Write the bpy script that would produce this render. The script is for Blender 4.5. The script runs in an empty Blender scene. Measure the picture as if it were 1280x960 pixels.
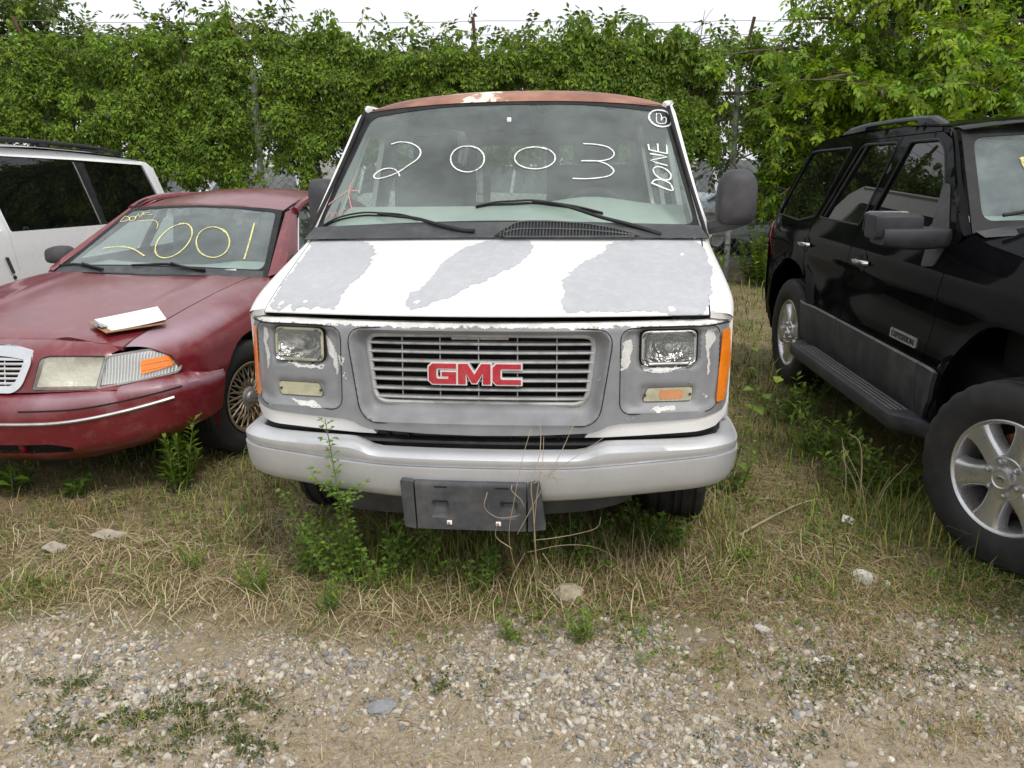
import bpy, bmesh, math, random
import numpy as np
from mathutils import Vector, Matrix
from mathutils.geometry import delaunay_2d_cdt

S = bpy.context.scene
COL = S.collection
R = math.radians
PI = math.pi
rnd = random.Random(7)
rng = np.random.default_rng(7)

# ------------------------------------------------------------------ camera, sky, sun, exposure
cd = bpy.data.cameras.new('camera')
cam = bpy.data.objects.new('camera', cd)
COL.objects.link(cam)
cam.location = (0.0, 0.0, 1.70)
cam.rotation_euler = (R(90 - 15.397), 0, 0)
cd.sensor_fit = 'HORIZONTAL'
cd.sensor_width = 36.0
cd.lens = 1035.0 / 1280.0 * 36.0
cd.clip_start = 0.05
cd.clip_end = 2000.0
S.camera = cam

SUN_EL, SUN_AZ = R(58), R(152)          # a high sun behind thin cloud, behind the camera's right shoulder
w = bpy.data.worlds.new('World')
S.world = w
w.use_nodes = True
wn = w.node_tree.nodes
wl = w.node_tree.links
wn.clear()
sky = wn.new('ShaderNodeTexSky')
sky.sky_type = 'NISHITA'
sky.sun_disc = False
sky.sun_elevation = SUN_EL
sky.sun_rotation = SUN_AZ
sky.air_density = 1.0
sky.dust_density = 6.0
sky.ozone_density = 1.0
hs = wn.new('ShaderNodeHueSaturation')
hs.inputs['Saturation'].default_value = 0.22
mxs = wn.new('ShaderNodeMixRGB')
mxs.inputs['Fac'].default_value = 0.62   # the even white of an overcast sky over the clear one
mxs.inputs['Color2'].default_value = (12.5, 12.9, 13.4, 1)
bg = wn.new('ShaderNodeBackground')
bg.inputs['Strength'].default_value = 0.10
wo = wn.new('ShaderNodeOutputWorld')
wl.new(sky.outputs[0], hs.inputs['Color'])
wl.new(hs.outputs[0], mxs.inputs['Color1'])
wl.new(mxs.outputs[0], bg.inputs['Color'])
wl.new(bg.outputs[0], wo.inputs['Surface'])

sd = bpy.data.lights.new('sun', 'SUN')
sd.energy = 1.5
sd.angle = R(14)
sd.color = (1.0, 0.94, 0.85)
sun = bpy.data.objects.new('sun', sd)
COL.objects.link(sun)
sdir = Vector((math.sin(SUN_AZ) * math.cos(SUN_EL), math.cos(SUN_AZ) * math.cos(SUN_EL), math.sin(SUN_EL)))
sun.rotation_euler = sdir.to_track_quat('Z', 'Y').to_euler()

S.view_settings.view_transform = 'Standard'
S.view_settings.look = 'None'
S.view_settings.exposure = 0.22
S.view_settings.gamma = 1.0
S.view_settings.use_curve_mapping = False
S.render.engine = 'CYCLES'
S.cycles.max_bounces = 8
S.cycles.transparent_max_bounces = 24
S.cycles.use_denoising = True

# ------------------------------------------------------------------ objects
def tag(o, label=None, cat=None, group=None, kind=None):
    if label: o['label'] = label
    if cat: o['category'] = cat
    if group: o['group'] = group
    if kind: o['kind'] = kind
    return o

def root(name, label, cat, loc=(0, 0, 0), rot=(0, 0, 0), group=None):
    o = bpy.data.objects.new(name, None)
    o.empty_display_size = 0.2
    COL.objects.link(o)
    o.location = loc
    o.rotation_euler = rot
    return tag(o, label, cat, group)

def mesh_from(V, F, name, smooth=True, attr=None):
    me = bpy.data.meshes.new(name)
    if isinstance(F, np.ndarray):
        n, k = F.shape
        me.vertices.add(len(V))
        me.vertices.foreach_set('co', np.ascontiguousarray(V, dtype=np.float32).ravel())
        me.loops.add(n * k)
        me.loops.foreach_set('vertex_index', np.ascontiguousarray(F, dtype=np.int32).ravel())
        me.polygons.add(n)
        me.polygons.foreach_set('loop_start', np.arange(0, n * k, k, dtype=np.int32))
        me.update(calc_edges=True)
        me.validate()
    else:
        me.from_pydata([tuple(map(float, v)) for v in V], [], [tuple(int(i) for i in f) for f in F])
        me.update()
        if smooth and len(me.polygons) < 20000:
            me.set_sharp_from_angle(angle=R(42))
    if smooth:
        me.polygons.foreach_set('use_smooth', np.ones(len(me.polygons), dtype=bool))
    if attr is not None:
        a = me.attributes.new('col', 'FLOAT_COLOR', 'POINT')
        c = np.ones((len(V), 4), dtype=np.float32)
        c[:, :3] = attr
        a.data.foreach_set('color', c.ravel())
    return me

def part(name, VF, mat, parent=None, smooth=True, label=None, attr=None):
    me = mesh_from(VF[0], VF[1], name, smooth, attr)
    me.materials.append(mat)
    o = bpy.data.objects.new(name, me)
    COL.objects.link(o)
    if parent is not None:
        o.parent = parent
    if label:
        o['label'] = label
    return o

def inst(src, parent=None, loc=None, rot=None, scale=None):
    o = src.copy()
    COL.objects.link(o)
    if parent is not None: o.parent = parent
    if loc is not None: o.location = loc
    if rot is not None: o.rotation_euler = rot
    if scale is not None: o.scale = scale
    return o

def kids(o):
    return [c for c in COL.objects if c.parent == o]

def copy_tree(o, parent=None):
    c = o.copy()
    COL.objects.link(c)
    if parent is not None: c.parent = parent
    for ch in list(o.children):
        copy_tree(ch, c)
    return c

# ------------------------------------------------------------------ geometry helpers; each returns (verts, faces)
def merge(*vfs):
    V, F, n = [], [], 0
    for v, f in vfs:
        v = np.asarray(v, float).reshape(-1, 3)
        V.append(v)
        F += [tuple(int(i) + n for i in q) for q in f]
        n += len(v)
    return np.concatenate(V), F

def xf(vf, loc=(0, 0, 0), rot=(0, 0, 0), scale=(1, 1, 1)):
    from mathutils import Euler
    M = np.array(Euler(rot).to_matrix())
    v = np.asarray(vf[0], float) * np.array(scale)
    F = vf[1]
    if scale[0] * scale[1] * scale[2] < 0:
        F = [tuple(reversed(tuple(f))) for f in F]
    return v @ M.T + np.array(loc), F

def cr(P, n=8, closed=False):
    P = np.asarray(P, float)
    m = len(P)
    if m < 3 and not closed:
        t = np.linspace(0, 1, n + 1)[:, None]
        return P[0] * (1 - t) + P[-1] * t
    out = []
    segs = m if closed else m - 1
    for i in range(segs):
        if closed:
            a, b, c, d = P[(i - 1) % m], P[i], P[(i + 1) % m], P[(i + 2) % m]
        else:
            b, c = P[i], P[i + 1]
            a = P[i - 1] if i > 0 else 2 * b - c
            d = P[i + 2] if i + 2 < m else 2 * c - b
        t = (np.arange(n) / n)[:, None]
        out.append(0.5 * (2 * b + (c - a) * t + (2 * a - 5 * b + 4 * c - d) * t ** 2 + (3 * b - a - 3 * c + d) * t ** 3))
    if not closed:
        out.append(P[-1:])
    return np.concatenate(out)

def rpoly(pts, r=.02, n=5):
    """polygon with rounded corners; a point may carry its own radius as a third value"""
    out = []
    m = len(pts)
    for i in range(m):
        p = np.array(pts[i][:2], float)
        ri = pts[i][2] if len(pts[i]) > 2 else r
        a = np.array(pts[i - 1][:2], float) - p
        b = np.array(pts[(i + 1) % m][:2], float) - p
        la, lb = np.linalg.norm(a), np.linalg.norm(b)
        k = min(ri, la * .49, lb * .49)
        if k < 1e-4:
            out.append(p)
            continue
        A, B = p + a / la * k, p + b / lb * k
        for j in range(n + 1):
            t = j / n
            out.append((1 - t) ** 2 * A + 2 * t * (1 - t) * p + t * t * B)
    return np.array(out)

def box2(x0, x1, z0, z1, r=.02, n=5):
    return rpoly([(x0, z0), (x1, z0), (x1, z1), (x0, z1)], r, n)

def sdrr(x, z, cx, cz, hx, hz, r):
    qx, qz = np.abs(x - cx) - hx + r, np.abs(z - cz) - hz + r
    return np.hypot(np.maximum(qx, 0), np.maximum(qz, 0)) + np.minimum(np.maximum(qx, qz), 0) - r

def sstep(a, b, x):
    t = np.clip((x - a) / (b - a), 0, 1)
    return t * t * (3 - 2 * t)

def inpoly(P, poly):
    x, y = P[:, 0], P[:, 1]
    c = np.zeros(len(P), bool)
    n = len(poly)
    j = n - 1
    for i in range(n):
        xi, yi = poly[i]
        xj, yj = poly[j]
        if yi != yj:
            c ^= ((yi > y) != (yj > y)) & (x < (xj - xi) * (y - yi) / (yj - yi) + xi)
        j = i
    return c

def resample(poly, step):
    out = []
    m = len(poly)
    for i in range(m):
        a, b = np.asarray(poly[i], float), np.asarray(poly[(i + 1) % m], float)
        k = max(1, int(math.ceil(np.linalg.norm(b - a) / step)))
        for j in range(k):
            out.append(a + (b - a) * j / k)
    return np.array(out)

def tri2d(outline, holes=(), step=.04):
    loops = [resample(outline, step)] + [resample(h, step) for h in holes]
    B = np.concatenate(loops)
    lo, hi = loops[0].min(0), loops[0].max(0)
    nx, ny = int((hi[0] - lo[0]) / step) + 2, int((hi[1] - lo[1]) / (step * .87)) + 2
    gx, gy = np.meshgrid(np.arange(nx), np.arange(ny))
    G = np.stack([lo[0] + (gx + .5 * (gy % 2)) * step, lo[1] + gy * step * .87], -1).reshape(-1, 2)
    k = inpoly(G, loops[0])
    for h in loops[1:]:
        k &= ~inpoly(G, h)
    G = G[k]
    if len(G):
        d = np.full(len(G), 9.)
        for i in range(0, len(B), 400):
            d = np.minimum(d, np.sqrt(((G[:, None] - B[None, i:i + 400]) ** 2).sum(-1)).min(1))
        G = G[d > step * .5]
    pts = np.concatenate([B, G]) if len(G) else B
    edges, n = [], 0
    for l in loops:
        m = len(l)
        edges += [(n + i, n + (i + 1) % m) for i in range(m)]
        n += m
    r = delaunay_2d_cdt([Vector(p) for p in pts], edges, [], 0, 1e-7)
    P = np.array([tuple(v) for v in r[0]])
    T = np.array([tuple(f) for f in r[2] if len(f) == 3], int)
    C = P[T].mean(1)
    k = inpoly(C, loops[0])
    for h in loops[1:]:
        k &= ~inpoly(C, h)
    T = T[k]
    mp = {}
    for i, src in enumerate(r[3]):
        for s in src:
            mp[s] = i
    L, n = [], 0
    for l in loops:
        L.append([mp.get(n + i, None) for i in range(len(l))])
        L[-1] = [q for q in L[-1] if q is not None]
        n += len(l)
    return P, T, L

def sheet(outline, f, holes=(), step=.04, thick=.0, inward=(0, 1, 0)):
    """a panel: 2-D outline with holes, laid on the surface f(u, v) -> (x, y, z), its rims turned inward"""
    P, T, L = tri2d(outline, holes, step)
    V = np.stack(f(P[:, 0], P[:, 1]), -1)
    inw = np.array(inward, float)
    a, b, c = V[T[:, 0]], V[T[:, 1]], V[T[:, 2]]
    if (np.cross(b - a, c - a).sum(0) @ inw) > 0:
        T = T[:, ::-1]
    F = [tuple(t) for t in T]
    if thick > 0:
        n = len(V)
        VV = [V]
        for l in L:
            m = len(l)
            A = V[l]
            Bk = A + inw * thick
            VV += [A, Bk]
            for i in range(m):
                j = (i + 1) % m
                F.append((n + i, n + j, n + m + j, n + m + i))
            n += 2 * m
        V = np.concatenate(VV)
    return V, F

def prism(poly, y0, y1, axis=1, step=9.):
    """flat outline in two axes extruded along the third"""
    def f(u, v):
        c = np.full_like(u, y0)
        return {0: (c, u, v), 1: (u, c, v), 2: (u, v, c)}[axis]
    inw = [0, 0, 0]
    inw[axis] = 1 if y1 > y0 else -1
    return sheet(poly, f, (), step, abs(y1 - y0), inw)

def loft(G, cu=False, cv=False, cap=False):
    G = np.asarray(G, float)
    m, n = G.shape[:2]
    F = []
    for i in range(m if cu else m - 1):
        for j in range(n if cv else n - 1):
            a, b = i, (i + 1) % m
            c, d = j, (j + 1) % n
            F.append((a * n + c, a * n + d, b * n + d, b * n + c))
    if cap:
        F.append(tuple(range(n))[::-1])
        F.append(tuple((m - 1) * n + j for j in range(n)))
    return G.reshape(-1, 3), F

def tube(path, r, n=6, cap=True):
    P = np.asarray(path, float)
    m = len(P)
    rr = np.broadcast_to(np.asarray(r, float), (m,))
    T = np.gradient(P, axis=0)
    T /= np.linalg.norm(T, axis=1)[:, None] + 1e-12
    up = np.array([0, 0, 1.]) if abs(T[0][2]) < .9 else np.array([1., 0, 0])
    G = []
    N = np.cross(T[0], up)
    for i in range(m):
        N = N - T[i] * (N @ T[i])
        N /= np.linalg.norm(N) + 1e-12
        Bn = np.cross(T[i], N)
        a = np.arange(n) * 2 * PI / n
        G.append(P[i] + rr[i] * (np.cos(a)[:, None] * N + np.sin(a)[:, None] * Bn))
    return loft(np.array(G), cv=True, cap=cap)

def ring_tube(path, r, n=6):
    P = np.asarray(path, float)
    T = np.roll(P, -1, 0) - np.roll(P, 1, 0)
    T /= np.linalg.norm(T, axis=1)[:, None] + 1e-12
    G = []
    ref = np.cross(P[1] - P[0], P[len(P) // 3] - P[0])
    ref /= np.linalg.norm(ref) + 1e-12
    for i in range(len(P)):
        N = ref - T[i] * (ref @ T[i])
        N /= np.linalg.norm(N) + 1e-12
        Bn = np.cross(T[i], N)
        a = np.arange(n) * 2 * PI / n
        G.append(P[i] + r * (np.cos(a)[:, None] * N + np.sin(a)[:, None] * Bn))
    return loft(np.array(G), cu=True, cv=True)

def lathe(prof, n=32, axis=0):
    """profile of (radius, position along the axis)"""
    a = np.arange(n) * 2 * PI / n
    G = []
    for r, x in prof:
        c = np.stack([np.full(n, x), np.cos(a) * r, np.sin(a) * r], -1)
        G.append(c)
    V, F = loft(np.array(G), cv=True)
    if axis == 2:
        V = V[:, [1, 2, 0]]
    elif axis == 1:
        V = V[:, [2, 0, 1]]
    return V, F

def rbox(size, center=(0, 0, 0), bevel=.01, seg=2):
    bm = bmesh.new()
    bmesh.ops.create_cube(bm, size=1)
    for v in bm.verts:
        v.co = Vector((v.co.x * size[0], v.co.y * size[1], v.co.z * size[2]))
    if bevel > 0:
        bmesh.ops.bevel(bm, geom=bm.edges[:], offset=min(bevel, min(size) * .45), segments=seg, affect='EDGES', profile=.6)
    bm.verts.index_update()
    V = np.array([tuple(v.co) for v in bm.verts]) + np.array(center)
    F = [tuple(v.index for v in f.verts) for f in bm.faces]
    bm.free()
    return V, F

def ico(sub=1):
    bm = bmesh.new()
    bmesh.ops.create_icosphere(bm, subdivisions=sub, radius=1)
    bm.verts.index_update()
    V = np.array([tuple(v.co) for v in bm.verts])
    F = np.array([tuple(v.index for v in f.verts) for f in bm.faces])
    bm.free()
    return V, F

def ribbon(P, N, wid):
    """flat stroke along P (n,3) lying on a surface of normal N, slightly uneven in width"""
    P = np.asarray(P, float)
    T = np.gradient(P, axis=0)
    T /= np.linalg.norm(T, axis=1)[:, None] + 1e-9
    B = np.cross(T, np.asarray(N, float))
    B /= np.linalg.norm(B, axis=1)[:, None] + 1e-9
    n = len(P)
    ww = wid * (.75 + .5 * rng.random(n))
    ww = np.convolve(np.pad(ww, 1, 'edge'), [.25, .5, .25], 'valid')
    V = np.concatenate([P - B * ww[:, None] / 2, P + B * ww[:, None] / 2])
    F = [(i, i + 1, n + i + 1, n + i) for i in range(n - 1)]
    return V, F

def offs(poly, d):
    p = np.asarray(poly, float)
    n = len(p)
    area = .5 * sum(p[i][0] * p[(i + 1) % n][1] - p[(i + 1) % n][0] * p[i][1] for i in range(n))
    s = 1 if area > 0 else -1
    o = []
    for i in range(n):
        a, c = p[i] - p[i - 1], p[(i + 1) % n] - p[i]
        n1 = np.array([a[1], -a[0]]) / np.linalg.norm(a) * s
        n2 = np.array([c[1], -c[0]]) / np.linalg.norm(c) * s
        k = max(.35, 1 + n1 @ n2)
        o.append(p[i] + (n1 + n2) / k * d)
    return np.array(o)

def jag(poly, amp, step=.012, seed=0):
    """ragged peeling edge"""
    g = np.random.default_rng(seed)
    p = resample(poly, step)
    m = len(p)
    T = np.roll(p, -1, 0) - np.roll(p, 1, 0)
    Nn = np.stack([T[:, 1], -T[:, 0]], -1) / (np.linalg.norm(T, axis=1)[:, None] + 1e-9)
    d = g.normal(size=m)
    d = .5 * d + .9 * np.convolve(np.concatenate([d, d, d]), np.ones(5) / 5, 'same')[m:2 * m] * 1.6
    return p + Nn * (d * amp)[:, None]

# ------------------------------------------------------------------ materials
def new_mat(name):
    m = bpy.data.materials.new(name)
    m.use_nodes = True
    nt = m.node_tree
    b = nt.nodes['Principled BSDF']
    return m, nt, b

def nd(nt, t, **kw):
    n = nt.nodes.new(t)
    for k, v in kw.items():
        if k in n.inputs:
            n.inputs[k].default_value = v
        else:
            setattr(n, k, v)
    return n

def noise(nt, co, scale, detail=4, rough=.55, dist=0.):
    n = nt.nodes.new('ShaderNodeTexNoise')
    n.inputs['Scale'].default_value = scale
    n.inputs['Detail'].default_value = detail
    n.inputs['Roughness'].default_value = rough
    n.inputs['Distortion'].default_value = dist
    nt.links.new(co, n.inputs['Vector'])
    return n.outputs['Fac']

def ramp(nt, fac, stops):
    r = nt.nodes.new('ShaderNodeValToRGB')
    e = r.color_ramp.elements
    while len(e) < len(stops):
        e.new(.5)
    for i, (p, c) in enumerate(stops):
        e[i].position = p
        e[i].color = (*c, 1) if len(c) == 3 else c
    nt.links.new(fac, r.inputs[0])
    return r.outputs[0]

def fr(nt, fac, lo, hi, a=0., b=1.):
    m = nt.nodes.new('ShaderNodeMapRange')
    m.inputs['From Min'].default_value = lo
    m.inputs['From Max'].default_value = hi
    m.inputs['To Min'].default_value = a
    m.inputs['To Max'].default_value = b
    nt.links.new(fac, m.inputs['Value'])
    return m.outputs[0]

def mixc(nt, fac, c1, c2, mode='MIX'):
    m = nt.nodes.new('ShaderNodeMixRGB')
    m.blend_type = mode
    for i, c in ((0, fac), (1, c1), (2, c2)):
        if isinstance(c, bpy.types.NodeSocket):
            nt.links.new(c, m.inputs[i])
        elif i == 0:
            m.inputs[0].default_value = c
        else:
            m.inputs[i].default_value = (*c, 1)
    return m.outputs[0]

def math_(nt, op, a, b=None):
    m = nt.nodes.new('ShaderNodeMath')
    m.operation = op
    for i, c in enumerate((a, b)):
        if c is None: continue
        if isinstance(c, bpy.types.NodeSocket):
            nt.links.new(c, m.inputs[i])
        else:
            m.inputs[i].default_value = c
    return m.outputs[0]

def objco(nt):
    return nt.nodes.new('ShaderNodeTexCoord').outputs['Object']

def bump(nt, b, h, strength=.3, dist=.01):
    n = nt.nodes.new('ShaderNodeBump')
    n.inputs['Strength'].default_value = strength
    n.inputs['Distance'].default_value = dist
    nt.links.new(h, n.inputs['Height'])
    nt.links.new(n.outputs[0], b.inputs['Normal'])

def pm(name, col, rough=.5, metal=0., coat=0., var=.12, vs=6., dirt=None, bmp=None, attr=False, spec=.5):
    """general surface: uneven tone, optional dirt (colour, amount, scale) and fine relief (scale, strength)"""
    m, nt, b = new_mat(name)
    co = objco(nt)
    n1 = noise(nt, co, vs, 5)
    c = mixc(nt, fr(nt, n1, .3, .7), tuple(x * (1 - var) for x in col), tuple(min(1, x * (1 + var)) for x in col))
    rg = fr(nt, n1, .3, .7, max(.02, rough - .06), min(1, rough + .06))
    if attr:
        a = nt.nodes.new('ShaderNodeAttribute')
        a.attribute_name = 'col'
        c = mixc(nt, 1., c, a.outputs['Color'], 'MULTIPLY')
    if dirt:
        n2 = noise(nt, co, dirt[2], 8, .68)
        k = fr(nt, n2, .45, .72, 0, dirt[1])
        c = mixc(nt, k, c, dirt[0])
        rg = mixc(nt, k, rg, (.9, .9, .9))
    nt.links.new(c, b.inputs['Base Color'])
    nt.links.new(rg, b.inputs['Roughness'])
    b.inputs['Metallic'].default_value = metal
    b.inputs['Coat Weight'].default_value = coat
    b.inputs['Coat Roughness'].default_value = .05
    b.inputs['Specular IOR Level'].default_value = spec
    if bmp:
        bump(nt, b, noise(nt, co, bmp[0], 4), bmp[1], bmp[2] if len(bmp) > 2 else .005)
    return m

def glass(name, tint, dust_haze=.06, dust_hazecol=(.55, .58, .55), rough=.02, ior=1.5, dscale=5., band=None):
    """thin pane: tinted see-through, mirror-like at grazing angles, a dusty film that also paints in sky haze; band = (axis, from, to, tint) shade band"""
    m = bpy.data.materials.new(name)
    m.use_nodes = True
    nt = m.node_tree
    nt.nodes.clear()
    out = nt.nodes.new('ShaderNodeOutputMaterial')
    co = objco(nt)
    tr = nt.nodes.new('ShaderNodeBsdfTransparent')
    tr.inputs[0].default_value = (*tint, 1)
    if band:
        sp = nt.nodes.new('ShaderNodeSeparateXYZ')
        nt.links.new(co, sp.inputs[0])
        k = fr(nt, sp.outputs[band[0]], band[1], band[2])
        nt.links.new(mixc(nt, k, tint, band[3]), tr.inputs[0])
    gl = nt.nodes.new('ShaderNodeBsdfGlossy')
    gl.inputs['Roughness'].default_value = rough
    fz = nt.nodes.new('ShaderNodeFresnel')
    ge = nt.nodes.new('ShaderNodeNewGeometry')       # the pane reflects the same from its inner side
    nt.links.new(fr(nt, ge.outputs['Backfacing'], 0, 1, ior, 1 / ior), fz.inputs['IOR'])
    mx = nt.nodes.new('ShaderNodeMixShader')
    nt.links.new(fz.outputs[0], mx.inputs[0])
    nt.links.new(tr.outputs[0], mx.inputs[1])
    nt.links.new(gl.outputs[0], mx.inputs[2])
    df = nt.nodes.new('ShaderNodeBsdfDiffuse')
    df.inputs[0].default_value = (*dust_hazecol, 1)
    m2 = nt.nodes.new('ShaderNodeMixShader')
    nz = noise(nt, co, dscale, 8, .7)
    nt.links.new(fr(nt, nz, .35, .75, dust_haze * .4, dust_haze * 1.5), m2.inputs[0])
    nt.links.new(mx.outputs[0], m2.inputs[1])
    nt.links.new(df.outputs[0], m2.inputs[2])
    nt.links.new(m2.outputs[0], out.inputs['Surface'])
    return m

def chalk(name, col, solid=.55):
    """paint-marker strokes: streaky, thin in places so that the glass shows through"""
    m = bpy.data.materials.new(name)
    m.use_nodes = True
    nt = m.node_tree
    b = nt.nodes['Principled BSDF']
    out = nt.nodes['Material Output']
    co = objco(nt)
    b.inputs['Base Color'].default_value = (*col, 1)
    b.inputs['Roughness'].default_value = .9
    tr = nt.nodes.new('ShaderNodeBsdfTransparent')
    mx = nt.nodes.new('ShaderNodeMixShader')
    k = math_(nt, 'ADD', fr(nt, noise(nt, co, 95, 4, .7), .35, .60, -.35, .5), fr(nt, noise(nt, co, 9, 3), .35, .65, solid - .3, solid + .35))
    nt.links.new(math_(nt, 'MINIMUM', math_(nt, 'MAXIMUM', k, 0.), 1.), mx.inputs[0])
    nt.links.new(tr.outputs[0], mx.inputs[1])
    nt.links.new(b.outputs[0], mx.inputs[2])
    nt.links.new(mx.outputs[0], out.inputs['Surface'])
    return m

def leafmat(name, col, trans=.35, rough=.55):
    m = bpy.data.materials.new(name)
    m.use_nodes = True
    nt = m.node_tree
    b = nt.nodes['Principled BSDF']
    out = nt.nodes['Material Output']
    a = nt.nodes.new('ShaderNodeAttribute')
    a.attribute_name = 'col'
    c = mixc(nt, 1., col, a.outputs['Color'], 'MULTIPLY')
    nt.links.new(c, b.inputs['Base Color'])
    b.inputs['Roughness'].default_value = rough
    b.inputs['Specular IOR Level'].default_value = .35
    t = nt.nodes.new('ShaderNodeBsdfTranslucent')
    nt.links.new(mixc(nt, 1., c, (1.25, 1.35, .55), 'MULTIPLY'), t.inputs[0])
    mx = nt.nodes.new('ShaderNodeMixShader')
    mx.inputs[0].default_value = trans
    nt.links.new(b.outputs[0], mx.inputs[1])
    nt.links.new(t.outputs[0], mx.inputs[2])
    nt.links.new(mx.outputs[0], out.inputs['Surface'])
    return m

DUST = (.42, .37, .30)
M = {}
M['white'] = pm('white_paint', (.80, .80, .79), .35, coat=.3, var=.03, vs=3, dirt=((.45, .42, .36), .25, 4))
M['primer'] = pm('grey_primer', (.17, .175, .185), .62, var=.10, vs=9, dirt=((.46, .46, .46), .3, 14))
M['hoodprimer'] = pm('pale_grey_primer', (.385, .392, .415), .6, var=.05, vs=3, dirt=((.52, .525, .535), .5, 26))
M['bumper'] = pm('silver_bumper_paint', (.55, .56, .58), .38, metal=.5, var=.05, vs=4, dirt=((.33, .30, .26), .30, 5))
M['black'] = pm('black_plastic', (.022, .022, .024), .5, var=.2, vs=12, dirt=((.14, .13, .11), .35, 7))
M['dark'] = pm('dark_void', (.008, .008, .008), .9, var=.2)
M['grey_plastic'] = pm('dark_grey_plastic', (.040, .043, .049), .55, var=.12, vs=14, dirt=((.20, .19, .17), .35, 8), bmp=(220, .25, .002))
M['mirror_plastic'] = pm('mirror_plastic', (.037, .036, .041), .62, var=.10, vs=10, dirt=((.16, .15, .14), .3, 5), bmp=(400, .3, .001))
M['rubber'] = pm('tyre_rubber', (.013, .013, .014), .70, var=.2, vs=20, dirt=((.09, .08, .065), .28, 7))
M['bright_rim'] = pm('bright_letter_rim', (.78, .78, .78), .42, metal=.5, var=.1, vs=30)
M['trim'] = pm('black_trim', (.016, .016, .018), .6, var=.15, vs=10, dirt=((.09, .085, .08), .25, 10), spec=.25)
M['chrome'] = pm('chrome', (.75, .75, .76), .12, metal=1., var=.05, dirt=((.35, .32, .28), .3, 12))
M['oldmetal'] = pm('dull_metal', (.52, .52, .52), .38, metal=.85, var=.1, vs=14, dirt=((.22, .19, .15), .5, 16))
M['grillebar'] = pm('faded_grille_silver', (.40, .40, .40), .45, metal=.3, var=.12, vs=16, dirt=((.16, .15, .13), .6, 18))
M['red_letter'] = pm('red_letter_enamel', (.40, .010, .022), .32, var=.12, vs=20, dirt=((.4, .15, .14), .35, 30))
M['amber'] = pm('amber_lens', (.85, .22, .01), .22, coat=.4, var=.12, vs=10, dirt=((.6, .3, .1), .25, 20))
M['amber_old'] = pm('faded_amber_lens', (.50, .22, .10), .3, coat=.3, var=.2, vs=14)
M['beige_lens'] = pm('yellowed_clear_lens', (.42, .40, .28), .3, coat=.4, var=.18, vs=14, dirt=((.2, .18, .12), .4, 20))
M['red_lens'] = pm('red_lens', (.45, .015, .02), .2, coat=.5)
M['chalk_white'] = chalk('white_chalk_paint', (.78, .79, .78), .8)
M['chalk_yellow'] = chalk('yellow_chalk_paint', (.72, .66, .27), .72)
M['chalk_red'] = chalk('faint_red_chalk', (.55, .24, .23), .5)
M['oldwhite'] = pm('weathered_white_paint', (.60, .60, .58), .6, var=.10, vs=30, dirt=((.32, .31, .29), .5, 25))
M['burgundy'] = None
M['seat'] = pm('dark_seat_cloth', (.035, .036, .040), .9, var=.2)
M['dash'] = pm('grey_green_dash_vinyl', (.46, .50, .46), .6, var=.06, vs=5)
M['interior'] = pm('interior_grey', (.10, .105, .10), .8, var=.1)
M['wood'] = pm('brown_board', (.32, .17, .08), .6, var=.2, vs=18)
M['paper'] = pm('paper_sheet', (.82, .82, .82), .8, var=.02)

# ================================================================== WHEELS
def tyre_vf(Ro, w, rr, n=72, lugs=True):
    h = w / 2
    half = [(rr, h * .80), (rr + .012, h * .92), (rr + (Ro - rr) * .45, h * 1.03), (Ro - .035, h * .97), (Ro - .014, h * .90),
            (Ro - .002, h * .78), (Ro, h * .66), (Ro - .009, h * .62), (Ro - .009, h * .54), (Ro, h * .50), (Ro + .001, h * .22), (Ro - .009, h * .18), (Ro - .009, h * .08), (Ro + .001, h * .04)]
    prof = half + [(r, -x) for r, x in reversed(half)]
    V, F = lathe(prof, n)
    V = V.reshape(len(prof), n, 3)
    if lugs:                                    # shoulder blocks
        for i in (3, 4, 5, 6, len(prof) - 4, len(prof) - 5, len(prof) - 6, len(prof) - 7):
            V[i, ::3, 1:] *= 1 - .007 / Ro
    return V.reshape(-1, 3), F

def wheel_node(name, parent, loc, rotz=0., roty=0.):
    o = bpy.data.objects.new(name, None)
    o.empty_display_size = .1
    COL.objects.link(o)
    o.parent = parent
    o.location = loc
    o.rotation_euler = (roty, 0, rotz)
    return o

def disc(r, x, n=24):
    a = np.arange(n) * 2 * PI / n
    return np.stack([np.full(n, x), np.cos(a) * r, np.sin(a) * r], -1), [tuple(range(n))]

# ================================================================== THE VAN
van = root('white_van', 'white passenger van seen head-on with peeling grey primer on its bonnet and a rusty roof', 'van',
           (-.128, 2.878, 0), (0, R(-.705), R(-5.763)))

def yfas(x, z):
    a = np.abs(x)
    y = .09 + .09 * (a / .9) ** 2.2 + (np.maximum(a - .8, 0) / .17) ** 2 * .16 + (z - .8) * .12
    return y

def gw(z):          # taper of the grille opening towards its foot
    return 1 + .32 * (z - .92)

def fas(x, z):
    a = np.abs(x)
    y = yfas(x, z)
    d = sdrr(a, z, .715, .925, .183, .155, .045)             # lamp bezel dish
    y = y + .016 * sstep(.006, -.022, d) - .004 * np.exp(-(d / .008) ** 2)
    d = sdrr(a, z, .705, 1.008, .122, .082, .035)            # pocket round the headlamp
    y = y + .022 * sstep(.004, -.020, d)
    d = sdrr(a, z, .706, .833, .104, .036, .02)
    y = y + .010 * sstep(.006, -.010, d)
    d = sdrr(x / gw(z), z, 0, .903, .478, .176, .07)         # grille recess
    y = y + .050 * sstep(.004, -.048, d) - .005 * np.exp(-(d / .008) ** 2)
    y = y + .016 * sstep(1.080, 1.100, z)                    # top edge rolls back
    return (x, y, z)

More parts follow.
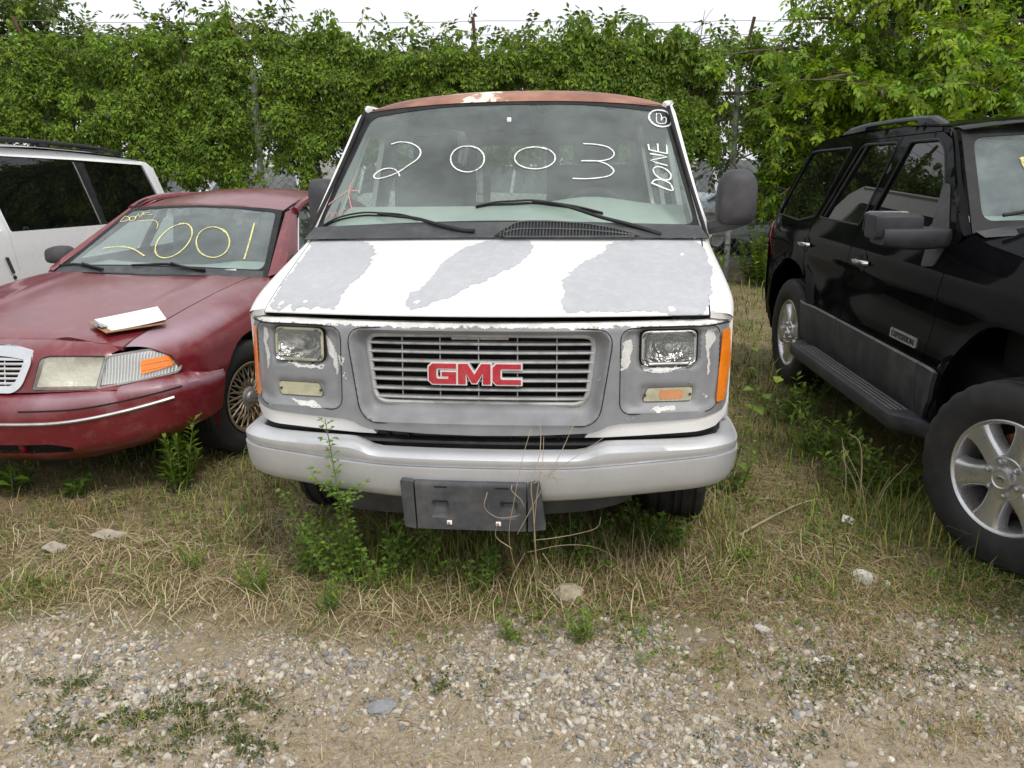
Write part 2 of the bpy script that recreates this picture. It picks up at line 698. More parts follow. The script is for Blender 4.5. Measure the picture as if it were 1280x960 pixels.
half = [(.0, 1.101), (.4, 1.103), (.75, 1.105), (.90, 1.099), (.945, 1.088), (.957, 1.06), (.957, .95), (.952, .85), (.942, .768), (.925, .749),
        (.70, .738), (.53, .731), (.485, .722), (.457, .707), (.425, .697), (.2, .687), (0, .684)]
fas_out = np.array(half + [(-x, z) for x, z in half[-2:0:-1]])
def hl_poly(s): return box2(min(s * .602, s * .812), max(s * .602, s * .812), .938, 1.074, .030)
def pk_poly(s):
    p = rpoly([(s * .612, .806), (s * .796, .806), (s * .802, .858), (s * .628, .858)], .014)
    return p if s > 0 else p[::-1]
def gr_poly(o=0.):
    return rpoly([(-(.410 + o), .786 - o), (.410 + o, .786 - o), (.440 + o, 1.057 + o), (-(.440 + o), 1.057 + o)], .055, 7)
def am_poly(s):
    p = rpoly([(s * .893, .790), (s * .931, .786), (s * .958, .93), (s * .955, 1.052), (s * .912, 1.056)], .012, 4)
    return p if s > 0 else p[::-1]

m, nt, b = new_mat('peeling_front_panel_paint')
co = objco(nt)
sp = nd(nt, 'ShaderNodeSeparateXYZ')
nt.links.new(co, sp.inputs[0])
nz = noise(nt, co, 34, 6, .7)
zz = math_(nt, 'ADD', sp.outputs[2], math_(nt, 'MULTIPLY', math_(nt, 'SUBTRACT', nz, .5), .05))
band = fr(nt, zz, 1.0865, 1.0885)                            # the white coat survives along the top edge
chips = fr(nt, noise(nt, co, 7.5, 9, .72), .615, .622)        # and in ragged islands
chips = math_(nt, 'MULTIPLY', chips, fr(nt, math_(nt, 'ABSOLUTE', sp.outputs[0]), .42, .50))
k = math_(nt, 'MAXIMUM', band, chips)
pr = mixc(nt, fr(nt, noise(nt, co, 8, 4), .3, .7), (.170, .175, .185), (.245, .25, .262))
wt = mixc(nt, fr(nt, noise(nt, co, 18, 6), .4, .75), (.74, .74, .72), (.50, .49, .46))
nt.links.new(mixc(nt, k, pr, wt), b.inputs['Base Color'])
b.inputs['Roughness'].default_value = .5
bump(nt, b, k, .4, .002)
M['fascia'] = m

o = part('front_panel', sheet(fas_out, fas, [hl_poly(1), hl_poly(-1), pk_poly(1), pk_poly(-1), gr_poly()], .0125, .03, (0, 1, 0)), M['fascia'], van,
         label='grey primed front panel with flaking white edges')
fpanel = o
def on_fas(off=0., f=fas):
    def g(x, z):
        q = f(x, z)
        return (q[0], q[1] - off, q[2])
    return g
# black line just under the top lip, and the body-side crease lines round the lamp dishes
L = [(-.95, 1.074), (-.86, 1.083), (-.60, 1.088)]
for s in (1, -1):
    P = np.array([(s * x, z) for x, z in [(.955, 1.076), (.9, 1.083), (.80, 1.086), (.60, 1.086)]])
    P = cr(P, 6)
    q = np.stack(on_fas(.001)(P[:, 0], P[:, 1]), -1)
    part('panel_gap', tube(q, .003, 5), M['dark'], fpanel)

for q_ in (np.stack(on_fas(-.002)(*(offs(box2(-.478, .478, .727, 1.079, .07, 7), .004) * np.array([1, 1])).T), -1),):
    q_[:, 0] *= gw(q_[:, 2])
    q_ = np.stack(on_fas(-.0005)(q_[:, 0], q_[:, 2]), -1)
    part('panel_groove', ring_tube(q_, .0022, 5), M['dark'], fpanel)
for s in (1, -1):
    bz = offs(box2(min(s * .532, s * .898), max(s * .532, s * .898), .770, 1.080, .045, 6), .004)
    part('panel_groove', ring_tube(np.stack(on_fas(-.0006)(bz[:, 0], bz[:, 1]), -1), .0020, 5), M['dark'], fpanel)
# grille ring, bars, ribs, emblem
grille = part('grille', ring_tube(np.stack(on_fas(-.004)(gr_poly(-.004)[:, 0], gr_poly(-.004)[:, 1]), -1), .011, 8), M['grillebar'], van)
part('radiator_core', prism(box2(-.46, .46, .77, 1.07, .03), .27, .275), M['dark'], grille)
def bar_vf(z):
    hw = .410 + .030 * (z - .786) / .271 - .002
    if z > 1.02 or z < .82: hw -= .012
    xs = np.linspace(-hw, hw, 21)
    prof = [(-.002, -.0035), (-.004, 0), (-.002, .0055), (.030, .006), (.032, -.004)]
    G = [[(x, float(yfas(x, z)) + .046 + d, z + h) for d, h in prof] for x in xs]
    return loft(G, cv=True, cap=True)
for z in (1.017, .984, .949, .914, .879, .844, .811):
    part('bar', bar_vf(z), M['grillebar'], grille)
for x in (-.30, -.152, -.004, .144, .292):
    P = [(x, float(yfas(x, z)) + .062, z) for z in np.linspace(.788, 1.052, 6)]
    part('rib', xf(tube(P, .0028, 5)), M['grillebar'], grille)
part('latch_plate', rbox((.22, .02, .016), (-.0, .20, 1.035), .004), M['oldmetal'], grille)

LG = [(.17, 1), (1.30, 1), (1.30, .76), (.42, .76), (.36, .70), (.36, .31), (.42, .25), (.94, .25), (.94, .38), (.62, .38), (.62, .59), (1.30, .59), (1.30, 0), (.17, 0), (0, .17), (0, .83)]
LM = [(0, 0), (0, 1), (.44, 1), (.76, .47), (1.08, 1), (1.52, 1), (1.52, 0), (1.17, 0), (1.17, .56), (.86, .06), (.66, .06), (.35, .56), (.35, 0)]
LC = [(.17, 1), (1.32, 1), (1.32, .76), (.42, .76), (.36, .70), (.36, .30), (.42, .24), (1.32, .24), (1.32, 0), (.17, 0), (0, .17), (0, .83)]
emblem = bpy.data.objects.new('emblem', None)
COL.objects.link(emblem)
emblem.parent = van
ex = -.190
for pl in (LG, LM, LC):
    pl = np.array(pl)
    wd = pl[:, 0].max() * .0805
    P = pl * np.array([.0805, .0765]) + np.array([ex, .8715])
    ex += wd + .0085
    def ff(off):
        return lambda x, z: (x, yfas(x, z) + .030 - off, z)
    part('letter_rim', sheet(offs(P, .0052), ff(.002), (), .02, .02), M['bright_rim'], emblem, smooth=False)
    part('letter', sheet(P, ff(.006), (), .02, .006), M['red_letter'], emblem, smooth=False)

# lamps
m, nt, b = new_mat('headlamp_lens')
nt.nodes.clear()
out = nt.nodes.new('ShaderNodeOutputMaterial')
co = objco(nt)
tr = nd(nt, 'ShaderNodeBsdfTransparent'); tr.inputs[0].default_value = (.93, .94, .93, 1)
gl = nd(nt, 'ShaderNodeBsdfGlossy'); gl.inputs['Roughness'].default_value = .06
bk = nt.nodes.new('ShaderNodeTexBrick')
bk.inputs['Scale'].default_value = 26; bk.inputs['Mortar Size'].default_value = .04
mp = nt.nodes.new('ShaderNodeMapping'); mp.inputs['Rotation'].default_value = (PI / 2, 0, 0)
nt.links.new(co, mp.inputs[0]); nt.links.new(mp.outputs[0], bk.inputs['Vector'])
bn = nt.nodes.new('ShaderNodeBump'); bn.inputs['Strength'].default_value = .6; bn.inputs['Distance'].default_value = .004
nt.links.new(bk.outputs['Color'], bn.inputs['Height']); nt.links.new(bn.outputs[0], gl.inputs['Normal'])
fz = nd(nt, 'ShaderNodeFresnel')
ge = nd(nt, 'ShaderNodeNewGeometry')
nt.links.new(fr(nt, ge.outputs['Backfacing'], 0, 1, 1.5, 1 / 1.5), fz.inputs['IOR'])
nt.links.new(bn.outputs[0], fz.inputs['Normal'])
mx = nd(nt, 'ShaderNodeMixShader'); nt.links.new(fz.outputs[0], mx.inputs[0]); nt.links.new(tr.outputs[0], mx.inputs[1]); nt.links.new(gl.outputs[0], mx.inputs[2])
df = nd(nt, 'ShaderNodeBsdfDiffuse'); df.inputs[0].default_value = (.40, .41, .40, 1)
m2 = nd(nt, 'ShaderNodeMixShader'); nt.links.new(fr(nt, noise(nt, co, 9, 6), .3, .75, .03, .16), m2.inputs[0])
nt.links.new(mx.outputs[0], m2.inputs[1]); nt.links.new(df.outputs[0], m2.inputs[2]); nt.links.new(m2.outputs[0], out.inputs[0])
M['lens'] = m
M['reflector'] = pm('lamp_reflector', (.46, .46, .45), .14, metal=1., var=.25, vs=16, dirt=((.12, .12, .12), .6, 10), bmp=(17, 1., .03))

for s in (-1, 1):
    hl = bpy.data.objects.new('headlight', None)
    COL.objects.link(hl)
    hl.parent = van
    p = hl_poly(s)
    q = np.stack((p[:, 0], yfas(p[:, 0], p[:, 1]) + .030, p[:, 1]), -1)
    part('lamp_gasket', ring_tube(q + np.array([0, .012, 0]), .012, 6), M['dark'], hl)
    pin = offs(p, -.009)
    q2 = np.stack((pin[:, 0], yfas(pin[:, 0], pin[:, 1]) + .020, pin[:, 1]), -1)
    part('retaining_ring', ring_tube(q2, .0062, 8), M['beige_lens'] if s < 0 else M['oldmetal'], hl)
    cx = s * .707
    def dome(x, z, d=.018, o=.016):
        e = np.clip(((x - cx) / .10) ** 4 + ((z - 1.006) / .062) ** 4, 0, 1.2)
        return (x, yfas(x, z) + o - d * (1 - e) * .6, z)
    def bowl(x, z):
        e = np.clip(((x - cx) / .10) ** 2 + ((z - 1.006) / .066) ** 2, 0, 1.4)
        return (x, yfas(x, z) + .028 + .055 * (1 - e), z)
    part('reflector', sheet(offs(p, -.006), bowl, (), .012), M['reflector'], hl)
    part('bulb_shield', xf(lathe([(.0, -.012), (.014, -.010), (.016, .012), (0, .014)], 14, 1), (cx, float(yfas(cx, 1.0)) + .050, 1.004)), M['oldmetal'], hl)
    part('lens', sheet(offs(p, -.010), dome, (), .014), M['lens'], hl)
    pl = bpy.data.objects.new('parking_lamp', None)
    COL.objects.link(pl)
    pl.parent = van
    p = offs(pk_poly(s), -.002)
    part('lens', sheet(p, lambda x, z: (x, yfas(x, z) + .018 - .004 * np.sin(x * 700) * .25, z), (), .006, .02), M['beige_lens'], pl)
    if s > 0:
        part('amber_patch', sheet(offs(box2(.675, .765, .815, .850, .012), 0), lambda x, z: (x, yfas(x, z) + .0165, z), (), .02), M['amber_old'], pl)
    for sx in (.622, .790):
        zc = .832
        part('screw', xf(lathe([(0, -.003), (.004, -.003), (.005, 0), (.005, .004)], 10, 1), (s * sx, float(yfas(s * sx, zc)) + .014, zc)), M['black'], pl)
    p = am_poly(s)
    ml = part('side_marker', sheet(p, on_fas(.012, lambda x, z: (x, yfas(x, z) + .0016 * np.sin(x * 420), z)), (), .010, .02), M['amber'], van)
    part('marker_rim', ring_tube(np.stack((p[:, 0], yfas(p[:, 0], p[:, 1]) - .001, p[:, 1]), -1), .0035, 5), M['primer'], ml)
    # adjusting screws under the lamp
    for sx in (.655, .745):
        part('screw', xf(lathe([(0, -.006), (.006, -.005), (.006, .01)], 10, 1), (s * sx, float(yfas(s * sx, .94)) + .028, .934)), M['black'], hl)

# white residues of old paint, each its own flake on the grey panel
flk = [[(.53, 1.03), (.565, 1.045), (.568, .955), (.55, .935), (.525, .93)], [(.60, .948), (.635, .935), (.70, .930), (.78, .934), (.80, .947), (.74, .926), (.70, .914), (.66, .917), (.615, .925)],
       [(.655, .785), (.70, .792), (.735, .789), (.738, .778), (.69, .774), (.64, .777)], [(.845, 1.07), (.885, 1.065), (.88, 1.02), (.862, .99), (.866, .93), (.858, .90), (.850, .96)],
       [(-.615, 1.055), (-.565, 1.02), (-.545, .95), (-.548, .885), (-.565, .95), (-.595, 1.0)], [(-.60, .936), (-.64, .925), (-.71, .932), (-.76, .944), (-.765, .930), (-.71, .915), (-.66, .914), (-.62, .920)],
       [(-.875, 1.06), (-.84, 1.065), (-.845, 1.0), (-.838, .92), (-.852, .90), (-.862, .97)], [(-.76, .792), (-.70, .788), (-.64, .780), (-.62, .772), (-.70, .773)],
       [(-.54, .968), (-.52, .96), (-.518, .93), (-.535, .938)]]
for i, p in enumerate(flk):
    part('white_paint_flake', sheet(jag(p, .0035, .006, i), on_fas(.0012), (), .012), M['oldwhite'], fpanel)

# white lower body strip, black filler, bumper
def strip(x, z):
    return (x, yfas(x, z) + .008 + .30 * np.maximum(.735 - z, 0), z)
st = np.array([(.44, .725), (.50, .755), (.93, .765), (.955, .80), (.954, .76), (.942, .714), (.90, .690), (.47, .672), (.40, .672)])
for s in (1, -1):
    part('lower_strip', sheet(st if s > 0 else (st * np.array([-1, 1]))[::-1], strip, (), .025, .03), M['white'], van)
fl = np.array([(-.93, .60), (.93, .60), (.93, .75), (-.93, .75)])
part('bumper_filler', sheet(fl, lambda x, z: (x, yfas(x, z) + .075, z), (), .05), M['black'], van)
part('filler_shelf', sheet(np.array([(-.90, .09), (.90, .09), (.90, .5), (-.90, .5)]), lambda x, y: (x, y + .09 * (np.abs(x) / .9) ** 2.2, .655 + 0 * x), (), .1, .01, (0, 0, -1)), M['black'], van)
for x in (-.36, -.28, .12, .30):
    part('filler_rib', rbox((.012, .05, .05), (x, .150 + .09 * (abs(x) / .9) ** 2.2, .675), .002), M['trim'], van)

path = np.array([(0, 0), (.15, .002), (.30, .011), (.45, .026), (.60, .046), (.72, .066), (.82, .090), (.89, .122), (.945, .170), (.98, .235), (.998, .32), (1.003, .42), (1.0, .55), (.99, .64)])
full = np.concatenate([np.stack([-path[:0:-1, 0], path[:0:-1, 1]], -1), path])
fp = cr(full, 4)
Tn = np.gradient(fp, axis=0)
Tn /= np.linalg.norm(Tn, axis=1)[:, None]
Nin = np.stack([-Tn[:, 1], Tn[:, 0]], -1)
arc = np.concatenate([[0], np.cumsum(np.linalg.norm(np.diff(fp, axis=0), axis=1))])
arc = np.abs(arc - arc[-1] / 2)
prof = [(.085, 1.0, -.05), (.083, 1.0, -.006), (.076, 1.0, 0), (.045, 1.0, -.001), (.022, 1.0, -.008), (.006, 1.0, -.022), (.001, .8, -.008), (.000, .5, .0), (.003, .16, .004), (.008, .09, 0), (.012, .06, 0), (.006, .035, 0), (-.002, .02, 0), (-.002, -.03, 0),
        (.001, -.35, 0), (.006, -.65, 0), (.016, -.86, 0), (.032, -.96, 0), (.055, -1.0, 0), (.12, -1.0, 0), (.2, -1.0, 0)]
G = []
for i, (p, nrm, a) in enumerate(zip(fp, Nin, arc)):
    top = .632 + .034 * sstep(.38, .50, a) - .020 * sstep(.92, 1.18, a)
    bot = .434 + .040 * sstep(.15, .95, a) + .02 * sstep(.95, 1.15, a)
    cz = .575 + .030 * sstep(.3, .9, a) - .018 * sstep(.95, 1.15, a)
    row = []
    for d, t, dz in prof:
        z = cz + t * ((top - cz) if t > 0 else (cz - bot)) + dz
        if a < .46 and d > .02 and t == 1.0: pass
        row.append((p[0] + nrm[0] * d, p[1] + nrm[1] * d, z))
    G.append(row)
part('bumper', loft(G), M['bumper'], van, label='dull silver painted bumper')

# licence plate bracket
br = bpy.data.objects.new('plate_bracket', None)
COL.objects.link(br)
br.parent = van
def pocket(x, z):
    y = -.024 + 0 * x
    for cx in (-.135, .125):
        d = sdrr(x, z, cx, .425, .030, .030, .004)
        y = y + .022 * sstep(.002, -.004, d) * (.35 + .65 * sstep(.395, .455, z))
    y = y + .010 * sstep(.520, .538, z)
    return (x, y, z)
part('plate_holder', sheet(rpoly([(-.222, .344), (.188, .344), (.190, .532), (-.228, .532)], .006), pocket, (), .009, .03), M['grey_plastic'], br)
part('bracket_wing', sheet(rpoly([(-.272, .350), (-.228, .344), (-.234, .534), (-.284, .536)], .006), lambda x, z: (x, -.020 - .12 * (x + .284) + 0 * z, z), (), .03, .03), M['grey_plastic'], br)
part('bracket_wing', sheet(rpoly([(.196, .344), (.262, .352), (.238, .538), (.198, .534)], .006), lambda x, z: (x, -.026 + .10 * (x - .19), z), (), .03, .03), M['grey_plastic'], br)
for x in (-.100, .085):
    c = part('plate_clip', rbox((.019, .006, .016), (x, -.027, .374), .002), M['paper'], br)
    part('bolt', xf(lathe([(0, -.004), (.005, -.003), (.006, .002)], 10, 1), (x - .002, -.030, .372)), M['wood'], br)
part('slot', rbox((.05, .004, .006), (-.13, -.0235, .515), .001), M['dark'], br)
part('slot', rbox((.05, .004, .006), (.10, -.0235, .515), .001), M['dark'], br)

# air dam and underbody
ad = rpoly([(-.60, .30), (.42, .335), (.56, .36), (.64, .43), (.64, .52), (-.66, .52), (-.66, .36)], .04)
part('air_dam', sheet(ad, lambda x, z: (x, .16 + .12 * (x / .7) ** 2, z), (), .06, .02), M['black'], van)
part('underbody', rbox((1.62, 4.7, .34), (0, 2.98, .50), .05), M['dark'], van)
part('engine_bay', rbox((1.5, .58, .52), (0, .66, .82), .05), M['dark'], van)
part('axle_beam', tube([(-.8, 1.02, .36), (.8, 1.02, .36)], .05, 8), M['dark'], van)

# bonnet
def zh(x, y):
    u = np.abs(x) / .9
    a = .125 + .115 * (x / .87) ** 2
    bb = .86 + .13 * u * u
    t = np.clip((y - a) / (bb - a), 0, 1)
    z = 1.137 - .008 * u * u + (.213 - .010 * u * u) * t ** .92
    return z - .004 * (1 - sstep(0, .05, t))
def hoodf(off=0.):
    return lambda x, y: (x, y, zh(x, y) + off)
xs = np.linspace(-.853, .853, 31)
hood_out = np.concatenate([np.stack([xs, .125 + .115 * (xs / .87) ** 2], -1),
                           np.stack([np.linspace(.90, -.90, 31), .853 + .13 * (np.linspace(.90, -.90, 31) / .9) ** 2], -1)])
bonnet = part('bonnet', sheet(hood_out, hoodf(), (), .035, .005, (0, .15, -1)), M['white'], van, label='white bonnet with three patches of bare grey primer')
P1 = [(-.885,.972),(-.768,.947),(-.613,.876),(-.544,.754),(-.523,.614),(-.529,.489),(-.552,.414),(-.565,.359),(-.560,.238),(-.568,.198),(-.64,.222),(-.665,.203),(-.70,.245),(-.725,.212),(-.755,.260),(-.785,.225),(-.837,.256),(-.850,.376),(-.862,.485),(-.868,.661),(-.878,.857)]
P2 = [(-0.078,0.798),(0.008,0.836),(0.097,0.846),(0.152,0.790),(0.155,0.684),(0.121,0.574),(0.048,0.471),(-0.009,0.394),(-0.066,0.340),(-0.116,0.254),(-0.174,0.223),(-0.205,0.183),(-0.249,0.170),(-0.275,0.196),(-0.283,0.295),(-0.245,0.346),(-0.225,0.457),(-0.204,0.578),(-0.169,0.686),(-0.126,0.753)]
P3 = [(0.509,0.839),(0.885,0.935),(0.848,0.262),(0.620,0.203),(0.367,0.165),(0.322,0.167),(0.311,0.252),(0.316,0.320),(0.297,0.390),(0.333,0.507),(0.405,0.640),(0.473,0.739)]
for i, p in enumerate((P1, P2, P3)):
    part('primer_patch', sheet(jag(cr(p, 4, True), .0045, .006, 20 + i), hoodf(.0011), (), .03), M['hoodprimer'], bonnet)
for i, (x, y, r) in enumerate([(-.70, .268, .007), (-.80, .275, .008), (.80, .76, .007), (.72, .225, .010), (-.243, .215, .007)]):
    a = np.arange(9) * 2 * PI / 9
    part('white_paint_flake', sheet(jag(np.stack([x + r * np.cos(a) * 1.3, y + r * 2 * np.sin(a)], -1), .004, .006, 50 + i), hoodf(.0018), (), .02), M['white'], bonnet)

# fender tops and body sides
M['vanside'] = glass('van_side_glass', (.62, .68, .65), .08)
def xprof(z):
    z = np.asarray(z, float)
    return np.where(z < 1.15, .978 - .05 * np.clip((.62 - z) / .2, 0, 1) ** 2, .978 - .030 * sstep(1.15, 1.33, z) - np.maximum(z - 1.30, 0) * .215)
def xside(y, z):
    return xprof(z) - .022 * np.clip((.50 - y) / .17, 0, 1) ** 1.6
for s in (-1, 1):
    G = []
    for t in np.linspace(0, 1, 14):
        y0 = .245 + t * .745
        xi = .860 + .047 * t
        y1 = .330 + t * .72
        zi = float(zh(np.array(xi), np.array(y0))) - .002
        xo = float(xside(y1, 1.10 + .21 * t))
        row = [(xi, y0, zi - .03), (xi, y0, zi)]
        for a in np.linspace(0.12, 1, 7):
            th = a * PI / 2
            row.append((xi + (xo - xi) * math.sin(th) ** .8, y0 + (y1 - y0) * a, zi - (zi - (1.09 + .20 * t)) * (1 - math.cos(th))))
        G.append([(s * p[0], p[1], p[2]) for p in row])
    G = np.array(G)
    part('fender_top', loft(G if s < 0 else G[:, ::-1]), M['white'], van)
    nose = [[(s * x, y, z) for x, y, z in ((.860, .245, 1.108), (.90, .268, 1.100), (.958, .345, 1.085))],
            [(s * x, y, z) for x, y, z in ((.860, .243, 1.136), (.91, .272, 1.125), (.957, .335, 1.095))]]
    part('fender_nose', loft(nose), M['white'], van)
    def ws(c, r0):
        a = np.linspace(0, PI, 17)
        return [(c + r0 * math.cos(q), .40 + r0 * math.sin(q)) for q in a[::-1]]
    side = [(.335, .755), (.338, 1.092), (1.05, 1.295), (1.02, 1.345), (1.60, 1.905), (1.75, 1.955), (5.25, 1.965), (5.38, 1.85), (5.47, 1.1), (5.45, .42), (4.85, .40)] + ws(4.42, .41)[::-1] + [(4.0, .40), (1.46, .40)] + ws(1.02, .42)[::-1] + [(.60, .60), (.5, .62)]
    wins = [rpoly([(1.34, 1.29), (2.12, 1.27), (2.12, 1.80), (1.80, 1.83)], .05), rpoly([(2.45, 1.27), (3.55, 1.27), (3.55, 1.80), (2.45, 1.80)], .06), rpoly([(3.72, 1.27), (5.1, 1.27), (5.05, 1.80), (3.72, 1.80)], .06)]
    part('body_side', sheet(np.array(side), lambda y, z, s=s: (s * xside(y, z), y, z), wins, .075, .03, (-s, 0, 0)), M['white'], van)
    for wn_ in wins:
        part('side_window', sheet(offs(wn_, .006), lambda y, z, s=s: (s * (xside(y, z) - .014), y, z), (), .2), M['vanside'], van)

# windscreen
def yws(x, z):
    return .86 + (z - 1.33) * 1.12 + .13 * (x / .85) ** 2
def wsf(off=0.):
    return lambda x, z: (x, yws(x, z) - off * .66, z + off * .75)
wf = np.array([(-.935, 1.332), (-.80, 1.338), (-.4, 1.347), (0, 1.350), (.4, 1.347), (.80, 1.338), (.935, 1.332), (.785, 1.928), (.76, 1.938), (.55, 1.955), (.25, 1.966), (0, 1.968), (-.25, 1.966), (-.55, 1.955), (-.76, 1.938), (-.785, 1.928)])
gi = rpoly([(-.885, 1.382, .05), (-.45, 1.405, .3), (0, 1.418, .3), (.45, 1.403, .3), (.882, 1.384, .05), (.758, 1.900, .05), (.40, 1.945, .2), (0, 1.952, .2), (-.40, 1.945, .2), (-.746, 1.900, .05)], .05)
M['ws'] = glass('windscreen_glass', (.76, .85, .81), .20, (.52, .60, .58), .03, dscale=1.3, band=(2, 1.845, 1.895, (.20, .22, .33)))  # dusty film, thickened to paint in the sky-reflection haze
wscreen = part('windscreen', sheet(offs(wf, -.012), wsf(), (), .06), M['ws'], van)
part('windscreen_frame', sheet(wf, wsf(.004), [gi], .04, .01, (0, .7, -.7)), M['trim'], wscreen)
def stroke(name, pts, f, nrm, mat, parent, wdt=.011, n=4, off=.005):
    P = cr(np.array(pts), n)
    q = np.stack(f(off)(P[:, 0], P[:, 1]), -1)
    return part(name, ribbon(q, nrm, wdt), mat, parent, smooth=False)
WN = (0, -.66, .75)
W2 = [(-0.602,1.762),(-0.557,1.772),(-0.500,1.765),(-0.454,1.743),(-0.437,1.718),(-0.447,1.689),(-0.487,1.660),(-0.534,1.628),(-0.585,1.608),(-0.638,1.598),(-0.659,1.608),(-0.649,1.625),(-0.620,1.641),(-0.584,1.646),(-0.555,1.640),(-0.533,1.624),(-0.522,1.608)]
W0a = [(-0.182,1.746),(-0.157,1.738),(-0.137,1.725),(-0.121,1.709),(-0.113,1.691),(-0.112,1.673),(-0.118,1.656),(-0.131,1.642),(-0.150,1.632),(-0.172,1.626),(-0.197,1.626),(-0.221,1.631),(-0.244,1.641),(-0.262,1.655),(-0.274,1.672),(-0.279,1.690),(-0.277,1.707),(-0.268,1.723),(-0.252,1.736),(-0.231,1.744),(-0.207,1.746),(-0.182,1.744),(-0.159,1.736)]
W0b = [(0.164,1.735),(0.191,1.727),(0.211,1.715),(0.225,1.701),(0.230,1.685),(0.227,1.670),(0.215,1.657),(0.196,1.646),(0.171,1.639),(0.143,1.636),(0.115,1.638),(0.088,1.643),(0.064,1.653),(0.047,1.665),(0.037,1.680),(0.036,1.695),(0.043,1.709),(0.058,1.722),(0.080,1.731),(0.107,1.736),(0.135,1.737),(0.163,1.733),(0.188,1.725)]
W3 = [(0.362,1.750),(0.423,1.746),(0.482,1.732),(0.511,1.705),(0.496,1.680),(0.444,1.669),(0.354,1.670),(0.425,1.669),(0.477,1.653),(0.509,1.625),(0.492,1.603),(0.445,1.593),(0.380,1.589),(0.317,1.591)]
D = [(0.686,1.566),(0.778,1.531),(0.782,1.550),(0.770,1.565),(0.737,1.579),(0.704,1.579),(0.688,1.566)]
O = [(0.781,1.586),(0.775,1.581),(0.766,1.578),(0.755,1.578),(0.742,1.581),(0.729,1.586),(0.718,1.593),(0.708,1.601),(0.701,1.610),(0.698,1.619),(0.698,1.627),(0.702,1.633),(0.709,1.637),(0.719,1.639),(0.731,1.637),(0.744,1.633),(0.756,1.627),(0.766,1.620),(0.775,1.611),(0.780,1.602),(0.781,1.594),(0.779,1.587),(0.773,1.582)]
N = [(0.767,1.643),(0.685,1.668),(0.768,1.683),(0.684,1.699)]
E1 = [(0.768,1.698),(0.678,1.718)]
E2 = [(0.768,1.698),(0.767,1.740)]
E3 = [(0.724,1.708),(0.723,1.746)]
E4 = [(0.681,1.718),(0.677,1.744)]
C = [(0.802,1.855),(0.796,1.844),(0.785,1.835),(0.770,1.830),(0.754,1.828),(0.736,1.830),(0.720,1.835),(0.705,1.844),(0.694,1.855),(0.687,1.867),(0.686,1.879),(0.689,1.891),(0.698,1.901),(0.710,1.908),(0.726,1.911),(0.743,1.911),(0.760,1.908),(0.776,1.901),(0.788,1.891),(0.797,1.880),(0.801,1.867),(0.800,1.855),(0.794,1.845)]
B = [(0.724,1.897),(0.725,1.850),(0.765,1.845),(0.771,1.870),(0.758,1.875),(0.745,1.858),(0.749,1.875),(0.742,1.893),(0.724,1.893)]
R1 = [(-0.764,1.601),(-0.775,1.564),(-0.770,1.524),(-0.748,1.481),(-0.732,1.456)]
R2 = [(-0.870,1.478),(-0.827,1.512),(-0.782,1.540),(-0.728,1.542)]
R3 = [(-0.861,1.416),(-0.857,1.437),(-0.845,1.445),(-0.829,1.426),(-0.821,1.446),(-0.803,1.432),(-0.791,1.457),(-0.768,1.460)]
armL = [(-0.109,1.356),(-0.170,1.361),(-0.287,1.386),(-0.392,1.411),(-0.496,1.421),(-0.587,1.433)]
bladeL = [(-0.862,1.383),(-0.810,1.405),(-0.750,1.421),(-0.662,1.433),(-0.581,1.433),(-0.476,1.430),(-0.387,1.416)]
armR = [(0.719,1.333),(0.590,1.374),(0.456,1.409),(0.321,1.452),(0.229,1.474),(0.138,1.485)]
bladeR = [(-0.124,1.468),(-0.038,1.481),(0.045,1.483),(0.137,1.485),(0.229,1.475),(0.347,1.459),(0.461,1.436)]
writing = bpy.data.objects.new('windscreen_writing', None)
COL.objects.link(writing)
writing.parent = van
writing['label'] = 'white hand-painted 2003 and DONE on the windscreen'
for p in (W2, W0a, W0b, W3):
    stroke('numeral', p, wsf, WN, M['chalk_white'], writing, .0066)
for p in (D, O, N, E1, E2, E3, E4):
    stroke('letter_stroke', p, wsf, WN, M['chalk_white'], writing, .0075, 4 if p in (D, O) else 2)
stroke('circle', C, wsf, WN, M['chalk_white'], writing, .010)
stroke('letter_stroke', B, wsf, WN, M['chalk_white'], writing, .005)
for p in (R1, R2, R3):
    stroke('red_mark', p, wsf, WN, M['chalk_red'], writing, .006)
sm = [(-.40, 1.43), (-.33, 1.455), (-.27, 1.475), (-.21, 1.49), (-.16, 1.505)]

# cowl and vent
def cowl(x, z):
    return (x, yws(x, z) - .030 - .03 * sstep(1.40, 1.34, z), z + .004)
cp = np.concatenate([np.stack([np.linspace(-.93, .93, 25), 1.331 + .018 * (1 - (np.linspace(-.93, .93, 25) / .93) ** 2)], -1),
                     np.stack([np.linspace(.90, -.90, 25), 1.378 + .030 * (1 - (np.linspace(.90, -.90, 25) / .93) ** 2)], -1)])
cowlp = part('cowl_panel', sheet(cp, cowl, (), .03, .02, (0, 1, 0)), M['grey_plastic'], van)
vt = np.array([(-.02, 1.353), (.05, 1.397), (.10, 1.409), (.22, 1.408), (.38, 1.398), (.52, 1.375), (.63, 1.345)])
vent = part('cowl_vent', sheet(vt, lambda x, z: (x, cowl(x, z)[1] - .006, z + .006), (), .03), M['dark'], van)
vfs = []
def vtop(x): return np.interp(x, [.0, .05, .10, .22, .38, .52, .63], [1.358, 1.397, 1.409, 1.408, 1.398, 1.375, 1.347])
def vbot(x): return 1.349 - .006 * (x / .6) ** 2
for x in np.arange(.01, .60, .0145):
    zt, zb = float(vtop(x)), float(vbot(x))
    if zt - zb < .008: continue
    zs_ = np.linspace(zb, zt, 4)
    vfs.append(tube([(x, float(cowl(np.array(x), np.array(z))[1]) - .010, z + .008) for z in zs_], .0036, 4))
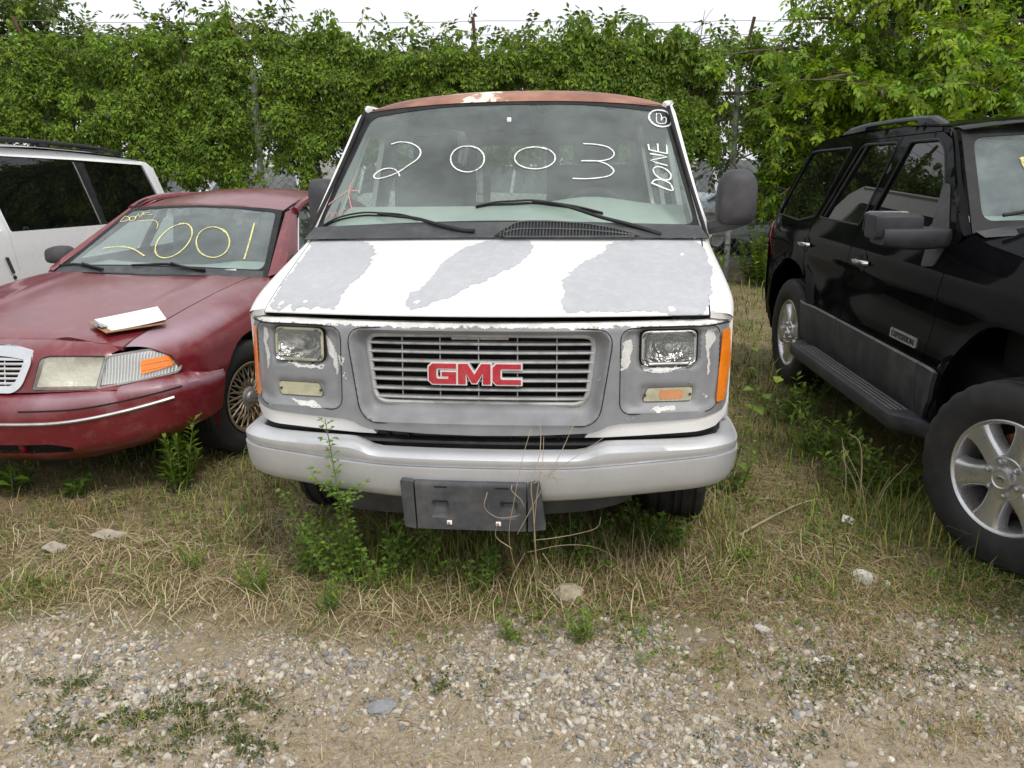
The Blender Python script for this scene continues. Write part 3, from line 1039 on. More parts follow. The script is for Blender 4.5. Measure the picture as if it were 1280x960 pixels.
for k in (0., .5, 1.):
    xs = np.linspace(.03, .60, 20)
    zz_ = vbot(xs) + (vtop(xs) - vbot(xs)) * k
    vfs.append(tube(np.stack([xs, cowl(xs, zz_)[1] - .011, zz_ + .008], -1), .0042, 4))
o = part('vent_slats', merge(*vfs), M['grey_plastic'], vent, smooth=False)
o['kind'] = 'stuff'

# wipers
for arm, blade in ((armL, bladeL), (armR, bladeR)):
    wp = bpy.data.objects.new('wiper', None)
    COL.objects.link(wp)
    wp.parent = van
    A = cr(np.array(arm), 4)
    off = np.linspace(.045, .030, len(A))
    q = np.stack([A[:, 0], yws(A[:, 0], A[:, 1]) - off * .8, A[:, 1] + off * .5], -1)
    part('wiper_arm', tube(q, np.linspace(.011, .006, len(A)), 6), M['trim'], wp)
    Bp = cr(np.array(blade), 5)
    t = np.linspace(-1, 1, len(Bp))
    lift = .012 + .012 * (1 - t * t)
    q = np.stack([Bp[:, 0], yws(Bp[:, 0], Bp[:, 1]) - lift * .66, Bp[:, 1] + lift * .75], -1)
    part('blade_frame', tube(q, .0045, 5), M['trim'], wp)
    q = np.stack([Bp[:, 0], yws(Bp[:, 0], Bp[:, 1]) - .006, Bp[:, 1] + .004], -1)
    part('wiper_rubber', tube(q, .0048, 5), M['rubber'], wp)

# roof
m, nt, b = new_mat('rusty_roof')
co = objco(nt)
n1 = noise(nt, co, 3.2, 8, .65)
c = ramp(nt, n1, [(.30, (.15, .055, .036)), (.46, (.24, .10, .062)), (.58, (.33, .155, .095)), (.72, (.42, .25, .17))])
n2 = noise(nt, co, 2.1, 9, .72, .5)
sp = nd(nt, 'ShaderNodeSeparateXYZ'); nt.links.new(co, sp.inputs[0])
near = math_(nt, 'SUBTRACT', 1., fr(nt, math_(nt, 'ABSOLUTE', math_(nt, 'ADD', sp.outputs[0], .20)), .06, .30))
cream = fr(nt, math_(nt, 'ADD', n2, math_(nt, 'MULTIPLY', near, .26)), .655, .675)  # cream chips of old paint on the rusty roof
c = mixc(nt, cream, c, (.72, .66, .55))
nt.links.new(c, b.inputs['Base Color'])
b.inputs['Roughness'].default_value = .55
bump(nt, b, n1, .3, .004)
M['rustroof'] = m
G = []
ys = [0, .012, .035, .08, .16, .35, .8, 1.6, 2.6, 3.3, 3.62, 3.72]
for dy in ys:
    row = []
    for u in np.linspace(-1, 1, 33):
        x = u * (.792 if dy < 3 else .78)
        zb = 1.968 - .040 * abs(u) ** 2.4            # windscreen header line
        zc = 2.055 - .075 * abs(u) ** 2.6 - .03 * abs(u) ** 8
        k = 1 - (1 - min(dy / .20, 1)) ** 2.2
        y0 = float(yws(np.array(x), np.array(zb))) - .012
        z = zb + (zc - zb) * (k * .62 + .38 * sstep(0, .6, dy))
        if dy > 3.2: z -= (dy - 3.2) ** 2 * .5
        row.append((x, y0 + dy - .10 * u * u * min(dy, 1), z))
    G.append(row)
roof = part('roof', loft(np.array(G)), M['rustroof'], van, label='roof stripped to rusty brown')
for s in (-1, 1):
    P = [(s * .765, 1.63, 1.938), (s * .785, 1.68, 1.950), (s * .80, 1.80, 1.955), (s * .806, 2.05, 1.955), (s * .806, 5.2, 1.955)]
    part('rain_gutter', tube(cr(P, 5), .016, 6), M['white'], roof)
    P = [(s * .948, 1.06, 1.335), (s * .873, 1.36, 1.60), (s * .802, 1.68, 1.925)]
    part('windscreen_pillar', tube(cr(P, 6), .012, 8), M['white'], van)
    P = [(s * .928, .985, 1.336), (s * .858, 1.285, 1.61), (s * .783, 1.60, 1.93)]
    part('pillar_seal', tube(cr(P, 6), .010, 6), M['trim'], van)

# back doors with two panes
bo = rpoly([(-.93, .45), (.93, .45), (.93, 1.25), (.80, 1.93), (-.80, 1.93), (-.93, 1.25)], .06)
bw = [rpoly([(-.80, 1.27), (-.06, 1.27), (-.06, 1.80), (-.72, 1.80)], .05), rpoly([(.06, 1.27), (.80, 1.27), (.72, 1.80), (.06, 1.80)], .05)]
bd = part('rear_doors', sheet(bo, lambda x, z: (x, 5.42 + 0 * x, z), bw, .15, .04, (0, -1, 0)), M['interior'], van)
for p in bw:
    part('rear_window', sheet(offs(p, .01), lambda x, z: (x, 5.40 + 0 * x, z), (), .3), M['vanside'], van)

# cabin
part('cabin_floor', rbox((1.78, 4.4, .04), (0, 3.25, .70), .01), M['interior'], van)
part('headliner', rbox((1.50, 3.6, .03), (0, 3.6, 1.93), .01), M['interior'], van)
G = []
for u in np.linspace(-1, 1, 25):
    x = u * .86
    hmp = .045 * math.exp(-((x - .40) / .24) ** 2) + .008
    y0 = float(yws(np.array(x), np.array(1.36))) + .02
    G.append([(x, y0, 1.325), (x, y0 + .10, 1.352), (x, 1.30, 1.400 + hmp * .5), (x, 1.45, 1.435 + hmp), (x, 1.55, 1.440 + hmp), (x, 1.60, 1.39 + hmp * .5), (x, 1.53, 1.0), (x, 1.5, .75)])
part('dashboard', loft(np.array(G)[:, ::-1]), M['dash'], van)
sw = bpy.data.objects.new('steering_wheel', None)
COL.objects.link(sw)
sw.parent = van
a = np.arange(28) * 2 * PI / 28
P = np.stack([.42 + .19 * np.cos(a), 1.66 - .10 * np.sin(a), 1.36 + .165 * np.sin(a)], -1)
part('steering_rim', ring_tube(P, .014, 6), M['seat'], sw)
part('steering_hub', xf(rbox((.16, .05, .12), (0, 0, 0), .02), (.42, 1.68, 1.35), (R(-30), 0, 0)), M['seat'], sw)
def seat_at(x, y, w_=.52, h=.62, hr=True):
    st_ = bpy.data.objects.new('seat', None)
    COL.objects.link(st_)
    st_.parent = van
    st_.location = (x, y, 0)
    part('seat_cushion', rbox((w_, .52, .16), (0, -.25, 1.00), .05, 3), M['seat'], st_)
    part('backrest', xf(rbox((w_, .14, h), (0, 0, h / 2), .05, 3), (0, 0, 1.05), (R(-9), 0, 0)), M['seat'], st_)
    if hr:
        part('headrest', rbox((.27, .10, .18), (0, .11, 1.05 + h + .09), .04, 3), M['seat'], st_)
seat_at(-.56, 2.25, .50, .60)
seat_at(.42, 2.25, .50, .60)
seat_at(-.72, 3.25, .34, .62, False)
part('inside_mirror', rbox((.24, .02, .07), (0, 1.52, 1.86), .01), M['black'], van)
part('mirror_mount', rbox((.022, .01, .022), (-.01, 1.46, 1.875), .004), M['paper'], van)

# door mirrors
def mirror_shell(rows):
    G = []
    for (cx, cz, hw, hz, y) in rows:
        a = np.arange(28) * 2 * PI / 28
        c_, s_ = np.cos(a), np.sin(a)
        e = .62
        G.append(np.stack([cx + hw * np.sign(c_) * np.abs(c_) ** e * (1 + .09 * -s_), np.full(28, y), cz + hz * np.sign(s_) * np.abs(s_) ** e], -1))
    return loft(np.array(G)[:, ::-1], cv=True, cap=True)
for s, rz, mx_, my in ((1, 0, 1.058, 1.06), (-1, R(-52), 1.000, 1.46)):
    dm = bpy.data.objects.new('door_mirror', None)
    COL.objects.link(dm)
    dm.parent = van
    dm.location = (s * mx_, my, 1.505 if s > 0 else 1.475)
    dm.rotation_euler = (0, R(2) * s, 0 if s > 0 else R(80))
    part('mirror_housing', mirror_shell([(0, 0, .045, .075, -.085), (0, 0, .072, .105, -.074), (0, 0, .086, .121, -.045), (0, 0, .089, .125, -.005), (0, 0, .087, .123, .03), (0, 0, .080, .115, .034), (0, 0, .078, .113, .018)]), M['mirror_plastic'], dm)
    part('mirror_glass', prism(box2(-.074, .074, -.108, .108, .04), .0275, .0285), M['chrome'], dm)
    if s > 0:
        part('mirror_arm', loft([[(x, y0 + dy, z0 + dz) for dy, dz in ((-.035, -.028), (-.045, 0), (-.03, .03), (.03, .03), (.04, 0), (.03, -.028))] for x, y0, z0 in ((-.115, .03, -.142), (-.09, .02, -.132), (-.05, .0, -.122), (.0, -.01, -.108), (.045, -.01, -.09))], cv=True, cap=True), M['mirror_plastic'], dm)
    else:
        part('mirror_arm', rbox((.12, .06, .05), (.02, .03, -.125), .02), M['mirror_plastic'], dm)

# wheels
wv = tyre_vf(.365, .275, .20, 78)
for (x, y, rz) in ((-.825, 1.02, 3), (.825, 1.02, 3), (-.825, 4.42, 0), (.825, 4.42, 0)):
    wl_ = wheel_node('wheel', van, (x, y, .36), R(-rz))
    if y < 2 and x < 0:
        ty = part('tyre', wv, M['rubber'], wl_)
        me_t = ty.data
        s_ = 1
        rimv = merge(lathe([(.205, -.10), (.19, -.09), (.17, -.02), (.10, .02), (.05, .05), (0, .05)], 32), lathe([(.205, .10), (.19, .09), (.17, .02), (.10, .01), (0, .01)], 32))
        rm = part('rim', rimv, M['oldmetal'], wl_)
        me_r = rm.data
    else:
        for nm, me in (('tyre', me_t), ('rim', me_r)):
            o = bpy.data.objects.new(nm, me)
            COL.objects.link(o)
            o.parent = wl_

# ================================================================== THE BURGUNDY SEDAN
def glue(name, parent):
    o = bpy.data.objects.new(name, None)
    o.empty_display_size = .1
    COL.objects.link(o)
    o.parent = parent
    return o

sedan = root('burgundy_sedan', 'faded burgundy four-door sedan with a clipboard lying on its bonnet', 'car', (-2.655, 3.869, 0), (0, 0, R(-10.273)))
m, nt, b = new_mat('sun_faded_burgundy_paint')
co = objco(nt)
a_ = nd(nt, 'ShaderNodeAttribute'); a_.attribute_name = 'col'
sx = nd(nt, 'ShaderNodeSeparateXYZ'); nt.links.new(a_.outputs['Vector'], sx.inputs[0])
n1 = noise(nt, co, 2.6, 7, .62)
fade = fr(nt, math_(nt, 'ADD', sx.outputs[0], math_(nt, 'MULTIPLY', math_(nt, 'SUBTRACT', n1, .5), .9)), .30, .92)
base = mixc(nt, fr(nt, noise(nt, co, 5, 5), .3, .7), (.130, .009, .015), (.170, .015, .022))
c = mixc(nt, fade, base, (.31, .21, .25))
dst = fr(nt, noise(nt, co, 11, 9, .75), .50, .78, 0, .30)
c = mixc(nt, dst, c, (.36, .22, .20))
scuff = fr(nt, noise(nt, co, 4.0, 8, .8, 1.2), .70, .73, 0, .55)
c = mixc(nt, scuff, c, (.50, .36, .35))
nt.links.new(c, b.inputs['Base Color'])
nt.links.new(fr(nt, fade, 0, 1, .30, .62), b.inputs['Roughness'])
nt.links.new(fr(nt, fade, 0, 1, .45, .0), b.inputs['Coat Weight'])
b.inputs['Coat Roughness'].default_value = .12
M['burgundy'] = m
def fz(V, f):
    a = np.zeros((len(V), 3))
    a[:, 0] = f(V)
    return a

cpath = cr(np.array([(0, 0), (.17, .008), (.34, .04), (.50, .095), (.63, .165), (.76, .245), (.86, .315), (.92, .375), (.958, .45), (.975, .54), (.985, .66)]), 20)
carc = np.concatenate([[0], np.cumsum(np.linalg.norm(np.diff(cpath, axis=0), axis=1))])
PZ = [.20, .22, .24, .26, .30, .40, .46, .52, .56, .575, .585, .60, .75, .78, .80, .81, .82]
PD = [.12, .09, .05, .01, -.03, -.05, -.06, -.06, -.045, -.035, 0, .01, .04, .07, .12, .17, .25]
def lift(s):        # how far the bumper lines climb towards the corner
    a = np.abs(s)
    return .075 * np.clip((a - .35) / .62, 0, 1.1) ** 1.6
def cfront(s, z, off=0.):
    a = np.abs(s)
    x = np.interp(a, carc, cpath[:, 0]); y = np.interp(a, carc, cpath[:, 1])
    e = .004
    tx = np.interp(a + e, carc, cpath[:, 0]) - np.interp(a - e, carc, cpath[:, 0])
    ty = np.interp(a + e, carc, cpath[:, 1]) - np.interp(a - e, carc, cpath[:, 1])
    n = np.hypot(tx, ty) + 1e-9
    d = np.interp(z - lift(s) * .9 * sstep(.70, .58, z), PZ, PD) - off
    return (np.sign(s) * (x - ty / n * d), y + tx / n * d, z)
cf = lambda off=0.: (lambda s, z: cfront(s, z, off))
E_ = 1.22
cb_out = np.array([(-E_, .40), (-1.0, .33), (-.80, .262), (-.55, .215), (0, .205), (.55, .215), (.80, .262), (1.0, .33), (E_, .40), (1.235, .61), (1.13, .618), (1.07, .634), (1.01, .640), (.86, .622), (.63, .594), (.3, .585), (-.3, .585), (-.63, .594), (-.86, .622), (-1.01, .640), (-1.07, .634), (-1.13, .618), (-1.235, .61)])
op = [rpoly([(-.49, .290), (.49, .290), (.50, .318), (.40, .343), (-.40, .343), (-.50, .318)], .02)]
bv = sheet(cb_out, cf(), op, .03, .02, (0, 1, 0))
def bfade(V):
    return .75 * np.exp(-((V[:, 2] - .565 - .03 * (np.abs(V[:, 0]) > .7)) / .035) ** 2) * np.clip((np.abs(V[:, 0]) - .10) / .3, 0, 1) + .35 * np.exp(-((V[:, 2] - .50) / .05) ** 2)
bump_ = part('bumper', bv, M['burgundy'], sedan, attr=fz(bv[0], bfade))
part('bumper_opening', sheet(op[0], cf(-.05), (), .05), M['dark'], bump_)
for x in (-.25, .25):
    part('opening_bar', sheet(rpoly([(x - .012, .285), (x + .012, .285), (x + .012, .345), (x - .012, .345)], .002), cf(-.02), (), .05, .02), M['burgundy'], bump_, attr=(0, 0, 0))
ss = np.linspace(-.965, .965, 70)
zc = .455 + .078 * np.clip((np.abs(ss) - .40) / .56, 0, 1.1) ** 1.6
part('chrome_strip', tube(np.stack(cf(.003)(ss, zc), -1), .0085, 6), M['oldmetal'], bump_)
for r0, r1 in ((-.99, -.29), (.29, 1.0)):
    ss = np.linspace(r0, r1, 40)
    zc = .519 + .066 * np.clip((np.abs(ss) - .50) / .5, 0, 1.1) ** 1.5
    part('bumper_groove', tube(np.stack(cf(.0005)(ss, zc), -1), .0042, 5), M['dark'], bump_)
hp = np.array([(-.72, .595), (.72, .595), (.71, .76), (.745, .772), (.72, .792), (.58, .805), (.35, .815), (-.35, .815), (-.58, .805), (-.72, .792), (-.745, .772), (-.71, .76)])
grp = rpoly([(-.250, .596, .03), (.250, .596, .03), (.292, .63), (.345, .745, .03), (.33, .785, .03), (.22, .803, .06), (-.22, .803, .06), (-.33, .785, .03), (-.345, .745, .03), (-.292, .63)], .03, 4)
hl_in = rpoly([(.340, .612, .01), (.628, .601, .01), (.682, .748, .01), (.420, .762, .02), (.385, .752, .02)], .01)
hlo = offs(hl_in, -.004)
hv = sheet(hp, cf(), [offs(grp, -.012), hlo, (hlo * np.array([-1, 1]))[::-1]], .03, .02, (0, 1, 0))
part('header_panel', hv, M['burgundy'], sedan, attr=fz(hv[0], lambda V: 0 * V[:, 0]))
gl_ = glue('grille', sedan)
gin = offs(grp, -.034)
part('grille_surround', sheet(grp, cf(.014), [gin], .03, .03, (0, 1, 0)), M['chrome'], gl_)
part('grille_backing', sheet(gin, cf(-.035), (), .06), M['dark'], gl_)
for i, z in enumerate(np.linspace(.640, .755, 6)):
    hw = .265 + .045 * (z - .63) / .12
    ss = np.linspace(-hw, hw, 17)
    rows = [np.stack(cf(o_)(ss, np.full_like(ss, z + dz)), -1) for o_, dz in ((-.02, .003), (.004, .006), (.006, 0), (.004, -.006), (-.02, -.004))]
    part('bar', loft(np.array(rows)), M['chrome'], gl_)
for s in (-.2, -.1, 0, .1, .2):
    part('rib', sheet(box2(s - .003, s + .003, .615, .775, .001), cf(-.006), (), .05, .02), M['chrome'], gl_)
M['clear_lens'] = pm('hazed_headlamp_plastic', (.52, .51, .44), .20, coat=.7, var=.22, vs=9, dirt=((.72, .72, .64), .7, 6))
m, nt, b = new_mat('fluted_clear_lens')
co = objco(nt)
wv_ = nd(nt, 'ShaderNodeTexWave'); wv_.wave_type = 'BANDS'; wv_.bands_direction = 'X'
wv_.inputs['Scale'].default_value = 26; wv_.inputs['Distortion'].default_value = .3
nt.links.new(co, wv_.inputs['Vector'])
nt.links.new(mixc(nt, wv_.outputs['Fac'], (.40, .40, .41), (.74, .74, .73)), b.inputs['Base Color'])
b.inputs['Roughness'].default_value = .15
b.inputs['Metallic'].default_value = .75
b.inputs['Coat Weight'].default_value = .8
bump(nt, b, wv_.outputs['Fac'], .5, .004)
M['fluted'] = m
M['pale_reflector'] = pm('pale_lamp_reflector', (.74, .74, .70), .3, metal=.35, var=.22, vs=9, dirt=((.50, .49, .45), .6, 8), bmp=(12, .6, .02))
M['hazelens'] = glass('hazed_headlamp_lens', (.90, .89, .82), .22, (.84, .83, .76), .08, dscale=7.)
M['hazelens2'] = glass('clear_corner_lens', (.93, .93, .91), .08, (.74, .74, .70), .05, dscale=9.)
cl_in = rpoly([(.634, .601, .008), (1.012, .645, .02), (1.033, .672, .015), (.995, .752, .03), (.90, .768, .05), (.688, .749, .008)], .02)
am_in = rpoly([(.832, .652), (.99, .682), (.965, .733), (.838, .720)], .012)
for sgn in (1, -1):
    ms = lambda p: p * np.array([sgn, 1]) if sgn > 0 else (p * np.array([sgn, 1]))[::-1]
    hl = part('headlight', sheet(ms(hl_in), cf(.012), (), .03, .03, (0, 1, 0)), M['hazelens'], sedan)
    part('reflector', sheet(ms(offs(hl_in, -.006)), lambda s_, z_: cfront(s_, z_, -.012 - .03 * np.cos((np.abs(s_) - .52) * 9) * np.cos((z_ - .68) * 16)), (), .02), M['pale_reflector'], hl)
    part('lamp_gap', ring_tube(np.stack(cf(.002)(ms(hl_in)[:, 0], ms(hl_in)[:, 1]), -1), .006, 5), M['dark'], sedan)
    cl = part('corner_lamp', sheet(ms(cl_in), cf(.012), (), .03, .03, (0, 1, 0)), M['hazelens2'], sedan)
    part('fluted_reflector', sheet(ms(offs(cl_in, -.004)), cf(.004), (), .03), M['fluted'], cl)
    part('lamp_rim', ring_tube(np.stack(cf(.008)(ms(cl_in)[:, 0], ms(cl_in)[:, 1]), -1), .006, 5), M['oldmetal'], cl)
    part('amber_reflector', sheet(ms(am_in), cf(.021), (), .02, .012, (0, 1, 0)), M['amber'], cl)
    for zz_ in (.672, .699):
        ss = np.linspace(.835, .975, 8) * sgn
        part('reflector_ridge', tube(np.stack(cf(.0225)(ss, zz_ + .10 * (np.abs(ss) - .835)), -1), .002, 4), M['amber'], cl)

# bonnet
def czh(x, y):
    t = np.clip((y - .28) / 1.3, -.1, 1.15)
    z = .806 + .165 * (1 - np.maximum(1 - t, 0) ** 1.35) - .016 * (x / .7) ** 2 * (.3 + t)
    z = z + .007 * np.exp(-((np.abs(x) - .50) / .05) ** 2) * np.clip(t * 3, 0, 1) - .010 * sstep(.325, .285, y)
    return z
xs = np.linspace(-.692, .692, 25)
def fedge(x): return np.interp(np.abs(x), [0, .25, .31, .34, .69], [.290, .298, .312, .325, .262])
co_ = np.concatenate([np.stack([xs, fedge(xs)], -1), np.stack([xs[::-1] * 1.02, 1.45 + .17 * (xs[::-1] / .74) ** 2], -1)])
hv = sheet(co_, lambda x, y: (x, y, czh(x, y)), (), .05, .02, (0, 0, -1))
cbon = part('bonnet', hv, M['burgundy'], sedan, attr=fz(hv[0], lambda V: .10 + .22 * np.exp(-((np.abs(V[:, 0]) - .62) / .08) ** 2)))
for s in (-1, 1):
    y_ = np.linspace(.27, 1.6, 20)
    part('panel_gap', tube(np.stack([np.full(20, s * .698), y_, czh(np.full(20, .698), y_) - .006], -1), .006, 5), M['dark'], sedan)

# fenders
def cprof(z):
    return np.interp(z, [.2, .30, .45, .60, .70, .80], [.93, .955, .975, .985, .972, .955])
def cfend(y, wv):
    zt = czh(np.full_like(y, .70), y) - .002
    th = np.clip((wv - .70) / .30, 0, 1) * PI / 2
    xb = np.minimum(cprof(np.minimum(wv, .70)), np.interp(y, cpath[80:, 1], cpath[80:, 0]) - .012 + .02 * np.clip((y - .40) / .2, 0, 1))
    x = np.where(wv < .70, xb, .704 + (xb - .704) * np.cos(th) ** .85)
    z = np.where(wv < .70, wv, .70 + (zt - .70) * np.sin(th) ** .95)
    return x, y, z
def arch(c, zc_, r, n=19, z0=.30):
    a = np.linspace(-.15, PI + .15, n)
    return [(c + r * math.cos(q), zc_ + r * math.sin(q)) for q in a]
fo = [(.66, .600), (.56, .600), (.47, .604), (.425, .615), (.385, .65), (.36, .75), (.335, .79), (.27, 1.0), (1.62, 1.0), (1.72, .90), (1.71, .30), (1.40, .27)] + arch(1.02, .335, .385)[:] + [(.62, .45)]
fo = np.array(fo)
for s in (1, -1):
    fv = sheet(fo, lambda y, w_, s=s: (s * cfend(y, w_)[0], y, cfend(y, w_)[2]), (), .035, .03, (-s, 0, 0))
    def ff_(V):
        return .95 * np.exp(-(((V[:, 2] - (.80 + .05 * np.clip((V[:, 1] - .3) / .6, 0, 1))) / .045) ** 2)) * np.clip(1.5 - V[:, 1], .0, 1) ** .7
    part('fender', fv, M['burgundy'], sedan, attr=fz(fv[0], ff_), label='front wing with clouded, lifting clear coat')

# cabin sides
def cgx(z):
    z = np.asarray(z, float)
    return np.where(z < .80, cprof(z), np.where(z < .95, .955 - .085 * sstep(.80, .95, z), .87 - (z - .95) * .68))
rear_arch = arch(3.94, .335, .385)
cs = [(1.725, .30), (1.73, .86), (1.74, .945), (2.06, 1.125), (2.42, 1.315), (2.62, 1.372), (2.9, 1.392), (3.5, 1.375), (3.85, 1.30), (4.25, 1.00), (5.20, .955), (5.33, .80), (5.36, .50), (5.25, .32), (4.33, .27)] + rear_arch + [(3.54, .27)]
cw1 = rpoly([(2.00, .985, .02), (2.74, .985), (2.74, 1.335), (2.58, 1.335, .05)], .03)
cw2 = rpoly([(2.84, .985), (3.72, .985), (3.84, 1.03), (3.52, 1.325), (2.84, 1.335)], .03)
M['carglass'] = glass('clear_car_glass', (.70, .80, .76), .05)
for s in (1, -1):
    sv = sheet(np.array(cs), lambda y, z, s=s: (s * cgx(z), y, z), [cw1, cw2], .06, .02, (-s, 0, 0))
    bs = part('body_side', sv, M['burgundy'], sedan, attr=fz(sv[0], lambda V: .15 * np.exp(-((V[:, 2] - .88) / .08) ** 2)))
    for cw in (cw1, cw2):
        wn_ = part('side_window', sheet(offs(cw, .008), lambda y, z, s=s: (s * (cgx(z) - .015), y, z), (), .2), M['carglass'], sedan)
        part('window_trim', ring_tube(np.stack([s * (cgx(cw[:, 1]) + .002), cw[:, 0], cw[:, 1]], -1), .008, 6), M['chrome'], wn_)
    for y_ in (2.80, 3.72):
        q = np.array([(y_, .32), (y_, .95)]); q = cr(q, 10)
        part('door_gap', tube(np.stack([s * (cgx(q[:, 1]) + .001), q[:, 0], q[:, 1]], -1), .005, 4), M['dark'], bs)
    for y_ in (2.62, 3.58):
        part('door_handle', rbox((.03, .16, .03), (s * .965, y_, .80), .01), M['burgundy'], bs, attr=(0, 0, 0))
    # pillar between windscreen and door
    P = [(s * .785, 1.665, .945), (s * .70, 2.00, 1.12), (s * .612, 2.36, 1.312)]
    Q = [(s * .862, 1.76, .955), (s * .765, 2.07, 1.13), (s * .655, 2.44, 1.318)]
    pv = loft([cr(np.array(P), 5), (cr(np.array(P), 5) + cr(np.array(Q), 5)) / 2 + np.array([s * .012, -.012, .012]), cr(np.array(Q), 5)])
    part('windscreen_pillar', pv, M['burgundy'], sedan, attr=(0, 0, 0))
# windscreen
def ywk(x, z):
    return 1.52 + (z - .95) * 1.92 + .17 * (x / .74) ** 2
def wkf(off=0.):
    return lambda x, z: (x, ywk(x, z) - off * .46, z + off * .89)
kf = np.array([(-.785, .940), (-.4, .960), (0, .967), (.4, .960), (.775, .938), (.597, 1.320), (.50, 1.334), (.25, 1.348), (0, 1.353), (-.25, 1.348), (-.50, 1.334), (-.602, 1.320)])
ki = rpoly([(-.728, .978, .03), (-.3, 1.000, .2), (0, 1.005, .2), (.3, 1.000, .2), (.726, .976, .05), (.565, 1.308, .03), (.25, 1.338, .2), (0, 1.343, .2), (-.25, 1.338, .2), (-.572, 1.308, .03)], .04)
M['ws2'] = glass('sedan_windscreen_glass', (.74, .84, .82), .20, (.52, .60, .60), .03, dscale=2.0, band=(2, 1.27, 1.31, (.34, .38, .44)))
kw = part('windscreen', sheet(offs(kf, -.01), wkf(), (), .06), M['ws2'], sedan)
part('windscreen_frame', sheet(kf, wkf(.004), [ki], .04, .012, (0, .5, -.8)), M['trim'], kw)
ckp = np.concatenate([np.stack([np.linspace(-.76, .76, 21), .935 + .028 * (1 - (np.linspace(-.76, .76, 21) / .76) ** 2)], -1), np.stack([np.linspace(.74, -.74, 21), .965 + .03 * (1 - (np.linspace(.74, -.74, 21) / .76) ** 2)], -1)])
part('cowl_panel', sheet(ckp, lambda x, z: (x, ywk(x, z) - .03, z + .004), (), .04, .03), M['grey_plastic'], sedan)
part('windscreen_sticker', sheet(box2(.50, .57, .968, .976, .002), wkf(.012), (), .1), M['paper'], kw)
K0a = [(-0.057,1.237),(-0.021,1.240),(0.018,1.233),(0.054,1.217),(0.085,1.195),(0.109,1.168),(0.123,1.138),(0.127,1.110),(0.120,1.084),(0.104,1.063),(0.080,1.049),(0.049,1.043),(0.015,1.045),(-0.020,1.054),(-0.054,1.071),(-0.083,1.094),(-0.104,1.121),(-0.116,1.150),(-0.116,1.178),(-0.105,1.203),(-0.084,1.222),(-0.054,1.233),(-0.019,1.236)]
K0b = [(0.283,1.209),(0.324,1.191),(0.361,1.167),(0.391,1.141),(0.411,1.115),(0.420,1.091),(0.418,1.070),(0.404,1.056),(0.381,1.048),(0.350,1.048),(0.313,1.055),(0.273,1.068),(0.234,1.087),(0.200,1.111),(0.172,1.136),(0.155,1.162),(0.149,1.185),(0.157,1.203),(0.176,1.215),(0.206,1.220),(0.243,1.217),(0.283,1.206),(0.323,1.188)]
K1 = [(0.471,1.245),(0.524,1.136),(0.568,1.035)]
K2 = [(-0.518,1.079),(-0.432,1.091),(-0.325,1.094),(-0.228,1.081),(-0.115,1.050)]
K2b = [(-0.428,1.244),(-0.298,1.254),(-0.228,1.234),(-0.200,1.203)]
KD = [(-0.591,1.269),(-0.591,1.236),(-0.532,1.245),(-0.534,1.264),(-0.595,1.271)]
KO = [(-0.478,1.267),(-0.472,1.264),(-0.468,1.260),(-0.466,1.255),(-0.467,1.252),(-0.471,1.248),(-0.477,1.246),(-0.484,1.245),(-0.493,1.245),(-0.502,1.246),(-0.510,1.249),(-0.517,1.252),(-0.523,1.256),(-0.526,1.260),(-0.526,1.264),(-0.524,1.268),(-0.519,1.270),(-0.512,1.272),(-0.504,1.272),(-0.495,1.272),(-0.486,1.270),(-0.479,1.267),(-0.473,1.263)]
KN = [(-0.470,1.260),(-0.480,1.288),(-0.434,1.267),(-0.449,1.302)]
KE = [(-0.394,1.316),(-0.439,1.302),(-0.424,1.284),(-0.342,1.289)]
KE2 = [(-0.430,1.293),(-0.382,1.301)]
kwipR = [(-0.123,0.990),(-0.008,0.996),(0.117,1.001),(0.241,0.988),(0.399,0.964)]
kwipRa = [(0.403,0.965),(0.287,0.973),(0.153,0.999)]
kwipL = [(-0.750,0.961),(-0.596,0.977),(-0.442,0.970),(-0.332,0.964)]
kwr = glue('windscreen_writing', sedan)
kwr['label'] = 'yellow hand-painted 2001 and DONE on the windscreen'
KNm = (0, -.46, .89)
for p, w_ in ((K0a, .0095), (K0b, .0095), (K1, .011), (K2, .0095)):
    stroke('numeral', p, wkf, KNm, M['chalk_yellow'], kwr, w_)
stroke('numeral', K2b, wkf, KNm, M['chalk_yellow'], kwr, .006)
for p in (KD, KO, KN, KE, KE2):
    stroke('letter_stroke', p, wkf, KNm, M['chalk_yellow'], kwr, .0065, 2)
for pth, arm_ in ((kwipR, kwipRa), (kwipL, [(-.30, .955), (-.40, .966), (-.52, .976)])):
    wp = glue('wiper', sedan)
    Bp = cr(np.array(pth), 5)
    part('wiper_blade', tube(np.stack([Bp[:, 0], ywk(Bp[:, 0], Bp[:, 1]) - .02, Bp[:, 1] + .018], -1), .009, 6), M['trim'], wp)
    Bp = cr(np.array(arm_), 5)
    part('wiper_arm', tube(np.stack([Bp[:, 0], ywk(Bp[:, 0], Bp[:, 1]) - .03, Bp[:, 1] + .03], -1), .008, 6), M['trim'], wp)
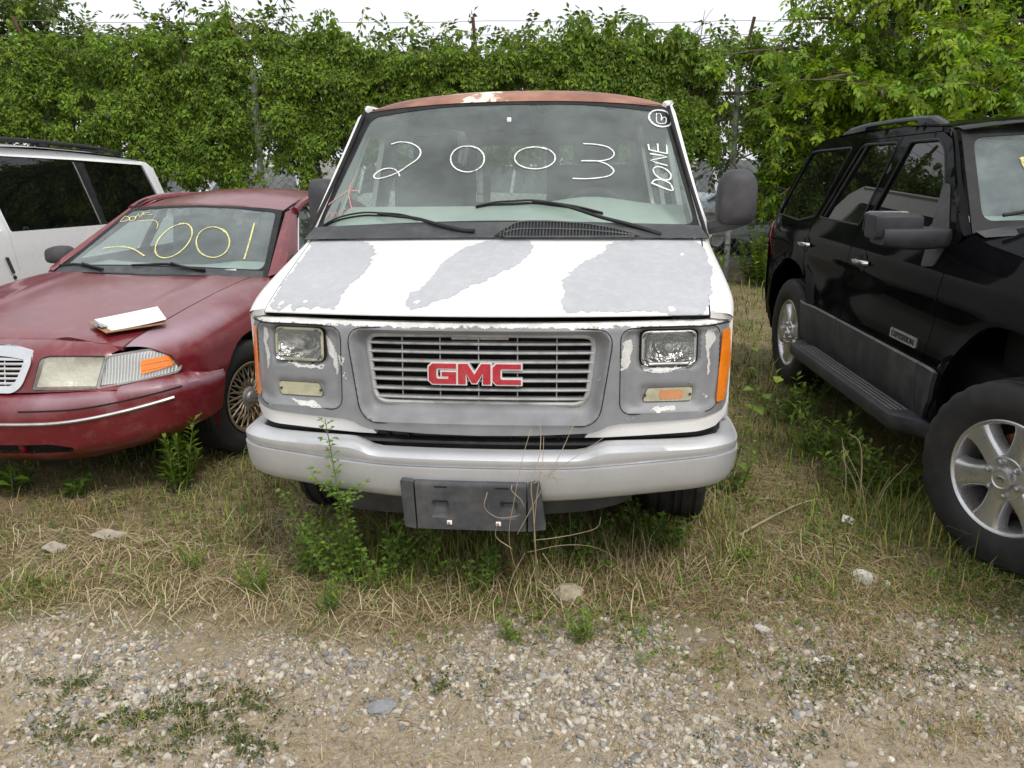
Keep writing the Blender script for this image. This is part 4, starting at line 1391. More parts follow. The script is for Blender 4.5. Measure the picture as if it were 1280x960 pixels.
# roof
G = []
for dy in (0, .015, .05, .12, .3, .7, 1.05, 1.25, 1.40):
    row = []
    for u in np.linspace(-1, 1, 27):
        x = u * (.60 + .02 * min(dy / .3, 1))
        zb = 1.353 - .033 * abs(u) ** 2.2
        zc_ = 1.448 - .070 * abs(u) ** 2.2 - .025 * abs(u) ** 9
        k = sstep(-.05, .55, dy) * 1.0
        z = zb + (zc_ - zb) * min(1, k * 1.05)
        if dy > .9: z -= (dy - .9) ** 2 * .32
        y0 = float(ywk(np.array(x), np.array(zb)))
        row.append((x, y0 + dy - .10 * u * u * min(dy, 1), z))
    G.append(row)
rv = loft(np.array(G))
part('roof', rv, M['burgundy'], sedan, attr=fz(rv[0], lambda V: .30 + .35 * np.exp(-((V[:, 0] - .15) / .3) ** 2 - ((V[:, 1] - 2.75) / .25) ** 2)))
for s in (1, -1):
    P = cr(np.array([(s * .605, 2.37, 1.322), (s * .628, 2.55, 1.372), (s * .628, 2.9, 1.398), (s * .62, 3.5, 1.378)]), 6)
    part('roof_gutter', tube(P, .008, 5), M['dark'], sedan)
    P = cr(np.array([(s * .655, 2.42, 1.316), (s * .645, 2.60, 1.365), (s * .63, 2.9, 1.388), (s * .62, 3.5, 1.37)]), 6)
    part('roof_rail', tube(P, .028, 8), M['burgundy'], sedan, attr=(0, 0, 0))
# tail: rear window, boot, back
part('rear_window', loft([[(x * .58, 3.78, 1.345), (x * .72, 4.28, 1.0)] for x in np.linspace(-1, 1, 9)]), M['carglass'], sedan)
part('boot_lid', loft([[(x * .70, 4.24, 1.0), (x * .74, 4.6, .985), (x * .76, 5.1, .965), (x * .74, 5.25, .93), (x * .74, 5.32, .80), (x * .74, 5.35, .55), (x * .74, 5.3, .33)] for x in np.linspace(-1.16, 1.16, 13)]), M['burgundy'], sedan, attr=(.1, 0, 0))
part('underbody', rbox((1.55, 4.6, .40), (0, 2.75, .42), .05), M['dark'], sedan)
part('engine_bay', rbox((1.30, .9, .42), (0, .85, .56), .05), M['dark'], sedan)
part('cabin_floor', rbox((1.5, 2.7, .04), (0, 3.1, .62), .01), M['interior'], sedan)
G = []
for x in np.linspace(-.76, .76, 17):
    y0 = float(ywk(np.array(x), np.array(.96))) + .04
    hmp = .03 * math.exp(-((x - .38) / .2) ** 2)
    G.append([(x, y0, .945), (x, y0 + .22, .955 + hmp), (x, y0 + .48, .955 + hmp), (x, y0 + .54, .92), (x, y0 + .52, .6)])
part('dashboard', loft(np.array(G)[:, ::-1]), M['dash'], sedan)
sw = glue('steering_wheel', sedan)
a = np.arange(28) * 2 * PI / 28
P = np.stack([.38 + .19 * np.cos(a), 2.30 - .07 * np.sin(a), .94 + .165 * np.sin(a)], -1)
part('steering_rim', ring_tube(P, .013, 6), M['seat'], sw)
part('steering_hub', rbox((.18, .05, .12), (.38, 2.31, .93), .02), M['seat'], sw)
M['cseat'] = pm('grey_seat_cloth', (.10, .11, .12), .9, var=.15)
for x, y_ in ((-.37, 2.85), (.37, 2.85)):
    st_ = glue('seat', sedan)
    st_.location = (x, y_, 0)
    part('seat_cushion', rbox((.52, .5, .16), (0, -.25, .70), .05), M['cseat'], st_)
    part('backrest', xf(rbox((.52, .13, .52), (0, 0, .26), .05, 3), (0, 0, .72), (R(-12), 0, 0)), M['cseat'], st_)
    part('headrest', rbox((.26, .09, .15), (0, .12, 1.27), .035, 3), M['cseat'], st_)
part('rear_bench', rbox((1.25, .15, .5), (0, 3.75, .85), .05), M['cseat'], sedan)
part('inside_mirror', rbox((.22, .02, .06), (0, 2.20, 1.26), .01), M['black'], sedan)
# door mirrors
for s in (-1, 1):
    dm = glue('door_mirror', sedan)
    dm.location = (s * .925, 1.93, 1.02)
    part('mirror_housing', mirror_shell([(0, 0, .05, .03, -.07), (0, 0, .085, .055, -.05), (0, 0, .095, .062, 0), (0, 0, .095, .062, .05), (0, 0, .088, .056, .05)]), M['mirror_plastic'], dm)
    part('mirror_glass', prism(box2(-.082, .082, -.05, .05, .02), .0505, .0515), M['chrome'], dm)
    part('mirror_foot', rbox((.12, .05, .05), (-s * .09, .0, -.045), .015), M['black'], dm)
# wheels with lacy spokes
wv = tyre_vf(.335, .22, .205, 72, False)
M['bronze'] = pm('bronzed_alloy', (.40, .34, .25), .35, metal=.8, var=.2, vs=14, dirt=((.16, .11, .07), .7, 18))
cw0 = None
for (x, y, rz) in ((.855, 1.02, -11), (-.855, 1.02, -11), (.855, 3.94, 0), (-.855, 3.94, 0)):
    wl_ = wheel_node('wheel', sedan, (x, y, .332), R(rz + (180 if x < 0 else 0)))
    if cw0 is None:
        t_ = part('tyre', wv, M['rubber'], wl_)
        rp = [(.208, .100), (.212, .106), (.205, .108), (.190, .100), (.184, .080), (.176, .02), (.170, -.06), (.19, -.10)]
        r_ = part('rim', lathe(rp, 48), M['bronze'], wl_)
        b_ = part('brake_disc', lathe([(.165, -.01), (.06, 0), (0, 0)], 28), M['dark'], wl_)
        sv_ = []
        for k in range(20):
            for dr, xo, xo2 in ((.30, .060, .088), (-.30, .052, .082)):
                q0, q1 = k * 2 * PI / 20, k * 2 * PI / 20 + dr
                sv_.append(tube([(xo2 - .004, .055 * math.cos(q0), .055 * math.sin(q0)), (xo2, .10 * math.cos(q0 + dr * .4), .10 * math.sin(q0 + dr * .4)), (xo, .182 * math.cos(q1), .182 * math.sin(q1))], [.007, .006, .0055], 5))
        sp_ = [part('spoke', v_, M['bronze'], wl_) for v_ in sv_]
        c_ = part('hub_cap', lathe([(.062, .07), (.060, .092), (.050, .098), (.034, .100), (.030, .112), (0, .115)], 28), M['oldmetal'], wl_)
        cw0 = [(o.name.split('.')[0], o.data) for o in [t_, r_, b_] + sp_ + [c_]]
    else:
        for nm, me in cw0:
            o = bpy.data.objects.new(nm, me); COL.objects.link(o); o.parent = wl_

# clipboard on the bonnet (a thing of its own)
def sed_w(P):
    a_ = R(10.273)
    P = np.asarray(P, float)
    return np.stack([-2.655 + P[..., 0] * math.cos(a_) + P[..., 1] * math.sin(a_), 3.869 - P[..., 0] * math.sin(a_) + P[..., 1] * math.cos(a_), P[..., 2]], -1)
cl = root('clipboard', 'brown clipboard with a white sheet of paper lying on the burgundy bonnet', 'clipboard')
cA, cB, cC, cD = np.array((.344, .483, .856)), np.array((.559, .327, .838)), np.array((.778, .512, .858)), np.array((.581, .739, .890))
def board(u0, u1, v0, v1, h, th, n=6, curl=0.):
    G0, G1 = [], []
    for i in range(n + 1):
        u = u0 + (u1 - u0) * i / n
        r0, r1 = [], []
        for j in range(n + 1):
            v = v0 + (v1 - v0) * j / n
            p = cA * (1 - u) * (1 - v) + cD * u * (1 - v) + cB * (1 - u) * v + cC * u * v
            p = p + np.array([0, 0, h + curl * (u - u0) ** 2 * (.4 + v)])
            r0.append(sed_w(p + np.array([0, 0, th]))); r1.append(sed_w(p))
        G0.append(r0); G1.append(r1)
    a0, a1 = loft(np.array(G0)), loft(np.array(G1))
    G0, G1 = np.array(G0), np.array(G1)
    b0 = np.concatenate([G0[0, :], G0[1:, -1], G0[-1, ::-1][1:], G0[::-1, 0][1:-1]])
    b1 = np.concatenate([G1[0, :], G1[1:, -1], G1[-1, ::-1][1:], G1[::-1, 0][1:-1]])
    return merge((a0[0], [f[::-1] for f in a0[1]]), a1, loft(np.array([b0, b1]), cv=True))
part('board', board(0, 1, 0, 1, 0, .004), M['wood'], cl, smooth=False)
part('paper_sheet', board(.10, 1.02, -.02, .95, .005, .003, 8, .012), M['paper'], cl, smooth=False)
cm = sed_w((cA + cB) / 2)
ang = math.atan2((sed_w(cB) - sed_w(cA))[1], (sed_w(cB) - sed_w(cA))[0])
part('clip', xf(merge(rbox((.13, .035, .004), (0, .020, .012), .001), tube([(-.06, .03, .012), (-.045, .0, .026), (.045, .0, .026), (.06, .03, .012)], .004, 6), rbox((.05, .014, .016), (0, -.004, .014), .004)), tuple(cm), (0, 0, ang)), M['oldmetal'], cl)

# ================================================================== THE BLACK SUV
suv = root('black_suv', 'big black four-door SUV with roof rails, running board and six-spoke silver wheels', 'suv', (2.958, 2.234, .03), (0, 0, R(-1.242)))
M['blackpaint'] = pm('black_gloss_paint', (.004, .004, .005), .4, coat=.27, var=.2, vs=3, dirt=((.05, .048, .042), .08, 3), spec=0.)
M['cladding'] = pm('dark_grey_cladding', (.026, .028, .034), .55, var=.12, vs=7, dirt=((.16, .15, .13), .35, 6), bmp=(300, .2, .001))
M['suvmirror'] = pm('suv_mirror_plastic', (.020, .021, .026), .55, var=.1, vs=9, dirt=((.08, .078, .075), .25, 6), spec=.35)
M['cladtop'] = pm('scuffed_cladding_edge', (.16, .155, .145), .6, var=.3, vs=20)
M['suvtint'] = glass('privacy_glass', (.010, .012, .012), .010, rough=.01, ior=1.55)
M['alloy'] = pm('silver_alloy', (.62, .62, .63), .28, metal=.85, var=.06, vs=6, dirt=((.25, .20, .16), .35, 10))
M['rust'] = pm('rusty_brake_iron', (.20, .075, .035), .8, var=.3, vs=20)
WC = [(.95, .40), (3.80, .40)]
def sx0(y, z):
    z = np.asarray(z, float)
    y = np.asarray(y, float)
    w = np.where(z < 1.10, 1.0, np.where(z < 1.20, 1.0 - .020 * np.clip((z - 1.10) / .10, 0, 1) ** 1.5, .98 - (z - 1.2) * .26))
    w = w - .014 * np.exp(-((z - .90) / .09) ** 2) - .03 * np.clip((.62 - z) / .2, 0, 1) ** 2
    w = w + .006 * np.exp(-((z - 1.045) / .03) ** 2)
    for cy, cz in WC:
        d = np.hypot((y - cy) * .95, z - cz)
        w = w + .022 * np.exp(-((d - .52) / .07) ** 2) * (z < 1.12)
    w = w - .10 * np.clip((.55 - y) / .55, 0, 1) ** 2 - .05 * np.clip((y - 4.15) / .42, 0, 1) ** 2
    return w
def sxf(s, off=0.):
    return lambda y, z: (s * (sx0(y, z) + off), y, z)
def sarch(cy, r0=.50, r1=.585, z0=.33):
    o = []
    for t in np.linspace(-.12, PI + .12, 23):
        c_, s_ = math.cos(t), math.sin(t)
        o.append((cy + r0 * np.sign(c_) * abs(c_) ** .85, .42 + r1 * np.sign(s_) * abs(s_) ** .9))
    return o
fender = [(.04, .45), (.02, .95), (.06, 1.17), (.6, 1.245), (1.2, 1.292), (1.485, 1.325), (1.545, 1.29), (1.575, 1.11), (1.618, .90), (1.652, .705), (1.655, .50), (1.48, .40)] + sarch(.95) + [(.40, .36)]
fdoor = [(1.550, 1.288), (1.581, 1.11), (1.624, .90), (1.658, .702), (2.768, .702), (2.714, 1.195), (2.700, 1.26), (2.565, 1.775), (2.11, 1.788), (1.99, 1.75), (1.78, 1.55)]
rdoor = [(2.776, .702), (2.722, 1.195), (2.708, 1.26), (2.573, 1.775), (3.10, 1.762), (3.19, 1.70), (3.475, 1.26), (3.53, 1.10), (3.55, .95), (3.40, .80), (3.34, .702)]
quart = [(3.560, .952), (3.540, 1.10), (3.485, 1.262), (3.200, 1.705), (3.108, 1.767), (2.573, 1.781), (2.11, 1.794), (1.995, 1.806), (2.6, 1.825), (3.4, 1.80), (3.9, 1.765), (4.03, 1.728), (4.30, 1.42), (4.455, 1.222), (4.56, 1.112), (4.575, .95), (4.56, .60), (4.50, .45), (4.32, .40)] + [p for p in sarch(3.80, .48, .53) if p[0] > 3.45]
w1 = rpoly([(1.70, 1.315, .03), (2.640, 1.275), (2.450, 1.745), (2.12, 1.752, .04), (2.02, 1.70, .04)], .03)
w2 = rpoly([(2.725, 1.275, .02), (3.415, 1.272), (3.13, 1.715, .04), (3.06, 1.738), (2.608, 1.742, .02)], .03)
w3 = rpoly([(3.50, 1.275), (3.81, 1.225), (4.36, 1.235), (4.04, 1.69), (3.90, 1.705), (3.27, 1.722)], .03)
for s in (-1, 1):
    inw = (-s, 0, 0)
    part('fender', sheet(np.array(fender), sxf(s), (), .045, .03, inw), M['blackpaint'], suv)
    d1 = part('door', sheet(np.array(fdoor), sxf(s), [w1], .045, .03, inw), M['blackpaint'], suv)
    d2 = part('door', sheet(np.array(rdoor), sxf(s), [w2], .045, .03, inw), M['blackpaint'], suv)
    qp = part('quarter_panel', sheet(np.array(quart), sxf(s), [w3], .045, .03, inw), M['blackpaint'], suv)
    for w_, d_ in ((w1, d1), (w2, d2), (w3, qp)):
        part('window', sheet(offs(w_, .006), sxf(s, -.012), (), .12, 0, inw), M['suvtint'], d_)
        part('window_seal', ring_tube(np.stack(sxf(s, -.002)(w_[:, 0], w_[:, 1]), -1), .0075, 6), M['trim'], d_)
    part('window_divider', tube(np.stack(sxf(s, -.004)(np.linspace(3.34, 3.03, 8), np.linspace(1.275, 1.74, 8)), -1), .010, 6), M['trim'], d2)
    # lower cladding, one piece per door
    for r0, r1, e0 in ((1.470, 1.655, .09), (1.661, 2.770, 0), (2.778, 3.46, 0)):
        cp = np.array([(r0, .43), (r1, .43), (r1, .695), (r0, .695)])
        if e0: cp = np.array([(1.66 - .07, .43), (1.655, .43), (1.655, .695), (1.462, .697), (1.475, .56)])
        cpn = part('cladding', sheet(cp, sxf(s, .020), (), .05, .04, inw), M['cladding'], suv)
        q = cr(np.array([(r0, .697), (r1, .697)]), 10)
        part('cladding_lip', tube(np.stack(sxf(s, .012)(q[:, 0], q[:, 1]), -1), .009, 6), M['cladtop'], cpn)
    # handles
    for y_, d_ in ((2.507, d1), (3.516, d2)):
        part('handle_cup', xf(lathe([(0, .003), (.042, .002), (.05, .006), (.055, 0)], 18), (s * (float(sx0(y_, 1.08)) - .001), y_, 1.083), (0, 0, 0 if s > 0 else PI)), M['dark'], d_)
        P = [(s * (float(sx0(y_, 1.08)) + o_), y_ + dy, 1.085) for dy, o_ in ((-.085, .004), (-.07, .026), (0, .036), (.07, .026), (.085, .004))]
        part('door_handle', tube(cr(np.array(P), 4), .014, 8), M['chrome'], d_)
    # running board
    top, bot, xi, xo = .440, .345, .985, 1.135
    G = []
    for y_, k in ((1.49, .15), (1.56, .35), (1.66, .98), (1.75, 1), (3.15, 1), (3.28, .95), (3.36, .5), (3.40, .2)):
        xx = xi + (xo - xi) * k
        G.append([(s * xi, y_, top), (s * (xx - .03), y_, top + .002), (s * (xx - .008), y_, top - .006), (s * xx, y_, top - .03), (s * (xx - .01), y_, bot + .02), (s * (xx - .04), y_, bot), (s * (xi - .1), y_, bot), (s * (xi - .1), y_, top)])
    G = np.array(G)
    rb = part('running_board', loft(G if s > 0 else G[:, ::-1], cv=True, cap=True), M['cladding'], suv)
    for xr in (1.02, 1.045, 1.07, 1.095):
        part('tread_ridge', rbox((.009, 1.45, .006), (s * xr, 2.43, .445), .002), M['cladtop'], rb)
    # roof rail
    rr_ = glue('roof_rail', suv)
    G = []
    for y_, z0, z1, hw in ((2.24, 1.800, 1.812, .02), (2.30, 1.800, 1.845, .026), (2.42, 1.802, 1.880, .028), (2.55, 1.800, 1.885, .028), (2.575, 1.862, 1.885, .026), (2.9, 1.860, 1.882, .024), (3.3, 1.848, 1.872, .024), (3.36, 1.79, 1.868, .024), (3.6, 1.79, 1.848, .024), (3.78, 1.775, 1.800, .02)):
        G.append([(s * .735 + hw * a_, y_, z) for a_, z in ((-1, z0), (-1, z1 - .012), (-.55, z1), (.55, z1), (1, z1 - .012), (1, z0))])
    part('rail_bar', loft(np.array(G), cv=True, cap=True), M['cladding'], rr_)
    part('rail_socket', rbox((.06, .045, .03), (s * .735, 2.47, 1.838), .012), M['dark'], rr_)
    # door mirror
    dm = glue('door_mirror', suv)
    dm.location = (s * 1.19, 1.70, 1.345)
    G = []
    for x_, hy, zt, zb in ((-.118, .050, .038, -.030), (-.115, .068, .058, -.048), (-.09, .078, .066, -.053), (.0, .080, .068, -.050), (.08, .076, .066, -.045), (.102, .066, .056, -.02), (.105, .046, .042, .0)):
        a_ = np.arange(20) * 2 * PI / 20
        cc, s2 = np.cos(a_), np.sin(a_)
        G.append(np.stack([np.full(20, s * -x_), hy * np.sign(cc) * np.abs(cc) ** .32, (zt + zb) / 2 + (zt - zb) / 2 * np.sign(s2) * np.abs(s2) ** .32], -1))
    G = np.array(G)
    part('mirror_housing', loft(G if s < 0 else G[:, ::-1], cv=True, cap=True), M['suvmirror'], dm)
    G = []
    for x_, hy, zt, zb in ((.085, .085, .0, -.075), (.06, .09, .004, -.085), (-.05, .09, .004, -.098), (-.15, .075, .004, -.095), (-.235, .06, .0, -.085)):
        a_ = np.arange(16) * 2 * PI / 16
        cc, s2 = np.cos(a_), np.sin(a_)
        G.append(np.stack([np.full(16, s * x_), -.015 + hy * np.sign(cc) * np.abs(cc) ** .32, (zt + zb) / 2 + (zt - zb) / 2 * np.sign(s2) * np.abs(s2) ** .32], -1))
    G = np.array(G)
    part('mirror_arm', loft(G if s < 0 else G[:, ::-1], cv=True, cap=True), M['suvmirror'], dm)
    part('mirror_glass', prism(box2(-.11, .11, -.045, .07, .03), .1005, .1015), M['chrome'], dm)
    sp_ = rpoly([(1.645, 1.285), (1.68, 1.165), (1.80, 1.150), (1.895, 1.545), (1.835, 1.54)], .02)
    part('mirror_sail', sheet(sp_, sxf(s, .008), (), .05, .02, inw), M['cladding'], d1)
    tl = part('taillight', sheet(rpoly([(4.46, .90), (4.53, .90), (4.53, 1.10), (4.475, 1.165), (4.43, 1.165)], .012), sxf(s, .006), (), .03, .02, inw), M['red_lens'], suv)
    # badge with its raised lettering
    bd_ = part('badge', sheet(box2(1.735, 2.035, .752, .802, .008), sxf(s, .008), (), .05, .008, inw), M['oldmetal'], d1)
    fc = bpy.data.curves.new('badge_lettering', 'FONT')
    fc.body = 'EXPEDITION'
    fc.size = .046
    fc.extrude = .0015
    fc.align_x = 'CENTER'
    to_ = bpy.data.objects.new('lettering_source', fc)
    COL.objects.link(to_)
    bpy.context.view_layer.update()
    me_ = bpy.data.meshes.new_from_object(to_.evaluated_get(bpy.context.evaluated_depsgraph_get()))
    bpy.data.objects.remove(to_)
    me_.materials.clear()
    me_.materials.append(M['cladding'])
    fo_ = bpy.data.objects.new('badge_lettering', me_)
    COL.objects.link(fo_)
    fo_.parent = bd_
    fo_.location = (s * (float(sx0(1.885, .777)) + .010), 1.885, .762)
    fo_.rotation_euler = (PI / 2, 0, s * PI / 2)
# bonnet and front
G = []
for y_, ze, zc_ in ((.0, 1.00, 1.05), (.03, 1.12, 1.18), (.10, 1.175, 1.235), (.3, 1.212, 1.28), (.7, 1.257, 1.33), (1.1, 1.287, 1.362), (1.40, 1.312, 1.378), (1.50, 1.325, 1.385)):
    row = []
    for u in np.linspace(-1, 1, 33):
        hw = float(sx0(y_, ze)) - .004
        z = ze + (zc_ - ze) * (1 - abs(u) ** 2.6) + .018 * math.exp(-((abs(u) - .72) / .10) ** 2)
        row.append((u * hw, y_ - .12 * (1 - u * u) * (y_ > 1.45), z))
    G.append(row)
part('bonnet', loft(np.array(G)), M['blackpaint'], suv)
ft = rpoly([(-.88, .42), (.88, .42), (.90, 1.0), (.80, 1.09), (-.80, 1.09), (-.90, 1.0)], .06)
part('front_end', sheet(ft, lambda x, z: (x, -.04 + .10 * (x / .9) ** 2, z), (), .08, .1, (0, 1, 0)), M['blackpaint'], suv)
part('grille', sheet(rpoly([(-.55, .72), (.55, .72), (.60, 1.03), (-.60, 1.03)], .03), lambda x, z: (x, -.055 + .10 * (x / .9) ** 2, z), (), .1, .02), M['oldmetal'], suv)
for s in (-1, 1):
    part('headlight', sheet(rpoly([(s * .62, .80), (s * .86, .82), (s * .87, 1.04), (s * .62, 1.03)][::s], .03), lambda x, z: (x, -.052 + .10 * (x / .9) ** 2, z), (), .05, .02), M['clear_lens'], suv)
# windscreen, pillars, roof
def yws2(x, z):
    return 1.395 + (z - 1.34) * 1.10 + .10 * (x / .93) ** 2
f2 = np.array([(-.935, 1.335), (-.5, 1.37), (0, 1.38), (.5, 1.37), (.935, 1.335), (.815, 1.785), (.5, 1.815), (0, 1.83), (-.5, 1.815), (-.815, 1.785)])
i2 = rpoly([(-.875, 1.385), (0, 1.42, .3), (.875, 1.385), (.775, 1.755), (0, 1.80, .3), (-.775, 1.755)], .05)
M['ws3'] = glass('suv_windscreen_glass', (.68, .80, .78), .28, (.52, .62, .62), .03, dscale=2.0)
sf2 = lambda off=0.: (lambda x, z: (x, yws2(x, z) - off * .7, z + off * .7))
w_s = part('windscreen', sheet(offs(f2, -.01), sf2(), (), .06), M['ws3'], suv)
part('windscreen_frame', sheet(f2, sf2(.004), [i2], .05, .012, (0, .6, -.7)), M['trim'], w_s)
for p_ in ([(-.575, 1.53), (-.60, 1.60), (-.605, 1.66)], [(-.605, 1.655), (-.52, 1.66)], [(-.575, 1.53), (-.50, 1.54)]):
    stroke('yellow_mark', p_, sf2, (0, -.7, .7), M['chalk_yellow'], w_s, .02)
Bp = cr(np.array([(-.80, 1.395), (-.5, 1.44), (-.1, 1.455)]), 6)
wp = glue('wiper', suv)
part('wiper_blade', tube(np.stack([Bp[:, 0], yws2(Bp[:, 0], Bp[:, 1]) - .02, Bp[:, 1] + .02], -1), .009, 6), M['trim'], wp)
part('wiper_arm', tube([(-.05, 1.34, 1.385), (-.25, 1.40, 1.44), (-.45, 1.47, 1.475)], .009, 6), M['trim'], wp)
def cw2(x):
    y0, k = float(yws2(np.array(x), np.array(1.36))), 1 - (x / .93) ** 2
    return [(x, y0 - .11, 1.325 + .05 * k), (x, y0 - .02, 1.345 + .045 * k), (x, y0 + .04, 1.375 + .03 * k)]
part('cowl_panel', loft([cw2(x) for x in np.linspace(-.92, .92, 15)]), M['cladding'], suv)
for s in (-1, 1):
    P = cr(np.array([(s * .945, 1.475, 1.335), (s * .895, 1.72, 1.555), (s * .832, 1.965, 1.778), (s * .82, 2.1, 1.805)]), 6)
    Q = cr(np.array([(s * .962, 1.56, 1.285), (s * .898, 1.785, 1.55), (s * .838, 1.995, 1.755), (s * .833, 2.12, 1.79)]), 6)
    mid = (P + Q) / 2 + np.array([s * .012, -.01, .012])
    G = np.array([P, mid, Q])
    part('windscreen_pillar', loft(G if s < 0 else G[::-1]), M['blackpaint'], suv)
G = []
for y_, e in ((1.93, -.012), (1.98, .0), (2.1, .012), (2.5, .022), (3.2, .015), (3.7, -.01), (3.95, -.035), (4.12, -.08)):
    row = []
    for u in np.linspace(-1, 1, 25):
        hw = .818 - .02 * (y_ > 4)
        row.append((u * hw, y_ - (.09 * (1 - u * u) if y_ < 2.05 else 0), 1.805 + e + .055 * (1 - abs(u) ** 2.4) - .0 * abs(u)))
    G.append(row)
part('roof', loft(np.array(G)), M['blackpaint'], suv)
part('tailgate', loft([[(x * .80, 4.05, 1.73), (x * .86, 4.28, 1.45), (x * .93, 4.47, 1.2), (x * .96, 4.58, 1.1), (x * .96, 4.58, .6), (x * .95, 4.52, .42)] for x in np.linspace(-1, 1, 9)]), M['blackpaint'], suv)
part('underbody', rbox((1.66, 4.2, .38), (0, 2.3, .56), .05), M['dark'], suv)
part('engine_bay', rbox((1.55, 1.2, .55), (0, .80, .95), .05), M['dark'], suv)
part('cabin_floor', rbox((1.78, 2.9, .05), (0, 3.0, .95), .02), M['interior'], suv)
part('dashboard', loft([[(x, 1.50 + .08 * (x / .9) ** 2, 1.365), (x, 1.72, 1.39), (x, 1.90, 1.385), (x, 1.95, 1.33), (x, 1.93, .9)] for x in np.linspace(-.88, .88, 11)][::-1]), M['dash'], suv)
for x, y_ in ((-.42, 2.6), (.42, 2.6), (-.42, 3.5), (.42, 3.5)):
    st_ = glue('seat', suv)
    st_.location = (x, y_, 0)
    part('backrest', xf(rbox((.55, .14, .62), (0, 0, .31), .05, 3), (0, 0, .98), (R(-10), 0, 0)), M['cseat'], st_)
    part('headrest', rbox((.28, .10, .18), (0, .12, 1.66), .04, 3), M['cseat'], st_)
# wheels
wv = tyre_vf(.40, .268, .238, 84)
sw0 = None
for (x, y, rz) in ((-.868, .95, 25), (.868, .95, 25), (-.868, 3.80, 0), (.868, 3.80, 0)):
    wl_ = wheel_node('wheel', suv, (x, y, .40), R(rz + (180 if x < 0 else 0)), 0)
    if sw0 is None:
        pt = [part('tyre', wv, M['rubber'], wl_)]
        rp = [(.243, .108), (.246, .117), (.240, .121), (.232, .117), (.227, .108), (.222, .07), (.214, -.02), (.212, -.11), (.24, -.118)]
        pt.append(part('rim', lathe(rp, 60), M['alloy'], wl_))
        pt.append(part('brake_disc', lathe([(.172, .0), (.172, .012), (.10, .014), (.09, .03), (.0, .032)], 32), M['rust'], wl_))
        pt.append(part('wheel_back', lathe([(.213, -.02), (0, -.02)], 32), M['dark'], wl_))
        for k in range(6):
            q = R(14) + k * PI / 3
            G = []
            for r_, w_, xp in ((.045, .095, .104), (.085, .092, .108), (.125, .088, .107), (.165, .092, .107), (.200, .108, .109), (.229, .140, .111)):
                row = []
                for t_, dx in ((-.5, -.058), (-.5, -.014), (-.42, -.003), (-.30, 0), (.30, 0), (.42, -.003), (.5, -.014), (.5, -.058)):
                    tx, rx = t_ * w_ * (1 + (.25 if dx < -.05 else 0)), r_
                    row.append((xp + dx, rx * math.cos(q) - tx * math.sin(q), rx * math.sin(q) + tx * math.cos(q)))
                G.append(row)
            pt.append(part('spoke', loft(np.array(G), cap=False), M['alloy'], wl_))
        pt.append(part('hub', lathe([(.096, .05), (.095, .104), (.088, .112), (.058, .114), (.045, .114)], 40), M['alloy'], wl_))
        pt.append(part('hub_cap', lathe([(.050, .10), (.049, .126), (.044, .134), (.038, .135), (.034, .131), (.0, .133)], 36), M['alloy'], wl_))
        pt.append(part('oval_emblem', xf(lathe([(.0, .0025), (.021, .002), (.024, -.002)], 24), (.134, 0, 0), (0, 0, 0), (1, 1, .55)), M['chrome'], wl_))
        for k in range(6):
            q = R(44) + k * PI / 3
            pt.append(part('lug_nut', xf(lathe([(.0135, -.01), (.0130, .012), (.0100, .016), (.0095, .022), (.007, .0245), (0, .025)], 12), (.108, .071 * math.cos(q), .070 * math.sin(q))), M['oldmetal'], wl_))
        sw0 = [(o.name.split('.')[0], o.data) for o in pt]
    else:
        for nm, me in sw0:
            o = bpy.data.objects.new(nm, me); COL.objects.link(o); o.parent = wl_

# ================================================================== THE WHITE MINIVAN BEHIND THE SEDAN
M['miniwhite'] = pm('clean_white_paint', (.84, .85, .86), .3, coat=.3, var=.02)
mini = root('white_minivan', 'white minivan with black side glass and roof rack parked behind the burgundy sedan', 'minivan', (-5.2, 5.1, 0), (R(-1.5), 0, R(-5.5)))
M['minitint'] = glass('minivan_privacy_glass', (.012, .014, .014), .008, rough=.012, ior=1.55)
def mx0(y, z):
    z = np.asarray(z, float)
    w_ = np.where(z < 1.15, .95 + .012 * np.exp(-((z - .985) / .02) ** 2) - .02 * np.clip((.6 - z) / .3, 0, 1), .95 - (z - 1.15) * .20)
    w_ = w_ - .05 * np.clip((z - 1.70) / .12, 0, 1) ** 2
    return w_ - .05 * np.clip((np.asarray(y, float) - 4.1) / .5, 0, 1) ** 2 - .10 * np.clip((.9 - y) / .9, 0, 1) ** 2
def mxf(s, off=0.):
    return lambda y, z: (s * (mx0(y, z) + off), y, z)
mw0 = rpoly([(.75, 1.17), (1.70, 1.162), (1.56, 1.745), (1.32, 1.745)], .03)
mw1 = rpoly([(1.83, 1.162), (3.075, 1.150), (2.925, 1.728), (1.68, 1.745)], .035)
mw2 = rpoly([(3.215, 1.165), (4.40, 1.165), (4.125, 1.700), (3.125, 1.726)], .035)
mdoor = [(.62, .35), (1.86, .35), (1.845, .77), (1.765, 1.15), (1.60, 1.77), (1.28, 1.77), (.60, 1.17)]
mside = [(1.868, .35), (1.853, .77), (1.773, 1.15), (1.612, 1.775), (1.28, 1.777), (1.3, 1.832), (2.9, 1.815), (3.9, 1.775), (4.245, 1.745), (4.36, 1.685), (4.52, 1.36), (4.60, 1.0), (4.63, .55), (4.55, .38), (4.25, .35)] + [(3.80 + .42 * math.cos(t), .34 + .42 * math.sin(t)) for t in np.linspace(0, PI, 17)]
mfend = [(.61, .36), (.59, 1.165), (.45, 1.12), (.0, 1.0), (-.10, .8), (-.12, .45), (.0, .36)]
mfend = [(.612, .36), (.592, 1.165), (.40, 1.12), (-.2, .98), (-.42, .8), (-.44, .45), (-.40, .36)] + [(.02 + .38 * math.cos(t), .34 + .40 * math.sin(t)) for t in np.linspace(PI, 0, 15)]
